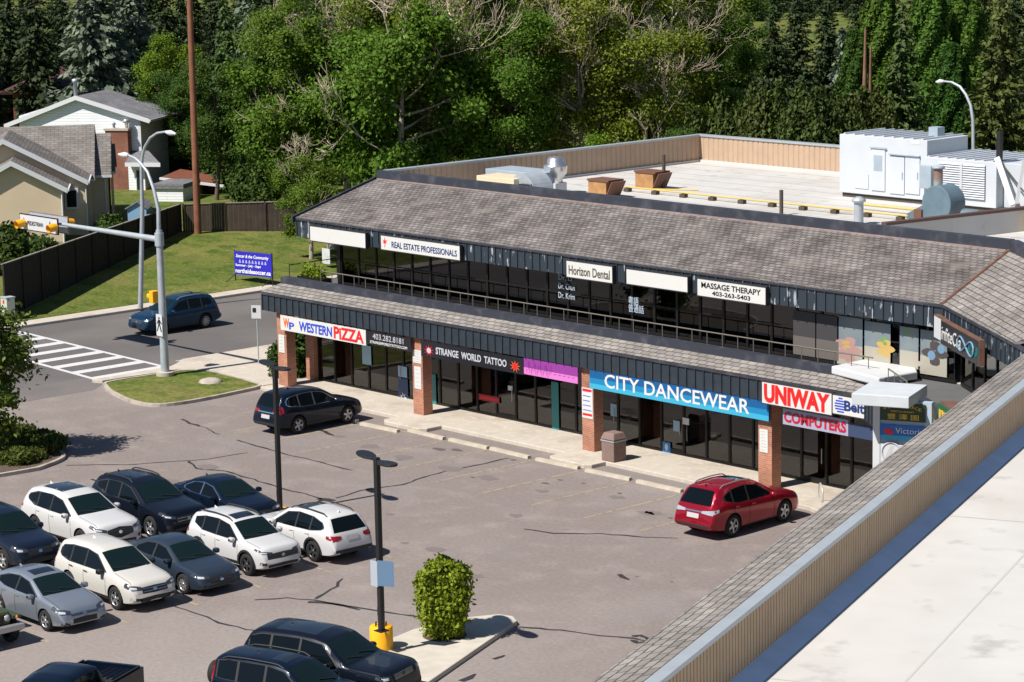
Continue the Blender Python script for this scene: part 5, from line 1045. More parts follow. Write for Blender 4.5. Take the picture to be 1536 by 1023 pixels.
grove([(-170,216,'spruce1',-60),(-120,208,'spruce2',-50),(-72,218,'spruce0',-60),(-25,212,'spruce0',-60),(22,222,'spruce1',-45),(62,206,'spruce2',-70),(105,232,'spruce0',-40),(208,220,'spruce2',-60),(255,214,'spruce0',-50),(300,228,'spruce1',-40),(335,210,'spruce2',-55)],'dark spruce behind the houses, %s from the left in its row','spruce_tree','tree','dark spruces behind the houses',NH)
grove([(-190,262,'spruce0',-70),(-140,268,'spruce2',-60),(-90,260,'spruce1',-70),(-40,262,'spruce2',-70),(10,270,'spruce0',-60),(50,258,'spruce1',-70),(95,266,'spruce2',-60),(150,262,'spruce0',-70),(190,270,'spruce1',-60),(235,260,'spruce2',-70),(282,268,'spruce0',-60),(325,262,'spruce1',-70),(370,270,'spruce2',-60),(410,262,'spruce0',-70),(455,275,'spruce1',-50),(505,268,'spruce2',-60),(560,280,'spruce0',-50),(615,270,'spruce1',-60),(670,280,'spruce2',-50),(725,272,'spruce0',-60),(780,280,'spruce1',-50),(835,270,'spruce2',-60),(885,280,'spruce0',-50)],'shadowy spruce in the farthest row, %s from the left','spruce_tree','tree','farthest row of spruces',NH)
place('blue_spruce','broad grey green spruce rising right behind the white house','tree','spruce_tree',gpos(152,196),.4,1.12)
place('blue_spruce','grey green spruce beside the wooden utility pole','tree','spruce_tree',gpos(205,200),2.2,1.0)
place('blue_spruce','blue green spruce standing above the dark fence','tree','spruce_tree',gpos(385,196),1.7,.98)
place('green_spruce','bushy mid green spruce right of the utility pole','tree','spruce_tree',gpos(345,180),1.1,.78)
place('green_spruce','mid green spruce behind the board fence corner','tree','spruce_tree',gpos(395,184),3.1,.8)
place('lime','bright green leafy tree left of the utility pole','tree','leafy_tree',gpos(262,188),.3,.62)
place('leafy3','dark rounded leafy tree right of the utility pole by the fence','tree','leafy_tree',gpos(322,172),.9,.66)
place('leafy3','dense dark leafy tree overhanging the board fence','tree','leafy_tree',gpos(378,170),2.0,.68)
grove([(425,166,'leafy5',95),(470,165,'leafy1',-20),(520,164,'leafy5',60),(565,164,'leafy4',-25),(600,156,'leafy5',50),(640,166,'leafy1',-20),(690,160,'leafy2',-30),(735,168,'leafy4',-25),(770,158,'leafy0',25),(825,172,'leafy2',-30),(872,160,'leafy4',-25),(925,172,'leafy0',-15),(965,160,'leafy2',20),(1010,172,'leafy4',-20),(1050,176,'leafy0',10)],'leafy tree with pale bare limbs behind the plaza, %s from the left','leafy_tree','tree','half bare leafy trees behind the plaza',NH)
grove([(440,178,'leafy0',30),(500,182,'leafy3',-10),(545,186,'leafy0',-30),(590,190,'leafy3',-20),(650,186,'lime',-30),(705,192,'leafy3',-20),(760,190,'leafy0',-30),(815,196,'lime',-20),(850,192,'leafy3',-30),(905,200,'leafy0',-20),(955,196,'lime',-30),(995,204,'leafy3',-10),(1030,200,'leafy0',-30),(1075,196,'leafy3',0)],'full green leafy tree of the second row behind the plaza, %s from the left','leafy_tree','tree','second row of leafy trees',NH)
place('leafy5','small grey branched tree overhanging the left end of the fence','tree','leafy_tree',gpos(462,150),2.6,.60)
place('lime','yellow green low tree just behind the roof parapet','tree','leafy_tree',gpos(905,142),.5,.50); place('lime','yellow green low tree near the parapet corner','tree','leafy_tree',gpos(1085,146),1.5,.44); place('leafy3','low dark leafy tree behind the parapet corner','tree','leafy_tree',gpos(1015,148),1.9,.56)
place('leafy0','low leafy tree behind the long tan parapet','tree','leafy_tree',gpos(690,142),.9,.42)
grove([(1110,228,'spruce2',-40),(1160,216,'spruce0',-30),(1195,222,'spruce2',-40),(1240,232,'spruce1',-40)],'dark drooping spruce beyond the junipers, %s from the left','spruce_tree','tree','dark spruces beyond the junipers',NH)
grove([(1125,152,'juniper0',118),(1165,148,'juniper1',122),(1205,146,'juniper0',112),(1245,147,'juniper1',116),(1285,150,'juniper0',128)],'brown green upright juniper behind the bright parapet, %s from the left','juniper','shrub','junipers behind the parapet',NH)
place('slim_blue_spruce','narrow silvery blue spruce above the junipers','tree','spruce_tree',gpos(1262,172),0,1.12)
grove([(1282,166,'poplar1',42),(1318,172,'poplar0',-25),(1392,168,'poplar0',-30),(1416,176,'poplar1',-20),(1446,170,'poplar0',-25),(1425,158,'poplar1',62)],'narrow columnar poplar behind the white roof units, %s from the left','poplar_tree','tree','columnar poplars behind the roof units',NH)
place('green_spruce','pointed green spruce between the columnar poplars','tree','spruce_tree',gpos(1352,160),.2,.86); place('pine','golden olive pine at the upper right','tree','pine_tree',gpos(1500,150),.9,1.05); place('pine','tall olive pine behind the streetlight','tree','pine_tree',gpos(1470,178),2.9,1.1)
grove([(1290,240,'spruce0',-60),(1335,246,'spruce2',-50),(1375,240,'spruce1',-60),(1420,250,'spruce2',-50),(1465,240,'spruce0',-60),(1520,246,'spruce2',-50),(1555,236,'spruce1',-60),(1600,244,'spruce0',-50),(1650,238,'spruce2',-60),(1700,246,'spruce1',-50)],'tall dark spruce of the right hand back row, %s from the left','spruce_tree','tree','right hand back row of spruces',NH)
grove([(x,380+12*(i%3),'spruce%d'%(i%3),-30) for i,x in enumerate(range(920,1290,24))],'distant spruce beyond the sunlit field, %s from the left','spruce_tree','tree','distant spruces beyond the field',NH)
P=gpos(1294,158); o=MB().tube([(P[0],P[1],P[2]),(P[0]+.1,P[1],P[2]+6),(P[0],P[1]+.2,P[2]+13)],[.3,.22,.06],8).tube([(P[0]+.3,P[1]+.2,P[2]),(P[0]+.6,P[1],P[2]+12)],[.2,.06],6).build('dead_trunk',m_barkr); tag(o,'bare reddish dead trunk between poplar and blue spruce','tree')
o=None
c=gz(500,374,.6); c=lawn(500,372); st_=MB().cyl(c[0],c[1],c[2]-.2,c[2]+.9,.42,.34,12).build('tree_stump',m_barkl); tag(st_,'pale cut tree stump on the lawn beside the plaza roof corner','stump')
place('leafy3','low dark leafy tree behind the white outbuilding','tree','leafy_tree',gpos(238,186),2.4,.55); place('leafy3','low dark leafy tree behind the red cabin','tree','leafy_tree',gpos(296,182),4.4,.55); place('leafy3','low dark leafy tree at the right of the red cabin roof','tree','leafy_tree',gpos(350,186),5.2,.5)
# near planting
def shrub_proto(key,h,R,n,size,lm,seed,vase=0):
    r=np.random.default_rng(seed); P=[]
    npl=30
    for k in range(npl):
        a=r.uniform(0,2*PI); q=R*math.sqrt(r.random()); hh=h*r.uniform(.70,1.06)*(1-.15*(q/R)**2); m_=n//npl; t=r.random(m_)**.8
        rad=q*(.62+.45*t**.7) if vase else q; sp=(.22+.12*np.sin(PI*t))*R/.9
        P.append(np.stack([rad*math.cos(a)+r.normal(0,1,m_)*sp*.6,rad*math.sin(a)+r.normal(0,1,m_)*sp*.6,t*hh],1))
    P=np.concatenate(P); P=P[P[:,2]>.03]; N=np.stack([P[:,0]/R,P[:,1]/R,P[:,2]/h*.9],1); tr=MB()
    for k in range(9): a=k*.7; q=R*.5; tr.tube([(0.05*math.cos(a),.05*math.sin(a),0),(q*math.cos(a),q*math.sin(a),h*.75)],[.022,.008],4)
    PROTO[key]=(tr.mesh('stems',m_bark),leaf_mesh('foliage',P,size,lm,N,aspect=2.0),None)
shrub_proto('vase',2.55,.70,17000,.085,lf_shrub,41,1); shrub_proto('low',.75,.7,3600,.09,lf_low,42); shrub_proto('bush',2.9,1.1,6000,.15,leafm('bush_leaf',(.045,.085,.014),.45,.2),43)
def put_shrub(key,label,P,rot=0,sc=1,group=None,name='shrub'):
    t,c,_=PROTO[key]; root=thing(name,label,'shrub',P,rot,group); root.scale=(sc,)*3
    for nm,me in (('stems',t),('foliage',c)): o=bpy.data.objects.new(nm,me); COL.objects.link(o); o.parent=root
    return root
sp_=gz(667,953,.15); put_shrub('vase','bright green upright shrub growing from the concrete island',sp_,.3,.93)
o=MB().cyl(sp_[0],sp_[1],.13,.16,.66,seg=20).build('soil_patch',m_soil,io); struct(o)
lowp=[gz(x,y,.1) for x,y in ((5,694),(28,694),(50,688),(68,681),(80,674),(20,678),(46,671),(62,665),(0,672),(32,658),(8,653))]
words=['nearest the picture edge at the kerb','second along the kerb','third along the kerb','fourth along the kerb','at the kerb nose','under the maple trunk','behind the kerb shrubs','behind the nose shrub','left of the maple trunk','at the back of the island','at the far back of the island']
for i,P in enumerate(lowp): put_shrub('low','low mixed green shrub in the planted island, '+words[i],P,random.uniform(0,6),random.uniform(.6,.85),'shrubs in the planted island')
for i,(x,y,s_,lab) in enumerate(((-91.9,70.6,.95,'dark green bush between the end brick columns'),(-92.4,72.4,.9,'dark green bush beyond the corner column beside the pavement'),(-91.6,69.0,.6,'small green bush in the bed at the corner column'))): put_shrub('bush',lab,(x,y,.14),i,s_,'bushes at the plaza end')
for i,(px,D) in enumerate(((305,188),(328,186),(352,176),(376,170),(400,167),(424,170),(280,190),(258,188))):
    P=gpos(px,D); put_shrub('bush','dark green bush behind the board fence, '+('%s right of the utility pole'%ORD[i] if i<6 else ('first' if i==6 else 'second')+' left of the utility pole'),P,i,random.uniform(1.0,1.5),'bushes behind the board fence')
tr,P,N,dm=decid_geo(6.0,1.95,51,nleaf=11000,leaf=.2,trunk=.09,clump=.34,base=.12,limbs=8); proto('maple',tr,P,N,.14,lf_maple,m_bark)
q=gz(-14,686,.1); place('maple','young maple standing in the planted island at the left edge','tree','maple_tree',(q[0],q[1],.1),.8,.94)
k=0
pl=thing('planter','dark planter box with small green plants on the balcony corner','planter',(-89.6,69.0,4.58)); MB().box(-90.3,-88.5,68.75,69.3,4.58,4.95).build('box',m_alu,pl)
PP=np.stack([RNG.uniform(-90.2,-88.7,500),RNG.uniform(68.8,69.25,500),4.95+np.abs(RNG.normal(0,.22,500))],1)-np.array(wloc(pl)); lo=bpy.data.objects.new('foliage',leaf_mesh('foliage',PP,.1,lf_shrub)); COL.objects.link(lo); lo.parent=pl
# ------------------------------------------------------------------ street furniture
def arc_px(pts,Y): return [onY(x,y,Y) for x,y in pts]
b0=gz(248,562,.15); YS_=b0[1]
sp=thing('signal_pole','tall grey pedestrian signal pole with mast arm and curved lamp arm','signal pole',b0)
top=onY(238.3,345,YS_)
MB().cyl(b0[0],b0[1],.15,top[2],.20,.15,14).build('pole',m_galv,sp); MB().cyl(b0[0],b0[1],.12,.30,.42,seg=16).build('footing',m_conc,sp)
k=MB().tube(arc_px([(238.2,345),(237.6,313),(230.5,283),(221.5,258),(211,244.5),(203,237.5),(193,233)],YS_),[.10,.09,.08,.07,.065,.06,.055],10).build('lamp_arm',m_galv,sp)
h0=onY(193,233,YS_);h1=onY(178,231.5,YS_); k=MB().tube([h0,(h0*.6+h1*.4),h1],[.09,.14,.05],10); k.build('lamp_head',m_whitep,sp)
ma=onY(239,359,YS_); me_=onY(92,336,YS_); me2=onY(40,330,YS_)
MB().tube([ma,me_,me2],[.14,.085,.07],10).build('mast_arm',m_galv,sp); MB().tube([ma-np.array([0,0,.3]),ma+np.array([0,0,.3])],.21,12).build('clamp',m_galv,sp)
def flat_sign(Y,TL,BR,parent,name,m,t=.03,frame=None,back=False):
    a=onY(*TL,Y);c=onY(*BR,Y); x0,x1,z0,z1=a[0],c[0],c[2],a[2]; o=MB().box(x0,x1,Y-t,Y,z0,z1).build(name,m,parent)
    if frame: 
        f=MB(); e=.05; f.box(x0-e,x1+e,Y-t*.8,Y+.02,z1,z1+e).box(x0-e,x1+e,Y-t*.8,Y+.02,z0-e,z0).box(x0-e,x0,Y-t*.8,Y+.02,z0,z1).box(x1,x1+e,Y-t*.8,Y+.02,z0,z1); f.build('frame',frame,parent)
    return x0,x1,z0,z1
Yp=YS_-.25; ps=thing('crossing_sign','white overhead pedestrian crossing sign with walking figures on the mast arm','crossing sign',onY(60,350,Yp))
x0,x1,z0,z1=flat_sign(Yp,(31,321),(87.5,351),ps,'panel',m_whitep,.05,m_black)
text('PEDESTRIAN',(x0+.68,Yp-.055,(z0+z1)/2-.12),(1,0,0),(0,0,1),(x1-x0)*.42,.20,m_blk,ps)
def walker(cx,zb,h,Y,parent,fl=1):
    k=MB(); s=h/1.0
    def q(p): k.poly([(cx+fl*x*s,Y,zb+z*s) for x,z in (p if fl>0 else p[::-1])])
    k.poly([(cx+math.cos(t)*.085*s,Y,zb+.9*s+math.sin(t)*.085*s) for t in np.linspace(0,2*PI,12,endpoint=False)])
    q([(-.10,.45),(.10,.45),(.13,.80),(-.10,.80)]); q([(-.12,.47),(-.30,.02),(-.20,0),(.0,.46)]); q([(-.02,.46),(.16,.0),(.28,.02),(.11,.47)]); q([(.08,.78),(.30,.55),(.26,.48),(.06,.66)]); q([(-.09,.8),(-.28,.52),(-.22,.48),(-.06,.66)])
    k.build('walking_figure',m_blk,parent)
walker(x0+.36,z0+.12,z1-z0-.25,Yp-.056,ps); walker(x1-.62,z0+.12,z1-z0-.25,Yp-.056,ps)
Yq=YS_+.30; pb=thing('crossing_sign','rear overhead crossing sign seen edge on behind the front one','crossing sign',onY(75,345,Yq)); flat_sign(Yq,(45,318),(103,350),pb,'panel',m_greyp,.04,m_rust)
def beacon(px,py,Y,label,sg=-1,r=.2,parent=None):
    c=onY(px,py,Y); o=thing('warning_beacon',label,'beacon',c,0,'yellow flashing beacons on the mast arm')
    k=MB().tube([(c[0],c[1],c[2]),(c[0],c[1]+sg*.18,c[2])],[r*.95,r],14); k.build('housing',m_amber,o); k=MB().tube([(c[0],c[1]+sg*.17,c[2]),(c[0],c[1]+sg*.45,c[2]-.04)],[r*1.02,r*.96],14,cap=False); k.build('visor',m_amber,o)
    MB().tube([(c[0],c[1]+sg*.181,c[2]),(c[0],c[1]+sg*.2,c[2])],r*.8,14).build('lens',m_glow,o)
beacon(36,334.5,Yp-.12,'yellow beacon at the outer end of the front crossing sign'); beacon(84,341,Yp-.12,'yellow beacon at the inner end of the front crossing sign'); beacon(97,334,Yq+.1,'yellow beacon facing away at the inner end of the rear sign',1); beacon(51,328,Yq+.1,'yellow beacon facing away at the outer end of the rear sign',1)
c=onY(236,446,YS_); lb=thing('walk_signal','yellow pedestrian signal head mounted low on the signal pole','signal head',c); 
k=MB().box(c[0]-.42,c[0]-.12,YS_-.18,YS_+.18,c[2]-.28,c[2]+.28); k.build('housing',m_amber,lb,bevel=.03); MB().add([(c[0]-.42,YS_-.16,c[2]+.26),(c[0]-.42,YS_+.16,c[2]+.26),(c[0]-.74,YS_+.14,c[2]+.12),(c[0]-.74,YS_-.14,c[2]+.12)],[(0,1,2,3)]).tube([(c[0]-.42,YS_,c[2]),(c[0]-.62,YS_,c[2])],.17,12,cap=False).build('visor',m_amber,lb)
c=onY(246,487,YS_); wsn=thing('walk_sign','small white walking figure sign on the signal pole','sign',c); yy=YS_-.24
MB().box(c[0]-.27,c[0]+.2,yy,yy+.03,c[2]-.5,c[2]+.5).build('panel',m_whitep,wsn); walker(c[0]-.03,c[2]-.3,.7,yy-.004,wsn)
# far streetlight
b1=lawn(221,467); sl_=thing('streetlight','grey curved streetlight standing on the far side of the road','streetlight',b1); b1=np.array([-112.9,b1[1],.15]) if b1[0]>-113 else b1
P=[(b1[0],b1[1],b1[2])]+arc_px([(213.5,313),(212,250),(213.5,235),(217,221),(225,207),(236,199.5),(250,197.5)],b1[1]); MB().tube(P,[.14,.11,.085,.08,.075,.07,.065,.06],10).build('pole',m_galv,sl_)
h0=onY(249,198,b1[1]);h1=onY(264,201,b1[1]); MB().tube([h0,h0*.55+h1*.45,h1],[.08,.15,.05],10).build('lamp_head',m_whitep,sl_)
# streetlight beyond the roof
bb=gpos(1461,148); bl_=thing('streetlight','grey curved streetlight rising beyond the white roof units','streetlight',bb); Yb=bb[1]
P=[bb]+arc_px([(1460,225),(1459.5,180),(1456,158),(1449,142),(1440,130),(1428,123.5),(1415,122)],Yb); MB().tube(P,[.15,.11,.1,.09,.085,.08,.07,.06],10).build('pole',m_galv,bl_); h0=onY(1416,122,Yb);h1=onY(1404,123,Yb); MB().tube([h0,h0*.5+h1*.5,h1],[.08,.15,.05],10).build('lamp_head',m_whitep,bl_)
# wooden utility pole
b2=lawn(297,350); D2=math.hypot(b2[0],b2[1]); zt=toph(285,-40,D2); lean=onY(283,-40,b2[1]); o=MB().tube([(b2[0],b2[1],b2[2]-.3),((b2[0]+lean[0])/2,b2[1],(b2[2]+lean[2])/2),(lean[0],b2[1],lean[2])],[.23,.2,.17],12).build('utility_pole',m_wood); tag(o,'tall brown wooden utility pole at the fence corner','utility pole')
o=MB().tube([onY(-30,32,b2[1]-3),onY(60,5,b2[1]-1.5),onY(120,-20,b2[1])],.03,5).build('overhead_wire',m_blk); tag(o,'thin dark overhead wire at the upper left','wire')
# parking lot lamps
def lot_lamp(px,py,ptop,label,base):
    b=gz(px,py,base); t=thing('lot_lamp',label,'lamp post',(b[0],b[1],base),0,'black twin head parking lamps'); zt=onY(px,ptop,b[1])[2]
    MB().box(b[0]-.075,b[0]+.075,b[1]-.075,b[1]+.075,base,zt).build('pole',m_black,t,bevel=.01); MB().box(b[0]-.16,b[0]+.16,b[1]-.16,b[1]+.16,base,base+.03).build('base_plate',m_black,t)
    MB().tube([(b[0]-.1,b[1],base+.45),(b[0]-.1,b[1],base+.7)],.05,8).build('hand_hole',m_black,t)
    for sg in (-1,1):
        d=np.array([.97,-.24]) if True else 0
        k=MB(); pr=[(.10,.05),(.25,.09),(.45,.20),(.75,.235),(.98,.20),(1.12,.10),(1.15,0)]; up_=[(x,y) for x,y in pr]; lo_=[(x,-y) for x,y in reversed(pr[:-1])]; pts=up_+lo_
        n=len(pts); V=[]
        for dz in (0,.07): V+=[(b[0]+sg*(d[0]*x)-d[1]*y*1,b[1]+sg*d[1]*x+d[0]*y,zt-.12+dz+.05*x) for x,y in pts]
        F=[tuple(range(n)),tuple(reversed(range(n,2*n)))]+[((i+1)%n,i,n+i,n+(i+1)%n) for i in range(n)]
        if sg>0: pass
        k.add(V,F); k.build('lamp_head',m_black,t,bevel=.015)
    return t,b,zt
t1,bA,_=lot_lamp(420,764,548,'black twin head lamp post beside the black sedan',.12)
o=thing('pole_footing','low worn yellow kerb block around the lamp post by the sedan','footing',(bA[0],bA[1],0)); MB().cyl(bA[0],bA[1],0,.12,.42,seg=8).build('block',m_ypaint,o,bevel=.02); MB().cyl(bA[0],bA[1],.118,.122,.2,seg=8).build('grout_pad',m_conc,o)
yb_=gz(572.5,972,.15); o=thing('pole_footing','bright yellow round concrete footing at the concrete island','footing',(yb_[0],yb_[1],.15)); 
MB().lathe([(.34,.14),(.345,.2),(.335,.80),(.31,.83),(0,.83)],yb_[0],yb_[1],28).build('drum',m_ypaint,o); 
k=MB()
for i in range(6): a=i*PI/3+.3; k.cyl(yb_[0]+.17*math.cos(a),yb_[1]+.17*math.sin(a),.83,.93,.022,seg=6)
k.build('anchor_bolt',m_black,o)
q=gz(572.5,946,.83); t2,bB,zB=lot_lamp(572.5,946.5,688,'black twin head lamp post on the yellow round footing',.835)
t2.location.x+=0
pn=thing('pole_sign','pair of plain grey blue sign panels strapped to the lamp post','sign',(bB[0],bB[1],2.0)); a=onY(556,840,bB[1]-.12);c=onY(582,885,bB[1]-.12)
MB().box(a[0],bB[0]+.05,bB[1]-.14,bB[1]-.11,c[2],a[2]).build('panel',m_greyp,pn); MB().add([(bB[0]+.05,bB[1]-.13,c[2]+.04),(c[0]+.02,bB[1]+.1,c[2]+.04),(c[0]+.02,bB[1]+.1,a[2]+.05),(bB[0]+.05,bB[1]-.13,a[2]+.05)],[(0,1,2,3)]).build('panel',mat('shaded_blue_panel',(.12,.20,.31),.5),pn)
# bin, bike rack, utility box, bus stop sign
c=gz(921,690,.155); tb=thing('litter_bin','square brown litter bin beside the third brick column','litter bin',c); k=MB(); k.box(c[0]-.34,c[0]+.34,c[1]-.34,c[1]+.34,.155,.98); k.build('body',m_bin,tb,bevel=.03)
V=[(c[0]-.37,c[1]-.37,1.0),(c[0]+.37,c[1]-.37,1.0),(c[0]+.37,c[1]+.37,1.0),(c[0]-.37,c[1]+.37,1.0)]+[(c[0]-.27,c[1]-.27,1.26),(c[0]+.27,c[1]-.27,1.26),(c[0]+.27,c[1]+.27,1.26),(c[0]-.27,c[1]+.27,1.26)]
MB().add(V,[(3,2,1,0),(4,5,6,7),(0,1,5,4),(1,2,6,5),(2,3,7,6),(3,0,4,7)]).build('lid',m_bin,tb,bevel=.03); MB().box(c[0]-.36,c[0]+.36,c[1]-.36,c[1]+.36,.93,.975).build('band',m_galv,tb)
c=gz(1231,757,.155); P=[]; dd=np.array([.78,-.62])
for t in np.linspace(-.15*PI,1.15*PI,24): P.append((c[0]+dd[0]*.42*math.cos(t),c[1]+dd[1]*.42*math.cos(t),.155+.35+.42*math.sin(t)))
o=MB().tube(P,.025,8).build('bike_rack',mat('pale_steel',(.55,.52,.47),.4,metal=.4)); tag(o,'round pale steel bike rack on the walk by the brick column','bike rack')
c=lawn(13,479); ub=thing('utility_box','small pale green utility box on the lawn edge','utility box',c); MB().box(c[0]-.3,c[0]+.3,c[1]-.25,c[1]+.25,c[2]-.1,c[2]+1.15).build('cabinet',mat('pale_green_box',(.45,.50,.43),.6),ub,bevel=.03); MB().box(c[0]-.33,c[0]+.33,c[1]-.28,c[1]+.28,c[2]+1.15,c[2]+1.2).build('lid',m_greyp,ub); MB().box(c[0]-.08,c[0]+.08,c[1]-.256,c[1]-.251,c[2]+.85,c[2]+1.05).build('sticker',m_red,ub)
c=gz(388,545,.15); bs=thing('stop_sign_post','thin steel post with a small white notice sign by the pavement','sign post',c); zt=onY(386,458,c[1])[2]; MB().cyl(c[0],c[1],.15,zt,.03,seg=8).build('post',m_galv,bs); d=np.array([.8,.6]); MB().obox(c[:2]-d*.24+np.array([.03,-.05]),d,np.array([-.6,.8]),.46,.02,zt-.62,zt).build('panel',m_whitep,bs)
MB().obox(c[:2]-d*.18+np.array([.045,-.062]),d,np.array([-.6,.8]),.16,.012,zt-.32,zt-.12).build('lettering',m_blk,bs)
c=gz(316,572,.14); o=MB().lathe([(.55,.10),(.50,.22),(.3,.27),(0,.28)],c[0],c[1],9).build('stone_slab',m_curb); tag(o,'flat pale stone lying on the grass island','stone')
# blue community sign on the lawn
a=lawn(353.5,420); c=a+np.array([2.75,.55,0]); u=(c-a); l=np.hypot(u[0],u[1]); u=np.array([u[0]/l,u[1]/l,0]); z0=a[2]+.35; z1=z0+1.32
bsn=thing('lawn_banner','blue community soccer banner on two thin posts on the lawn','banner sign',a)
for e in (0,l): k=MB(); k.tube([(a[0]+u[0]*e,a[1]+u[1]*e,-.1),(a[0]+u[0]*e,a[1]+u[1]*e,z1+.05)],.035,6).tube([(a[0]+u[0]*e,a[1]+u[1]*e,z0),(a[0]+u[0]*e-u[1]*-.9,a[1]+u[1]*e-u[0]*.9,a[2]-.05)],.02,5).build('post',m_black,bsn)
m_bban=mat('banner_blue',(.025,.02,.42),.5); n_=np.array([u[1],-u[0]]); MB().obox(a[:2]+n_*.05,u[:2],-n_,l,.03,z0,z1).build('panel',m_bban,bsn)
o3=np.array([a[0],a[1],0])+np.array([n_[0],n_[1],0])*.055; m_wt=mat('white_lettering',(.85,.85,.85),.5)
text('Soccer & the Community',o3+u*.15+np.array([0,0,z0+.92]),u,(0,0,1),l-.35,.24,m_wt,bsn,shear=.2,bold=.015); text('Summer - July - Sept',o3+u*.1+np.array([0,0,z0+.44]),u,(0,0,1),l-.9,.17,m_wt,bsn,bold=.02); text('northsidesoccer.ca',o3+u*.08+np.array([0,0,z0+.10]),u,(0,0,1),l-.16,.25,m_wt,bsn,bold=.02)
k=MB()
for i in range(9): x=.35+.24*i; k.add([tuple(o3+u*x+np.array([0,0,z0+.68])),tuple(o3+u*(x+.16)+np.array([0,0,z0+.68])),tuple(o3+u*(x+.11)+np.array([0,0,z0+.86])),tuple(o3+u*(x+.04)+np.array([0,0,z0+.86]))],[(0,1,2,3)])
k.build('player_figure',mat('pale_blue_figure',(.35,.38,.75),.5),bsn)
c=lawn(484,400); o=MB().box(c[0]-.02,c[0]+.7,c[1],c[1]+.03,c[2]+.2,c[2]+1.1).build('lawn_sign',m_whitep); tag(o,'small white yard sign on the lawn behind the balcony corner','yard sign')
# ------------------------------------------------------------------ fence and houses at the left
m_fence=mat('dark_brown_fence',(.018,.012,.011),.8,noise=(2,.25)); m_fence2=mat('brown_board_fence',(.06,.040,.034),.8,noise=(2,.25)); m_topr=mat('weathered_rail',(.26,.23,.20),.85)
def fence(P,Q,zt0,zt1,label,m,posts=2.4):
    P=np.array(P[:2]);Q=np.array(Q[:2]); d=Q-P; l=np.linalg.norm(d); d/=l; nn=np.array([-d[1],d[0]]); t=thing('fence',label,'fence',(P[0],P[1],lawnz(P[0])))
    k=MB(); x=0
    while x<l-.01:
        p=P+d*x; zb=lawnz(p[0])-.25; z=zt0+(zt1-zt0)*x/l; k.obox(p+nn*(.012 if int(x/.15)%2 else 0),d,nn,.145,.03,zb,z-.04); x+=.15
    k.build('board_panel',m,t); k=MB(); n=int(l/posts)
    for i in range(n+1): p=P+d*min(l-.1,i*l/n); z=zt0+(zt1-zt0)*(i/n); k=MB().obox(p-nn*.06,d,nn,.1,.06,lawnz(p[0])-.25,z+.02); k.build('post',m,t)
    k=MB(); a=P-nn*.03; V=[(*a,zt0-.04),(*(Q-nn*.03),zt1-.04),(*(Q+nn*.1),zt1-.04),(*(P+nn*.1),zt0-.04)]; V+=[(x,y,z+.05) for x,y,z in V]; k.add(V,[(3,2,1,0),(4,5,6,7),(0,1,5,4),(1,2,6,5),(2,3,7,6),(3,0,4,7)]); k.build('top_rail',m_topr,t)
fA=lawn(8,478); fC=lawn(272,347); fB=lawn(445,347); fE=fB+(fB-fC)*2.2
zA=toph(8,396,math.hypot(fA[0],fA[1])); zC=toph(272,306,math.hypot(fC[0],fC[1])); zB=toph(445,302,math.hypot(fB[0],fB[1]))
fence(fA,fC,zA,zC,'dark brown board fence climbing beside the beige house',m_fence); fence(fC+np.array([.05,.1,0]),fE,zC,zB+ (zB-zC)*1.5,'brown board fence across the back of the lawn',m_fence2)
class Frame:
    def __init__(s,px,D,deg=135): s.V=np.array([math.cos(math.radians(deg)),math.sin(math.radians(deg))]); s.U=np.array([s.V[1],-s.V[0]]); d=ray(px,250); d=d/np.hypot(d[0],d[1]); s.o=d[:2]*D
    def uz(s,x,y,v=0):
        d=ray(x,y); t=((s.o+s.V*v)@s.V)/(d[:2]@s.V); p=CAM+d*t; return float((p[:2]-s.o)@s.U),float(p[2])
    def p(s,u,v,z): q=s.o+s.U*u+s.V*v; return (q[0],q[1],z)
    def box(s,mb,u0,u1,v0,v1,z0,z1,mi=0): return mb.obox(s.o+s.U*u0+s.V*v0,s.U,s.V,u1-u0,v1-v0,z0,z1,mi)
    def gable_wall(s,mb,u0,u1,zb,ze,up_,zp,v,mi=0,th=.15):
        pts=[(u0,zb),(u1,zb),(u1,ze),(up_,zp),(u0,ze)]; n=len(pts); W=[s.p(u,v,z) for u,z in pts]+[s.p(u,v+th,z) for u,z in pts]
        mb.add(W,[tuple(range(n)),tuple(reversed(range(n,2*n)))]+[((i+1)%n,i,n+i,n+(i+1)%n) for i in range(n)],mi)
    def roof(s,mb,pts,t=.16,mi=0): return mb.slab([s.p(*q) for q in pts],t,mi)
m_stucco=mat('beige_stucco',(.62,.495,.35),.9,noise=(.7,.05),bump=(40,.15)); m_sid=course_mat('white_siding',(.80,.82,.86),(.80,.82,.86),(.62,.65,.69),30,.19,.018,.6,bump=.5,noise=.04); m_rshg=course_mat('grey_brown_shingle',(.155,.142,.135),(.215,.195,.182),(.085,.078,.072),.5,.22,.015,bump=.5,noise=.25); m_rshg2=course_mat('slate_grey_shingle',(.155,.155,.17),(.20,.20,.215),(.09,.09,.10),.5,.22,.015,bump=.4,noise=.2)
m_trimw=mat('white_trim',(.60,.62,.65),.6); m_hglass=mat('house_glass',(.012,.02,.024),.05,spec=.6); m_redroof=mat('maroon_roof',(.085,.032,.03),.85,noise=(2,.2)); m_cab=mat('red_brown_siding',(.17,.055,.03),.8,noise=(2,.15)); m_shed=mat('light_blue_shed',(.20,.36,.52),.7); m_soffw=mat('soffit_grey',(.5,.5,.5),.8)
G=1.45
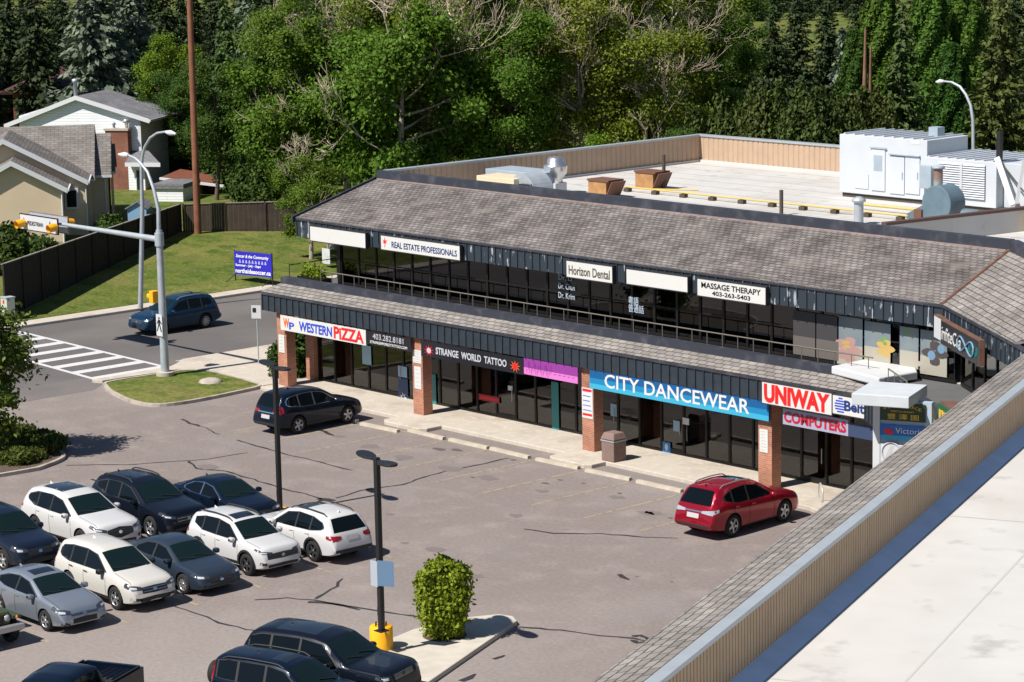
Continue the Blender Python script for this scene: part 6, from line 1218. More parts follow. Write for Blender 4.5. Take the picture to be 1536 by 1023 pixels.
# beige house
F=Frame(70,158,145); bh=thing('beige_house','beige stucco house with white gable trim and grey shingle roof','house',F.p(0,0,G))
def gable_front(F,peak,right,v,zb,wallR,over=.35,m=m_stucco,parent=bh,back=5.,roofm=m_rshg,left=None,fas=.28):
    up_,zp=F.uz(*peak,v-over); ur,zr=F.uz(*right,v-over); ul=2*up_-ur if left is None else F.uz(*left,v-over)[0]; zl=zr if left is None else F.uz(*left,v-over)[1]
    uw=F.uz(*wallR,v)[0]; ulw=2*up_-uw if left is None else ul+(ur-uw); sl_=(zp-zr)/(ur-up_); zw=zp-sl_*(uw-up_)-.12
    k=MB(); F.gable_wall(k,ulw,uw,zb,zw,up_,zp-.14,v); F.box(k,ulw,uw,v+.15,v+back,zb,zw-.05); k.build('wall',m,parent)
    k=MB(); F.roof(k,[(up_,v-over,zp),(ur,v-over,zr),(ur,v+back,zr),(up_,v+back,zp)]); F.roof(k,[(ul,v-over,zl),(up_,v-over,zp),(up_,v+back,zp),(ul,v+back,zl)]); rr_=k.build('roof',roofm,parent)
    k=MB()
    for (a_,za,b_,zb_) in ((up_,zp,ur,zr),(ul,zl,up_,zp)):
        W=[F.p(a_,v-over-.03,za+.03),F.p(a_,v-over-.03,za-fas),F.p(b_,v-over-.03,zb_-fas),F.p(b_,v-over-.03,zb_+.03)]; W2=[F.p(a_,v-over+.0,za+.03),F.p(a_,v-over,za-fas),F.p(b_,v-over,zb_-fas),F.p(b_,v-over,zb_+.03)]
        k.add(W+W2,[(0,1,2,3),(0,3,7,4),(1,5,6,2),(3,2,6,7),(7,6,5,4)])
    F.box(k,ur-.02,ur+.1,v-over-.03,v+back,zr-.16,zr-.02); k.build('fascia_trim',m_trimw,parent); return up_,zp,ur,zr,uw,zw
gA=gable_front(F,(16,242),(101,283),-2.6,G-1.5,(93,300),back=3.0); gB=gable_front(F,(4,209),(132,271),0,G-1.5,(128,300),back=6)
# main body: ridge across, with two lower steps to the right
def cross(F,xr0,xr1,yr,xe,ye,v_e,v_r,zb,xw,m=m_rshg,parent=bh,uleft=None):
    ur0,zr=F.uz(xr0,yr,v_r); ur1,_=F.uz(xr1,yr,v_r); ue,ze=F.uz(xe,ye,v_e); ur1=ue; uw=ue-.25; 
    if uleft is not None: ur0=uleft
    k=MB(); F.roof(k,[(ur0,v_e,ze),(ue,v_e,ze),(ur1,v_r,zr),(ur0,v_r,zr)]); F.roof(k,[(ur0,v_r,zr),(ur1,v_r,zr),(ue,2*v_r-v_e,ze),(ur0,2*v_r-v_e,ze)]); k.build('roof',m,parent)
    k=MB(); F.box(k,ur0,uw,v_e+.3,2*v_r-v_e-.3,zb,ze-.05); 
    pts=[F.p(uw-.02,v_e+.3,ze-.1),F.p(uw-.02,2*v_r-v_e-.3,ze-.1),F.p(uw-.02,v_r,zr-.12)]; k.poly(pts); k.build('wall',m_stucco,parent)
    k=MB(); F.box(k,ur0,ue+.03,v_e-.08,v_e-.001,ze-.16,ze-.01); k.build('gutter',m_trimw,parent); return ur0,ur1,zr,ue,ze,uw
cA=cross(F,-10,125,191,142,268,3.0,7.6,G-1.5,134); cB=cross(F,118,153,201,167,262,4.2,7.0,G-1.5,163,uleft=cA[1]-.3); cC=cross(F,150,168,216,173,257,5.4,7.4,G-1.5,169,uleft=cB[1]-.1)
for (x,y0,y1,v) in ((128.5,276,352,-.12),(157.5,266,345,4.35)):
    u0,z1=F.uz(x,y0,v); MB().tube([F.p(u0,v,z1),F.p(u0,v,G-1)],.05,6).build('downspout',m_trimw,bh)
u0,z1=F.uz(92.5,287,-2.75); MB().tube([F.p(u0,-2.75,z1),F.p(u0,-2.75,G-1)],.06,6).build('downspout',m_trimw,bh)
w0,wz1=F.uz(96.5,283,-.12);w1,wz0=F.uz(118.5,313,-.12); k=MB(); F.box(k,w0,w1,-.16,-.02,wz0,wz1); wf=k.build('window',m_trimw,bh); k=MB(); F.box(k,w0+.12,w1-.12,-.19,-.161,wz0+.12,wz1-.12); k.build('pane',m_hglass,wf)
for (x,y) in ((46,222),(54,226)): 
    u,z=F.uz(x,y,4.5); k=MB().cyl(*F.p(u,4.5,0)[:2],z-.5,z+.3,.07,seg=8); k.build('roof_vent',m_black,bh)
# concrete footing strip visible under the stucco
k=MB(); F.box(k,-9,gA[4]+.02,-2.63,-2.5,G-1.6,F.uz(60,363,-2.6)[1]); k.build('footing',m_conc,bh)
# white house
F2=Frame(120,182,124); wh=thing('white_house','white sided two storey house with grey roof and brick chimney','house',F2.p(0,0,G))
gW=gable_front(F2,(113,144),(224,179),0,G,(208,200),over=.38,m=m_sid,parent=wh,back=5.5,roofm=m_rshg2,left=(6,187))
c0,cz1=F2.uz(157.5,196,-.7);c1_,_=F2.uz(191,196,-.7); k=MB(); F2.box(k,c0,c1_,-.7,-.02,G-.5,cz1); ch_=k.build('chimney',course_mat('dark_red_brick',(.20,.06,.038),(.27,.09,.055),(.20,.14,.11),.21,.075,.010,bump=.4,noise=.3),wh); k=MB(); F2.box(k,c0-.08,c1_+.08,-.78,.02,cz1,cz1+.14); k.build('chimney_cap',m_curb,ch_)
u,z=F2.uz(190,193,-.4); q=F2.p(u,-.4,0); MB().lathe([(.13,cz1+.14),(.13,cz1+.5),(.26,cz1+.52),(.26,cz1+.72),(.1,cz1+.8),(0,cz1+.8)],q[0],q[1],14).build('flue',m_alu2,ch_); u,z=F2.uz(171,193,-.4); q=F2.p(u,-.4,0); MB().lathe([(.1,cz1+.14),(.1,cz1+.4),(.2,cz1+.42),(.0,cz1+.6)],q[0],q[1],12).build('flue',m_greyp,ch_)
u,z=F2.uz(113.5,141,2.0); q=F2.p(u,2.0,0); MB().lathe([(.14,z-1.0),(.14,z+.8),(.22,z+.85),(.22,z+1.05),(0,z+1.1)],q[0],q[1],12).build('roof_flue',m_galv,wh)
# porch wing at right with small roof and window
u0=c1_+.02; u1,_=F2.uz(222,260,-.3); _,ze=F2.uz(215,243,-1.2); k=MB(); F2.box(k,u0,u1,-.9,-.03,G-.5,ze); k.build('porch_wall',m_sid,wh)
u2,_=F2.uz(241,250,-1.4); _,zp=F2.uz(210,226,-.05); k=MB(); F2.roof(k,[(u0,-1.4,ze),(u2,-1.4,ze-.1),(u1,-.04,zp),(u0,-.04,zp)],.12); k.build('porch_roof',m_rshg2,wh); k=MB(); F2.box(k,u0,u2,-1.48,-1.401,ze-.3,ze-.02); k.build('fascia_trim',m_trimw,wh)
w0,wz1=F2.uz(203,254,-.95);w1,wz0=F2.uz(213,286,-.95); k=MB(); F2.box(k,w0,w1,-.96,-.901,wz0,wz1); wf=k.build('window',m_trimw,wh); k=MB(); F2.box(k,w0+.07,w1-.07,-.985,-.961,wz0+.07,wz1-.07); k.build('pane',m_hglass,wf)
k=MB(); u9,_=F2.uz(209,200,-.05); F2.box(k,u9-.1,u9+.12,-.06,-.005,G,gW[5]); k.build('corner_trim',m_trimw,wh)
# white outbuilding, cabin, blue shed, maroon roofed house
F3=Frame(250,172,124); ob=thing('white_outbuilding','small white sided outbuilding with flat grey roof beside the fence','shed',F3.p(0,0,G)); u0,z1=F3.uz(231,277,0);u1,_=F3.uz(274,280,0); k=MB(); F3.box(k,u0,u1,0,3,G-.6,z1-.25); k.build('wall',m_sid,ob); k=MB(); F3.box(k,u0-.1,u1+.1,-.15,3.1,z1-.25,z1+.05); k.build('roof',m_rshg2,ob); k=MB(); w0,wz1=F3.uz(275,284,.3); w1,wz0=F3.uz(286,306,.3); 
cb=thing('red_cabin','rust red cabin with a long white roof edge behind the fence','cabin',F3.p(6,4,G)); u0,z1=F3.uz(232,274,4);u1,_=F3.uz(302,272,4); k=MB(); F3.box(k,u0,u1,4,8,G-.6,z1-.1); k.build('wall',m_cab,cb); ue,ze=F3.uz(336,281,3.6); us,zs_=F3.uz(240,269.5,3.6); k=MB(); k.add([F3.p(us,3.5,zs_),F3.p(ue,3.5,ze),F3.p(ue,3.5,ze+.16),F3.p(us,3.5,zs_+.16),F3.p(us,3.7,zs_),F3.p(ue,3.7,ze),F3.p(ue,3.7,ze+.16),F3.p(us,3.7,zs_+.16)],[(0,1,2,3),(3,2,6,7),(1,5,6,2),(0,4,5,1),(4,7,6,5),(0,3,7,4)]); k.build('roof_edge',m_trimw,cb)
k=MB(); F3.roof(k,[(us,3.7,zs_+.15),(ue-1,3.7,ze+.2),(ue-1,7.5,ze+.3),(us,7.5,zs_+.3)],.1); k.build('roof',m_cab,cb); k=MB(); w0,wz1=F3.uz(275,284,3.95); w1,wz0=F3.uz(286,306,3.95); F3.box(k,w0,w1,3.93,3.985,wz0,wz1); wf=k.build('window',m_trimw,cb); k=MB(); F3.box(k,w0+.06,w1-.06,3.90,3.929,wz0+.06,wz1-.06); k.build('pane',m_hglass,wf)
F4=Frame(212,154); bs_=thing('blue_shed','small light blue garden shed behind the dark fence','shed',F4.p(0,0,G)); u0,zl=F4.uz(191,312,0);u1,_=F4.uz(219,310,0);um,zp=F4.uz(206,302,0); k=MB(); F4.gable_wall(k,u0,u1,G-.6,zl,um,zp-.05,0); F4.box(k,u0,u1,.15,1.9,G-.6,zl); k.build('wall',m_shed,bs_); k=MB(); F4.roof(k,[(um,-.12,zp),(u1+.15,-.12,zl-.03),(u1+.15,2,zl-.03),(um,2,zp)],.06); F4.roof(k,[(u0-.15,-.12,zl-.03),(um,-.12,zp),(um,2,zp),(u0-.15,2,zl-.03)],.06); k.build('roof',m_rshg2,bs_)
F5=Frame(60,206); mh=thing('maroon_roof_house','house with a maroon roof partly hidden behind the white house','house',F5.p(0,0,G)); u0,z0=F5.uz(8,138,0);u1,z1=F5.uz(108,138,0);_,zp=F5.uz(90,108,3); up_,_=F5.uz(100,108,3); k=MB(); F5.roof(k,[(u0-.5,-.3,z0),(u1,-.3,z0),(u1,5,zp+.3),(up_-1.5,5,zp+.3)],.2); F5.roof(k,[(up_-1.5,5,zp+.3),(u1,5,zp+.3),(u1,10,z0),(u0-.5,10,z0)],.2); k.build('roof',m_redroof,mh); k=MB(); F5.box(k,u0+.5,u1-.5,.3,9,G-.3,z0-.2); k.build('wall',m_cab,mh)
# planting by the beige house
put_shrub('bush','small reddish shrub beside the beige house wall',F4.p(-1.9,-.3,G-.4),1,.7,'shrubs by the beige house'); q=lawn(30,425); put_shrub('bush','dark garden shrub above the fence at the left edge',(q[0]-2.5,q[1]+1.0,.9),2,1.0,'shrubs by the beige house'); put_shrub('bush','green garden shrub over the fence top by the air conditioner',(q[0]-1.2,q[1]+2.4,1.0),3,.72,'shrubs by the beige house')
# ------------------------------------------------------------------ signs
m_sgw=mat('sign_white',(.60,.60,.585),.45,noise=(.8,.03)); m_sgframe=mat('sign_frame',(.03,.03,.035),.5); m_redl=mat('red_lettering',(.72,.012,.012),.45); m_navyl=mat('navy_lettering',(.012,.035,.16),.45); m_bluel=mat('blue_lettering',(.02,.06,.5),.45); m_greyl=mat('grey_lettering',(.45,.46,.50),.45); m_whitel=mat('white_sign_lettering',(.62,.62,.62),.45)
m_pinkp=mat('magenta_panel',(.25,.035,.27),.5); m_pinkl=mat('light_magenta_panel',(.60,.17,.50),.5); m_dk=mat('dark_tattoo_panel',(.012,.012,.018),.35); m_bl1=mat('deep_blue_panel',(.005,.09,.26),.4); m_bl2=mat('mid_blue_panel',(.008,.20,.42),.4); m_bl3=mat('light_blue_panel',(.04,.36,.55),.4)
m_gold=mat('gold_lettering',(.70,.45,.05),.5); m_green=mat('sign_green',(.005,.10,.035),.45); m_dkgreen=mat('sign_dark_green',(.004,.035,.012),.45); m_brownl=mat('brown_lettering',(.11,.085,.06),.5); m_viblue=mat('bright_blue_panel',(.01,.12,.48),.4); m_teal=mat('teal_lettering',(.02,.30,.28),.4); m_oran=mat('orange_red_mark',(.75,.12,.01),.5)
UX,UZ=(1,0,0),(0,0,1)
def sign(Y,TL,TR,BL,label,name='shop_sign',m=m_sgw,t=.16,frame=True,group=None,cat='sign'):
    a=onY(*TL,Y);b=onY(*TR,Y);c=onY(*BL,Y); x0,x1=a[0],b[0]; z1=(a[2]+b[2])/2; z0=c[2]; r=thing(name,label,cat,((x0+x1)/2,Y,z0),0,group)
    MB().box(x0,x1,Y-t,Y,z0,z1).build('cabinet' if frame else 'panel',m,r)
    if frame:
        e=.035; k=MB(); k.box(x0-e,x1+e,Y-t-.01,Y+.01,z1,z1+e).box(x0-e,x1+e,Y-t-.01,Y+.01,z0-e,z0).box(x0-e,x0,Y-t-.01,Y+.01,z0,z1).box(x1,x1+e,Y-t-.01,Y+.01,z0,z1); k.build('frame',m_sgframe,r)
    return r,x0,x1,z0,z1,Y-t-.004
def T(s,body,fx0,fz0,fx1,fz1,m,**k):
    r,x0,x1,z0,z1,y=s; return text(body,(x0+(x1-x0)*fx0,y+.003,z0+(z1-z0)*fz0),UX,UZ,(x1-x0)*(fx1-fx0),(z1-z0)*(fz1-fz0),m,r,**k)
def R(s,fx0,fz0,fx1,fz1,m,name='stripe',d=.003):
    r,x0,x1,z0,z1,y=s; return MB().box(x0+(x1-x0)*fx0,x0+(x1-x0)*fx1,y-d,y+.004,z0+(z1-z0)*fz0,z0+(z1-z0)*fz1).build(name,m,r)
YU_=69.30
sign(YU_,(469,338.8),(552,349.4),(469.8,359.7),'blank white sign box at the left end of the upper eave',group='blank white upper signs')
s=sign(YU_,(575.5,352.5),(693.7,368.2),(576,372.9),'white upper sign reading Real Estate Professionals with a red mark'); T(s,'REAL ESTATE PROFESSIONALS',.14,.22,.965,.66,m_navyl,bold=.012)
r_,x0,x1,z0,z1,y=s; k=MB(); cx_,cz_=x0+.26,(z0+z1)/2+.02
for (a,rr) in ((90,.24),(35,.2),(145,.2),(-15,.15),(195,.15)):
    t=math.radians(a); k.poly([(cx_+math.cos(t)*rr,y-.002-.0005*a/90,cz_+math.sin(t)*rr),(cx_+math.cos(t+2.2)*.07,y-.002-.0005*a/90,cz_+math.sin(t+2.2)*.07),(cx_+math.cos(t-2.2)*.07,y-.002-.0005*a/90,cz_+math.sin(t-2.2)*.07)])
k.box(cx_-.02,cx_+.02,y-.003,y,cz_-.22,cz_); k.build('leaf_mark',m_redl,r_)
s=sign(YU_,(854,390),(922.5,399.5),(854,414),'white upper sign reading Horizon Dental'); T(s,'Horizon Dental',.05,.18,.95,.74,m_brownl,bold=.012)
sign(YU_,(944,402.3),(1035.5,415.5),(944,424.5),'blank white sign box between the dental and massage signs',group='blank white upper signs')
s=sign(YU_,(1050.5,417),(1152.7,431),(1051,442),'white upper sign reading Massage Therapy with a phone number'); T(s,'MASSAGE THERAPY',.06,.50,.93,.84,m_blk,bold=.012); T(s,'403-263-5403',.22,.12,.78,.38,m_blk,bold=.012)
YL=67.42
s=sign(YL,(422,472),(550,495),(422,494),'white sign reading Western Pizza in blue and red letters',t=.06,frame=False); T(s,'W',.035,.22,.105,.85,m_oran,bold=.03); T(s,'P',.105,.14,.165,.62,m_bluel,bold=.02); T(s,'WESTERN',.225,.16,.615,.80,m_bluel,bold=.025,shear=.05); T(s,'PiZZA',.635,.10,.975,.90,m_redl,bold=.03)
s=sign(YL,(550,494.2),(617.7,508.5),(550,515),'black sign with tattoo shop phone number and web address',m=m_dk,t=.06,frame=False); T(s,'403.282.8181',.16,.46,.84,.88,m_greyl); T(s,'STRANGEWORLDTATTOO.COM',.10,.12,.92,.32,m_whitel,bold=.012)
s=sign(YL,(633,510.8),(787,536.3),(633,533.3),'long black sign reading Strange World Tattoo with round emblems',m=m_dk,t=.06,frame=False); T(s,'STRANGE  WORLD  TATTOO',.15,.28,.84,.72,m_greyl,bold=.025)
r_,x0,x1,z0,z1,y=s
for fx in (.08,.92):
    k=MB(); cx_=x0+(x1-x0)*fx; cz_=(z0+z1)/2-.05
    for a in range(9):
        t=a*PI/4.5+.2; k.poly([(cx_+math.cos(t)*.33,y-.003-a*.0002,cz_+math.sin(t)*.25),(cx_+math.cos(t+.28)*.13,y-.003-a*.0002,cz_+math.sin(t+.28)*.10),(cx_+math.cos(t-.28)*.13,y-.003-a*.0002,cz_+math.sin(t-.28)*.10)])
    k.build('emblem_rays',m_oran if fx>.5 else m_redl,r_); MB().poly([(cx_+math.cos(t)*.13,y-.006,cz_+math.sin(t)*.12) for t in np.linspace(0,2*PI,14,endpoint=False)]).build('emblem_core',m_greyl if fx<.5 else m_redl,r_)
s=sign(YL,(787.3,535.8),(868,551),(787.3,560.3),'magenta and pink shop sign with faint dark script',m=m_pinkp,t=.06,frame=False); R(s,0,0,1,.42,m_pinkl,d=.001); r_,x0,x1,z0,z1,y=s; k=MB()
for i in range(17):
    xx=x0+.16+.088*i; h=.16+.5*abs(math.sin(i*2.3)); zz=z0+(z1-z0)*(.18+.12*math.sin(i*1.7)); k.box(xx,xx+.022,y-.003,y,zz,zz+(z1-z0)*h)
for i in range(5): xx=x0+1.75+.26*i; k.box(xx,xx+.13,y-.003,y,z0+.19,z0+.215)
k.build('script_stroke',mat('dark_magenta_script',(.16,.012,.16),.5),r_)
s=sign(YL,(886,554),(1154.7,596.5),(886,581.3),'long blue sign reading City Dancewear in white capitals',m=m_bl1,t=.06,frame=False); R(s,0,0,1,.25,m_bl3,d=.001); R(s,0,.25,1,.52,m_bl2,d=.001); T(s,'CITY DANCEWEAR',.09,.16,.90,.84,m_whitel,bold=.012)
YC=67.22
s=sign(YC,(1147,571),(1251.5,590),(1147,603),'white sign reading Uniway in tall red letters',t=.14); T(s,'UNIWAY',.03,.06,.97,.94,m_redl,bold=.05)
s=sign(YC,(1253,590.5),(1312,601.5),(1253,618.5),'white hearing shop sign with striped globe and blue lettering',t=.14); T(s,'Belto',.30,.24,.98,.80,m_navyl,bold=.03)
r_,x0,x1,z0,z1,y=s; k=MB(); cx_=x0+.36;cz_=(z0+z1)/2
for i in range(6):
    zz=-.24+.095*i; w_=math.sqrt(max(0,.27**2-(zz+.02)**2)); k.box(cx_-w_,cx_+w_,y-.004,y,cz_+zz-.022,cz_+zz+.028)
k.build('striped_globe',m_bluel,r_)
s=sign(YL-.02,(1176,608.9),(1274,632.5),(1176,635.5),'pale mauve sign reading Computers in dark red letters',m=mat('mauve_panel',(.34,.33,.45),.5),t=.06,frame=False); T(s,'COMPUTERS',.02,.16,.97,.84,mat('dark_red_lettering',(.42,.01,.03),.5),bold=.035)
s=sign(YL-.02,(1274.5,632.5),(1311,642),(1274.5,654),'dark blue end panel beside the computers sign',m=mat('dusk_blue_panel',(.035,.055,.12),.5),t=.05,frame=False)
# notices on columns and doors
def notice(x0,x1,z0,z1,Y,label,m=m_sgw,lines=5,lm=m_greyl,group='notices on the brick columns'):
    r=thing('notice',label,'notice',((x0+x1)/2,Y,z0),0,group); MB().box(x0,x1,Y-.02,Y,z0,z1).build('sheet',m,r); k=MB()
    for i in range(lines): z=z1-(z1-z0)*(i+.7)/(lines+.4); k.box(x0+.06,x1-.06-random.random()*.1,Y-.0225,Y-.0201,z-.016,z+.016)
    k.build('print_line',lm,r)
notice(-90.22,-89.8,1.65,2.45,67.548,'white notice on the leftmost brick column'); notice(-80.90,-80.38,2.35,2.9,67.548,'upper white notice on the second brick column'); notice(-80.85,-80.42,1.25,2.2,67.548,'lower white notice on the second brick column')
notice(-70.70,-70.10,1.45,2.65,67.548,'white notice with red bands on the third brick column',lines=6,lm=m_bluel); 
for z in (1.55,2.52): o=MB().box(-70.66,-70.14,67.522,67.5275,z,z+.09).build('red_band',m_redl,None); o.parent=[x for x in bpy.data.objects if x.get('label')=='white notice with red bands on the third brick column'][0]; o.location=-Vector(o.parent.location)
notice(-61.38,-60.98,1.5,2.35,67.548,'white printed notice on the right brick column',lines=7)
def poster(px,py,w_,h_,Y,label,m,extra=None,cat='poster',name='window_poster'):
    a=onY(px,py,Y); r=thing(name,label,cat,(a[0],Y,a[2]-h_),0,'posters in the shop windows'); MB().box(a[0],a[0]+w_,Y-.008,Y,a[2]-h_,a[2]).build('sheet',m,r)
    if extra: extra(r,a[0],a[2]-h_,w_,h_,Y-.009)
    return r
Yw=YG-.055
m_ltb=mat('poster_light_blue',(.30,.45,.55),.5); m_dkb=mat('poster_dark_blue',(.02,.05,.14),.5); m_tealp=mat('teal_film',(.015,.20,.20),.4); m_dred=mat('dark_red_bar',(.30,.015,.025),.4)
def star(r,x,z,w_,h_,y):
    k=MB()
    for i in range(7): t=i*2*PI/7; k.poly([(x+w_/2+math.cos(t)*.24,y-.001-i*.0002,z+.4+math.sin(t)*.24),(x+w_/2+math.cos(t+.5)*.1,y-.001-i*.0002,z+.4+math.sin(t+.5)*.1),(x+w_/2+math.cos(t-.5)*.1,y-.001-i*.0002,z+.4+math.sin(t-.5)*.1)])
    k.build('star_mark',m_whitel,r)
poster(543,517,.62,.85,Yw,'light blue poster in the pizza shop window',m_ltb); poster(597,566,.66,1.25,Yw,'dark blue door poster with a white star burst',m_dkb,star); poster(597,548,.6,.48,Yw,'pale notice at the top of the pizza shop door',m_ltb)
poster(644,560,.42,2.0,Yw,'tall teal film strip beside the second column',m_tealp,name='window_film',cat='window film'); poster(827,572,.42,2.3,Yw,'tall teal film strip in the window under the magenta sign',m_tealp,name='window_film',cat='window film')
poster(718,590,1.3,.26,Yw,'dark red lettered bar across the tattoo shop window',m_dred,lambda r,x,z,w_,h_,y: MB().box(x+.1,x+w_-.1,y-.002,y,z+.08,z+.17).build('print_line',m_redl,r))
poster(762,578,.28,.2,Yw,'tiny white card on the tattoo shop door',m_sgw); poster(916,605,.34,.5,Yw,'small pale poster on the first dancewear door',m_ltb); poster(1010,630,.3,.42,Yw,'pale blue notice beside the second dancewear door',m_ltb); poster(1024,626,.34,.26,Yw,'white card on the second dancewear door',m_sgw)
def access(r,x,z,w_,h_,y):
    MB().poly([(x+w_/2+math.cos(t)*.09,y-.001,z+h_*.52+math.sin(t)*.14) for t in np.linspace(0,2*PI,12,endpoint=False)]).build('white_mark',m_whitel,r)
poster(994,662,.42,.42,Yw,'round blue accessibility sticker low on the shop glass',mat('sticker_blue',(.02,.20,.55),.4),access)
# upper window lettering
def wtext(body,px,py,w_,h_,label,m=m_whitel,Y=YU-.06):
    a=onY(px,py,Y); r=thing('window_lettering',label,'window lettering',(a[0],Y,a[2]),0,'lettering on the upper windows'); text(body,(a[0],Y,a[2]),UX,UZ,w_,h_,m,r)
m_pl=mat('pale_blue_lettering',(.42,.50,.60),.5)
wtext('Dr. Li',838,419,.78,.2,'pale lettering reading Dr Li on the upper window glass',m_pl); wtext('Dr. Chan',838,432.5,.95,.24,'pale lettering reading Dr Chan on the upper window glass',m_pl); wtext('Dr. Krim',838,446.5,.95,.24,'pale lettering reading Dr Krim on the upper window glass',m_pl)
wtext('\u7cb5\u8a9e',943,456,.55,.32,'pale blue Chinese lettering, upper line on the dental window',m_pl); wtext('\u666e\u901a\u8a71',943,467.5,.85,.32,'pale blue Chinese lettering, lower line on the dental window',m_pl)
# flower films on the right-hand upper windows
m_film=mat('shaded_film',(.13,.18,.23),.5,mix=(.8,(.19,.22,.22),.4,.6)); m_cream=mat('cream_film',(.36,.335,.28),.5); m_petal=mat('pink_petal',(.38,.23,.21),.5); m_yell=mat('yellow_flower',(.46,.31,.10),.5); m_leafp=mat('green_smear',(.14,.26,.08),.6); m_choc=mat('brown_blob',(.06,.05,.05),.5); m_pb=mat('pale_blue_disc',(.14,.25,.37),.5)  # film colours hold shade on the top and sun on the lower part
def film(TL,TR,BL,label,marks):
    Y=YU-.06; a=onY(*TL,Y);b=onY(*TR,Y);c=onY(*BL,Y); r=thing('window_film',label,'window film',(a[0],Y,c[2]),0,'flower films on the upper windows'); x0,x1,z0,z1=a[0],b[0],c[2],a[2]; MB().box(x0,x1,Y-.006,Y,z0,z1).build('sheet',m_film,r)
    MB().box(x0,x1,Y-.008,Y-.006,z0,z0+(z1-z0)*.42).build('sunlit_band',m_cream,r)  # sunlit lower part of the film, put in as a lighter band
    for j,(fx,fz,ra,m,nm,pt) in enumerate(marks):
        k=MB(); cx_,cz_=x0+(x1-x0)*fx,z0+(z1-z0)*fz; yy=Y-.0085-.0006*j
        if pt:
            for i in range(pt): t=i*2*PI/pt+j; k.poly([(cx_+math.cos(t)*ra*.55+math.cos(q)*ra*.45*(1+.5*math.cos(q-t)**2),yy-.0001*i,cz_+math.sin(t)*ra*.55+math.sin(q)*ra*.33) for q in np.linspace(0,2*PI,10,endpoint=False)])
        else: k.poly([(cx_+math.cos(q)*ra,yy,cz_+math.sin(q)*ra) for q in np.linspace(0,2*PI,16,endpoint=False)])
        k.build(nm,m,r)
film((1256,473),(1294,480),(1256,545),'window film with a big pink orchid flower',[(.42,.32,.56,m_petal,'petal',5),(.36,.42,.2,m_yell,'flower',4)])
film((1297,481),(1336,487),(1297,545),'window film with a yellow flower at its edge',[(.80,.42,.38,m_yell,'flower',5),(.75,.6,.2,m_leafp,'leaf_mark',3)])
film((1350,489),(1378,494),(1350,550),'plain window film coloured shaded blue over sunlit cream, with faint print',[(.4,.9,.16,m_leafp,'leaf_mark',3)])
film((1381,494),(1421,501),(1381,560),'window film with dark round stones and pale discs',[(.55,.5,.5,m_choc,'dark_stone',4),(.42,.45,.17,m_pb,'pale_disc',0),(.78,.62,.16,m_pb,'pale_disc',0),(.12,.2,.3,m_cream,'cream_bloom',4)])
m_shade=mat('dark_shade_film',(.045,.042,.045),.6); m_blind=mat('grey_blind',(.16,.19,.19),.7)
for TLx,lab in (((1190,463),'dark grey shade film left of the flower films'),((1223,468),'dark grey shade film next to the orchid film')):
    Y=YU-.06; a=onY(*TLx,Y); r=thing('window_film',lab,'window film',(a[0],Y,4.75),0,'shade films on the upper windows'); MB().box(a[0],a[0]+1.12,Y-.006,Y,4.75,a[2]-.05).build('sheet',m_shade,r); MB().box(a[0],a[0]+1.12,Y-.009,Y-.0065,4.75,5.45).build('lower_band',mat('grey_band',(.12,.105,.095),.6),r)
for px,py,w_,lab in ((656,545,1.0,'pale vertical blind in the window right of the second column'),(690,556,.9,'pale vertical blind in the middle tattoo shop window'),(640+195,566,.85,'pale vertical blind in the window under the magenta sign')):
    Y=YG+.12; a=onY(px,py,Y); r=thing('window_blind',lab,'blind',(a[0],Y,.5),0,'blinds in the shop windows'); k=MB()
    for i in range(int(w_/.11)): x=a[0]+.11*i; k.box(x,x+.085,Y,Y+.012,.45,3.2)
    k.build('slats',m_blind,r)
# chamfer sign
def chs(off,d0,l,z0,z1,label,m,t=.18,frame=m_copper,name='shop_sign'):
    p=E1+dch*d0+nch*off; r=thing(name,label,'sign',(p[0],p[1],z0)); MB().obox(p,dch,-nch,l,t-.02,z0,z1).build('cabinet',m,r)
    k=MB(); k.obox(p-nch*.0,dch,-nch,l,t,z1,z1+.05).obox(p+dch*l,dch,-nch,.05,t,z0,z1+.05); k.build('frame',frame,r); return r,p
r_,p=chs(.36,.25,.95,6.38,7.12,'plain white sign box at the inner corner of the upper eave',m_whitep)
r_,p=chs(.42,1.25,4.2,6.32,7.12,'black angled eave sign with white script and a loop mark',m_dk)
ud=(dch[0],dch[1],0); o=np.array([p[0],p[1],0])+np.array([nch[0],nch[1],0])*.004
text('infiteCra',o+np.array([dch[0],dch[1],0])*.12+np.array([0,0,6.50]),ud,UZ,2.15,.46,m_whitel,r_,shear=.1); k=MB()
for i in range(9):
    xx=3.0+.13*i; P0=o+np.array([dch[0],dch[1],0])*xx+np.array([0,0,6.52+.05*(i%3)]); k.tube([P0,P0+np.array([dch[0],dch[1],0])*.06+np.array([0,0,.16+.08*((i*5)%3)])],.018,4)
k.build('script_stroke',m_teal,r_)
k=MB(); P=[]
for t in np.linspace(0,2*PI,40): 
    a_=2.85+.85*math.sin(t)/(1+.25*math.cos(t)**2); z=6.72+.30*math.sin(t)*math.cos(t)*1.8/(1+.3*math.cos(t)**2); P.append((o[0]+dch[0]*a_+nch[0]*.02,o[1]+dch[1]*a_+nch[1]*.02,z))
k.tube(P,.035,5).build('loop_mark',m_pb,r_)
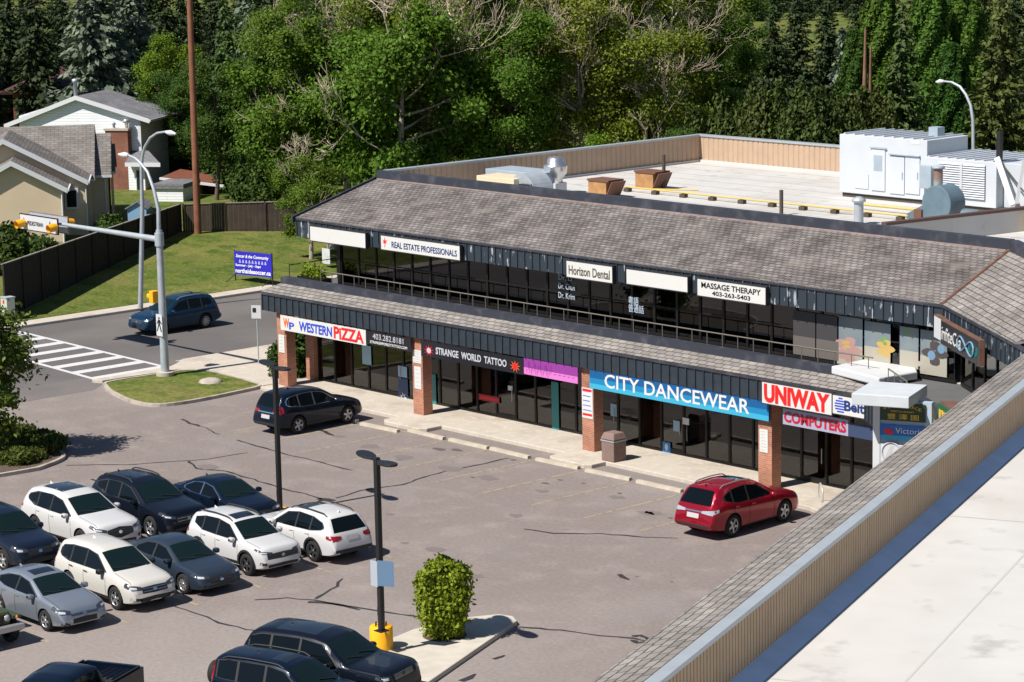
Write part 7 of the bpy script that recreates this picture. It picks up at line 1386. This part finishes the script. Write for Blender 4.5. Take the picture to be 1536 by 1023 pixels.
# green restaurant sign on the chamfer canopy
def along(px):
    d=ray(px,570)[:2]; return float(np.linalg.solve(np.array([dch,-d]).T,-c1)[0])
p=c1+dch*along(1399)-nch*.15; r_=thing('shop_sign','green restaurant sign with gold Chinese characters below the railing','sign',(p[0],p[1],4.4)); zz=4.75
MB().obox(p,dch,-nch,4.4,.08,zz,zz+.95).build('panel',m_green,r_); o=np.array([p[0],p[1],0])+np.array([nch[0],nch[1],0])*.004
MB().obox(p-nch*.09,dch,-nch,4.4,.5,zz+.96,zz+1.0).build('top_ledge',m_copper,r_)
for i,ch in enumerate('\u8c50\u6fa4\u5712'): text(ch,o+np.array([dch[0],dch[1],0])*(.2+1.15*i)+np.array([0,0,zz+.14]),ud,UZ,.8,.7,m_gold,r_)
# white canopy slab and pylon sign
a=gz(1247,551,4.75); 
cn=thing('entrance_canopy','white flat entrance canopy with a curved end above the computer shop','canopy',(a[0],a[1],4.6)); 
q=[gz(x,y,4.95)[:2] for x,y in ((1246.5,549),(1296,538.5),(1372,548),(1376,557),(1318,567))]
pp=[tuple(q[0]),tuple(q[4]),tuple(q[3]),tuple(q[2]),tuple(q[1])]
if area([np.array(t) for t in pp])<0: pp=pp[::-1]
MB().prism(pp,4.66,4.95).build('slab',m_whitep,cn,bevel=.05)
g0_=gz(1316,742,.15); 
vb=math.radians(113); ub=np.array([math.sin(vb),-math.cos(vb)]); vbv=np.array([math.cos(vb),math.sin(vb)]); pyd=np.array([-50.3,61.05])
def onB(x,y):
    d=ray(x,y); t=(pyd@vbv)/(d[:2]@vbv); p=CAM+d*t; return float((p[:2]-pyd)@ub),float(p[2])
py=thing('pylon_sign','white and blue grey pylon sign with a flat cap and restaurant panels','pylon sign',(*pyd,.15))
ul,_=onB(1311,650);ur,_=onB(1394,620); u1,zt=onB(1321,600);u2,zb_=onB(1321,606)
k=MB(); e0=onB(1309.5,600)[0]; e1=onB(1320,600)[0]; k.obox(pyd+ub*e0,ub,vbv,e1-e0,.3,.15,zt); k.build('post',m_whitep,py)
e2=onB(1386,600)[0]; e3=onB(1397,600)[0]; m_pyg=mat('pylon_blue_grey',(.36,.44,.52),.6); k=MB(); k.obox(pyd+ub*e1+vbv*.05,ub,vbv,e3-e1,.25,.15,zt); k.build('back_panel',m_pyg,py)
def bpan(x0,y0,x1,y1,m,name,off=.03):
    a,za=onB(x0,y0);b,zb=onB(x1,y1); MB().obox(pyd+ub*a-vbv*off,ub,vbv,b-a,.06,zb,za).build(name,m,py); return a,b,zb,za,np.array([*(pyd-vbv*(off+.004)),0])
u3=np.array([ub[0],ub[1],0])
a,b,z0,z1,o=bpan(1321,603,1388,634,m_dkgreen,'panel'); 
nl=12; t_='SNOW PALACE'
for i,chx in enumerate(t_):
    if chx==' ': continue
    f=(i+.5)/len(t_); zz=z0+(z1-z0)*(.60+.22*math.sin(PI*f)); text(chx,o+u3*(a+(b-a)*(.06+.88*i/len(t_)))+np.array([0,0,zz]),u3,UZ,(b-a)*.065,(z1-z0)*.17,m_gold,py)
text('RESTAURANT',o+u3*(a+(b-a)*.24)+np.array([0,0,z0+(z1-z0)*.50]),u3,UZ,(b-a)*.52,(z1-z0)*.09,m_gold,py); text('\u8c50\u6fa4\u5712',o+u3*(a+(b-a)*.16)+np.array([0,0,z0+(z1-z0)*.09]),u3,UZ,(b-a)*.70,(z1-z0)*.32,m_gold,py,spacing=1.5)
a,b,z0,z1,o=bpan(1321,635.5,1388,663,m_viblue,'panel'); MB().obox(pyd+ub*a-vbv*.034,ub,vbv,b-a,.06,z0,z0+(z1-z0)*.30).build('stripe',m_bl3,py)
text('Victoria',o+u3*(a+(b-a)*.34)+np.array([0,0,z0+(z1-z0)*.46]),u3,UZ,(b-a)*.62,(z1-z0)*.38,m_whitel,py); k=MB(); 
for (du,dz,rr) in ((.16,.55,.11),(.24,.5,.09)): k.poly([tuple(o+u3*(a+(b-a)*du+math.cos(t)*rr)-np.array([vbv[0],vbv[1],0])*(.004+du*.01)+np.array([0,0,z0+(z1-z0)*dz+math.sin(t)*rr*.9])) for t in np.linspace(0,2*PI,14,endpoint=False)])
k.build('emblem',m_redl,py)
a,b,z0,z1,o=bpan(1321,665,1388,700,mat('pale_grey_panel',(.55,.56,.58),.5),'panel'); k=MB(); cc=o+u3*(a+.35)+np.array([0,0,z0+(z1-z0)*.62]); P=[tuple(cc+u3*math.cos(t)*.3+np.array([0,0,math.sin(t)*.3])) for t in np.linspace(0,2*PI,24)]; k.tube(P,.03,5); k.poly([tuple(cc+u3*x+np.array([0,0,z])) for x,z in ((-.2,-.2),(-.05,-.2),(.1,.2),(-.02,.2))]).build('emblem',m_greyl,py)
ca,cz=onB(1292,600);cb_,_=onB(1399,600); _,ct=onB(1345,572); _,cbm=onB(1345,592); k=MB(); cl,_=onB(1291.5,585); cr_,_=onB(1372,590); k.obox(pyd+ub*cl-vbv*1.0,ub,vbv,cr_-cl+.1,2.1,zt+.0,zt+.36); k.build('cap',mat('cap_white',(.50,.53,.56),.6,noise=(2,.06)),py,bevel=.02)
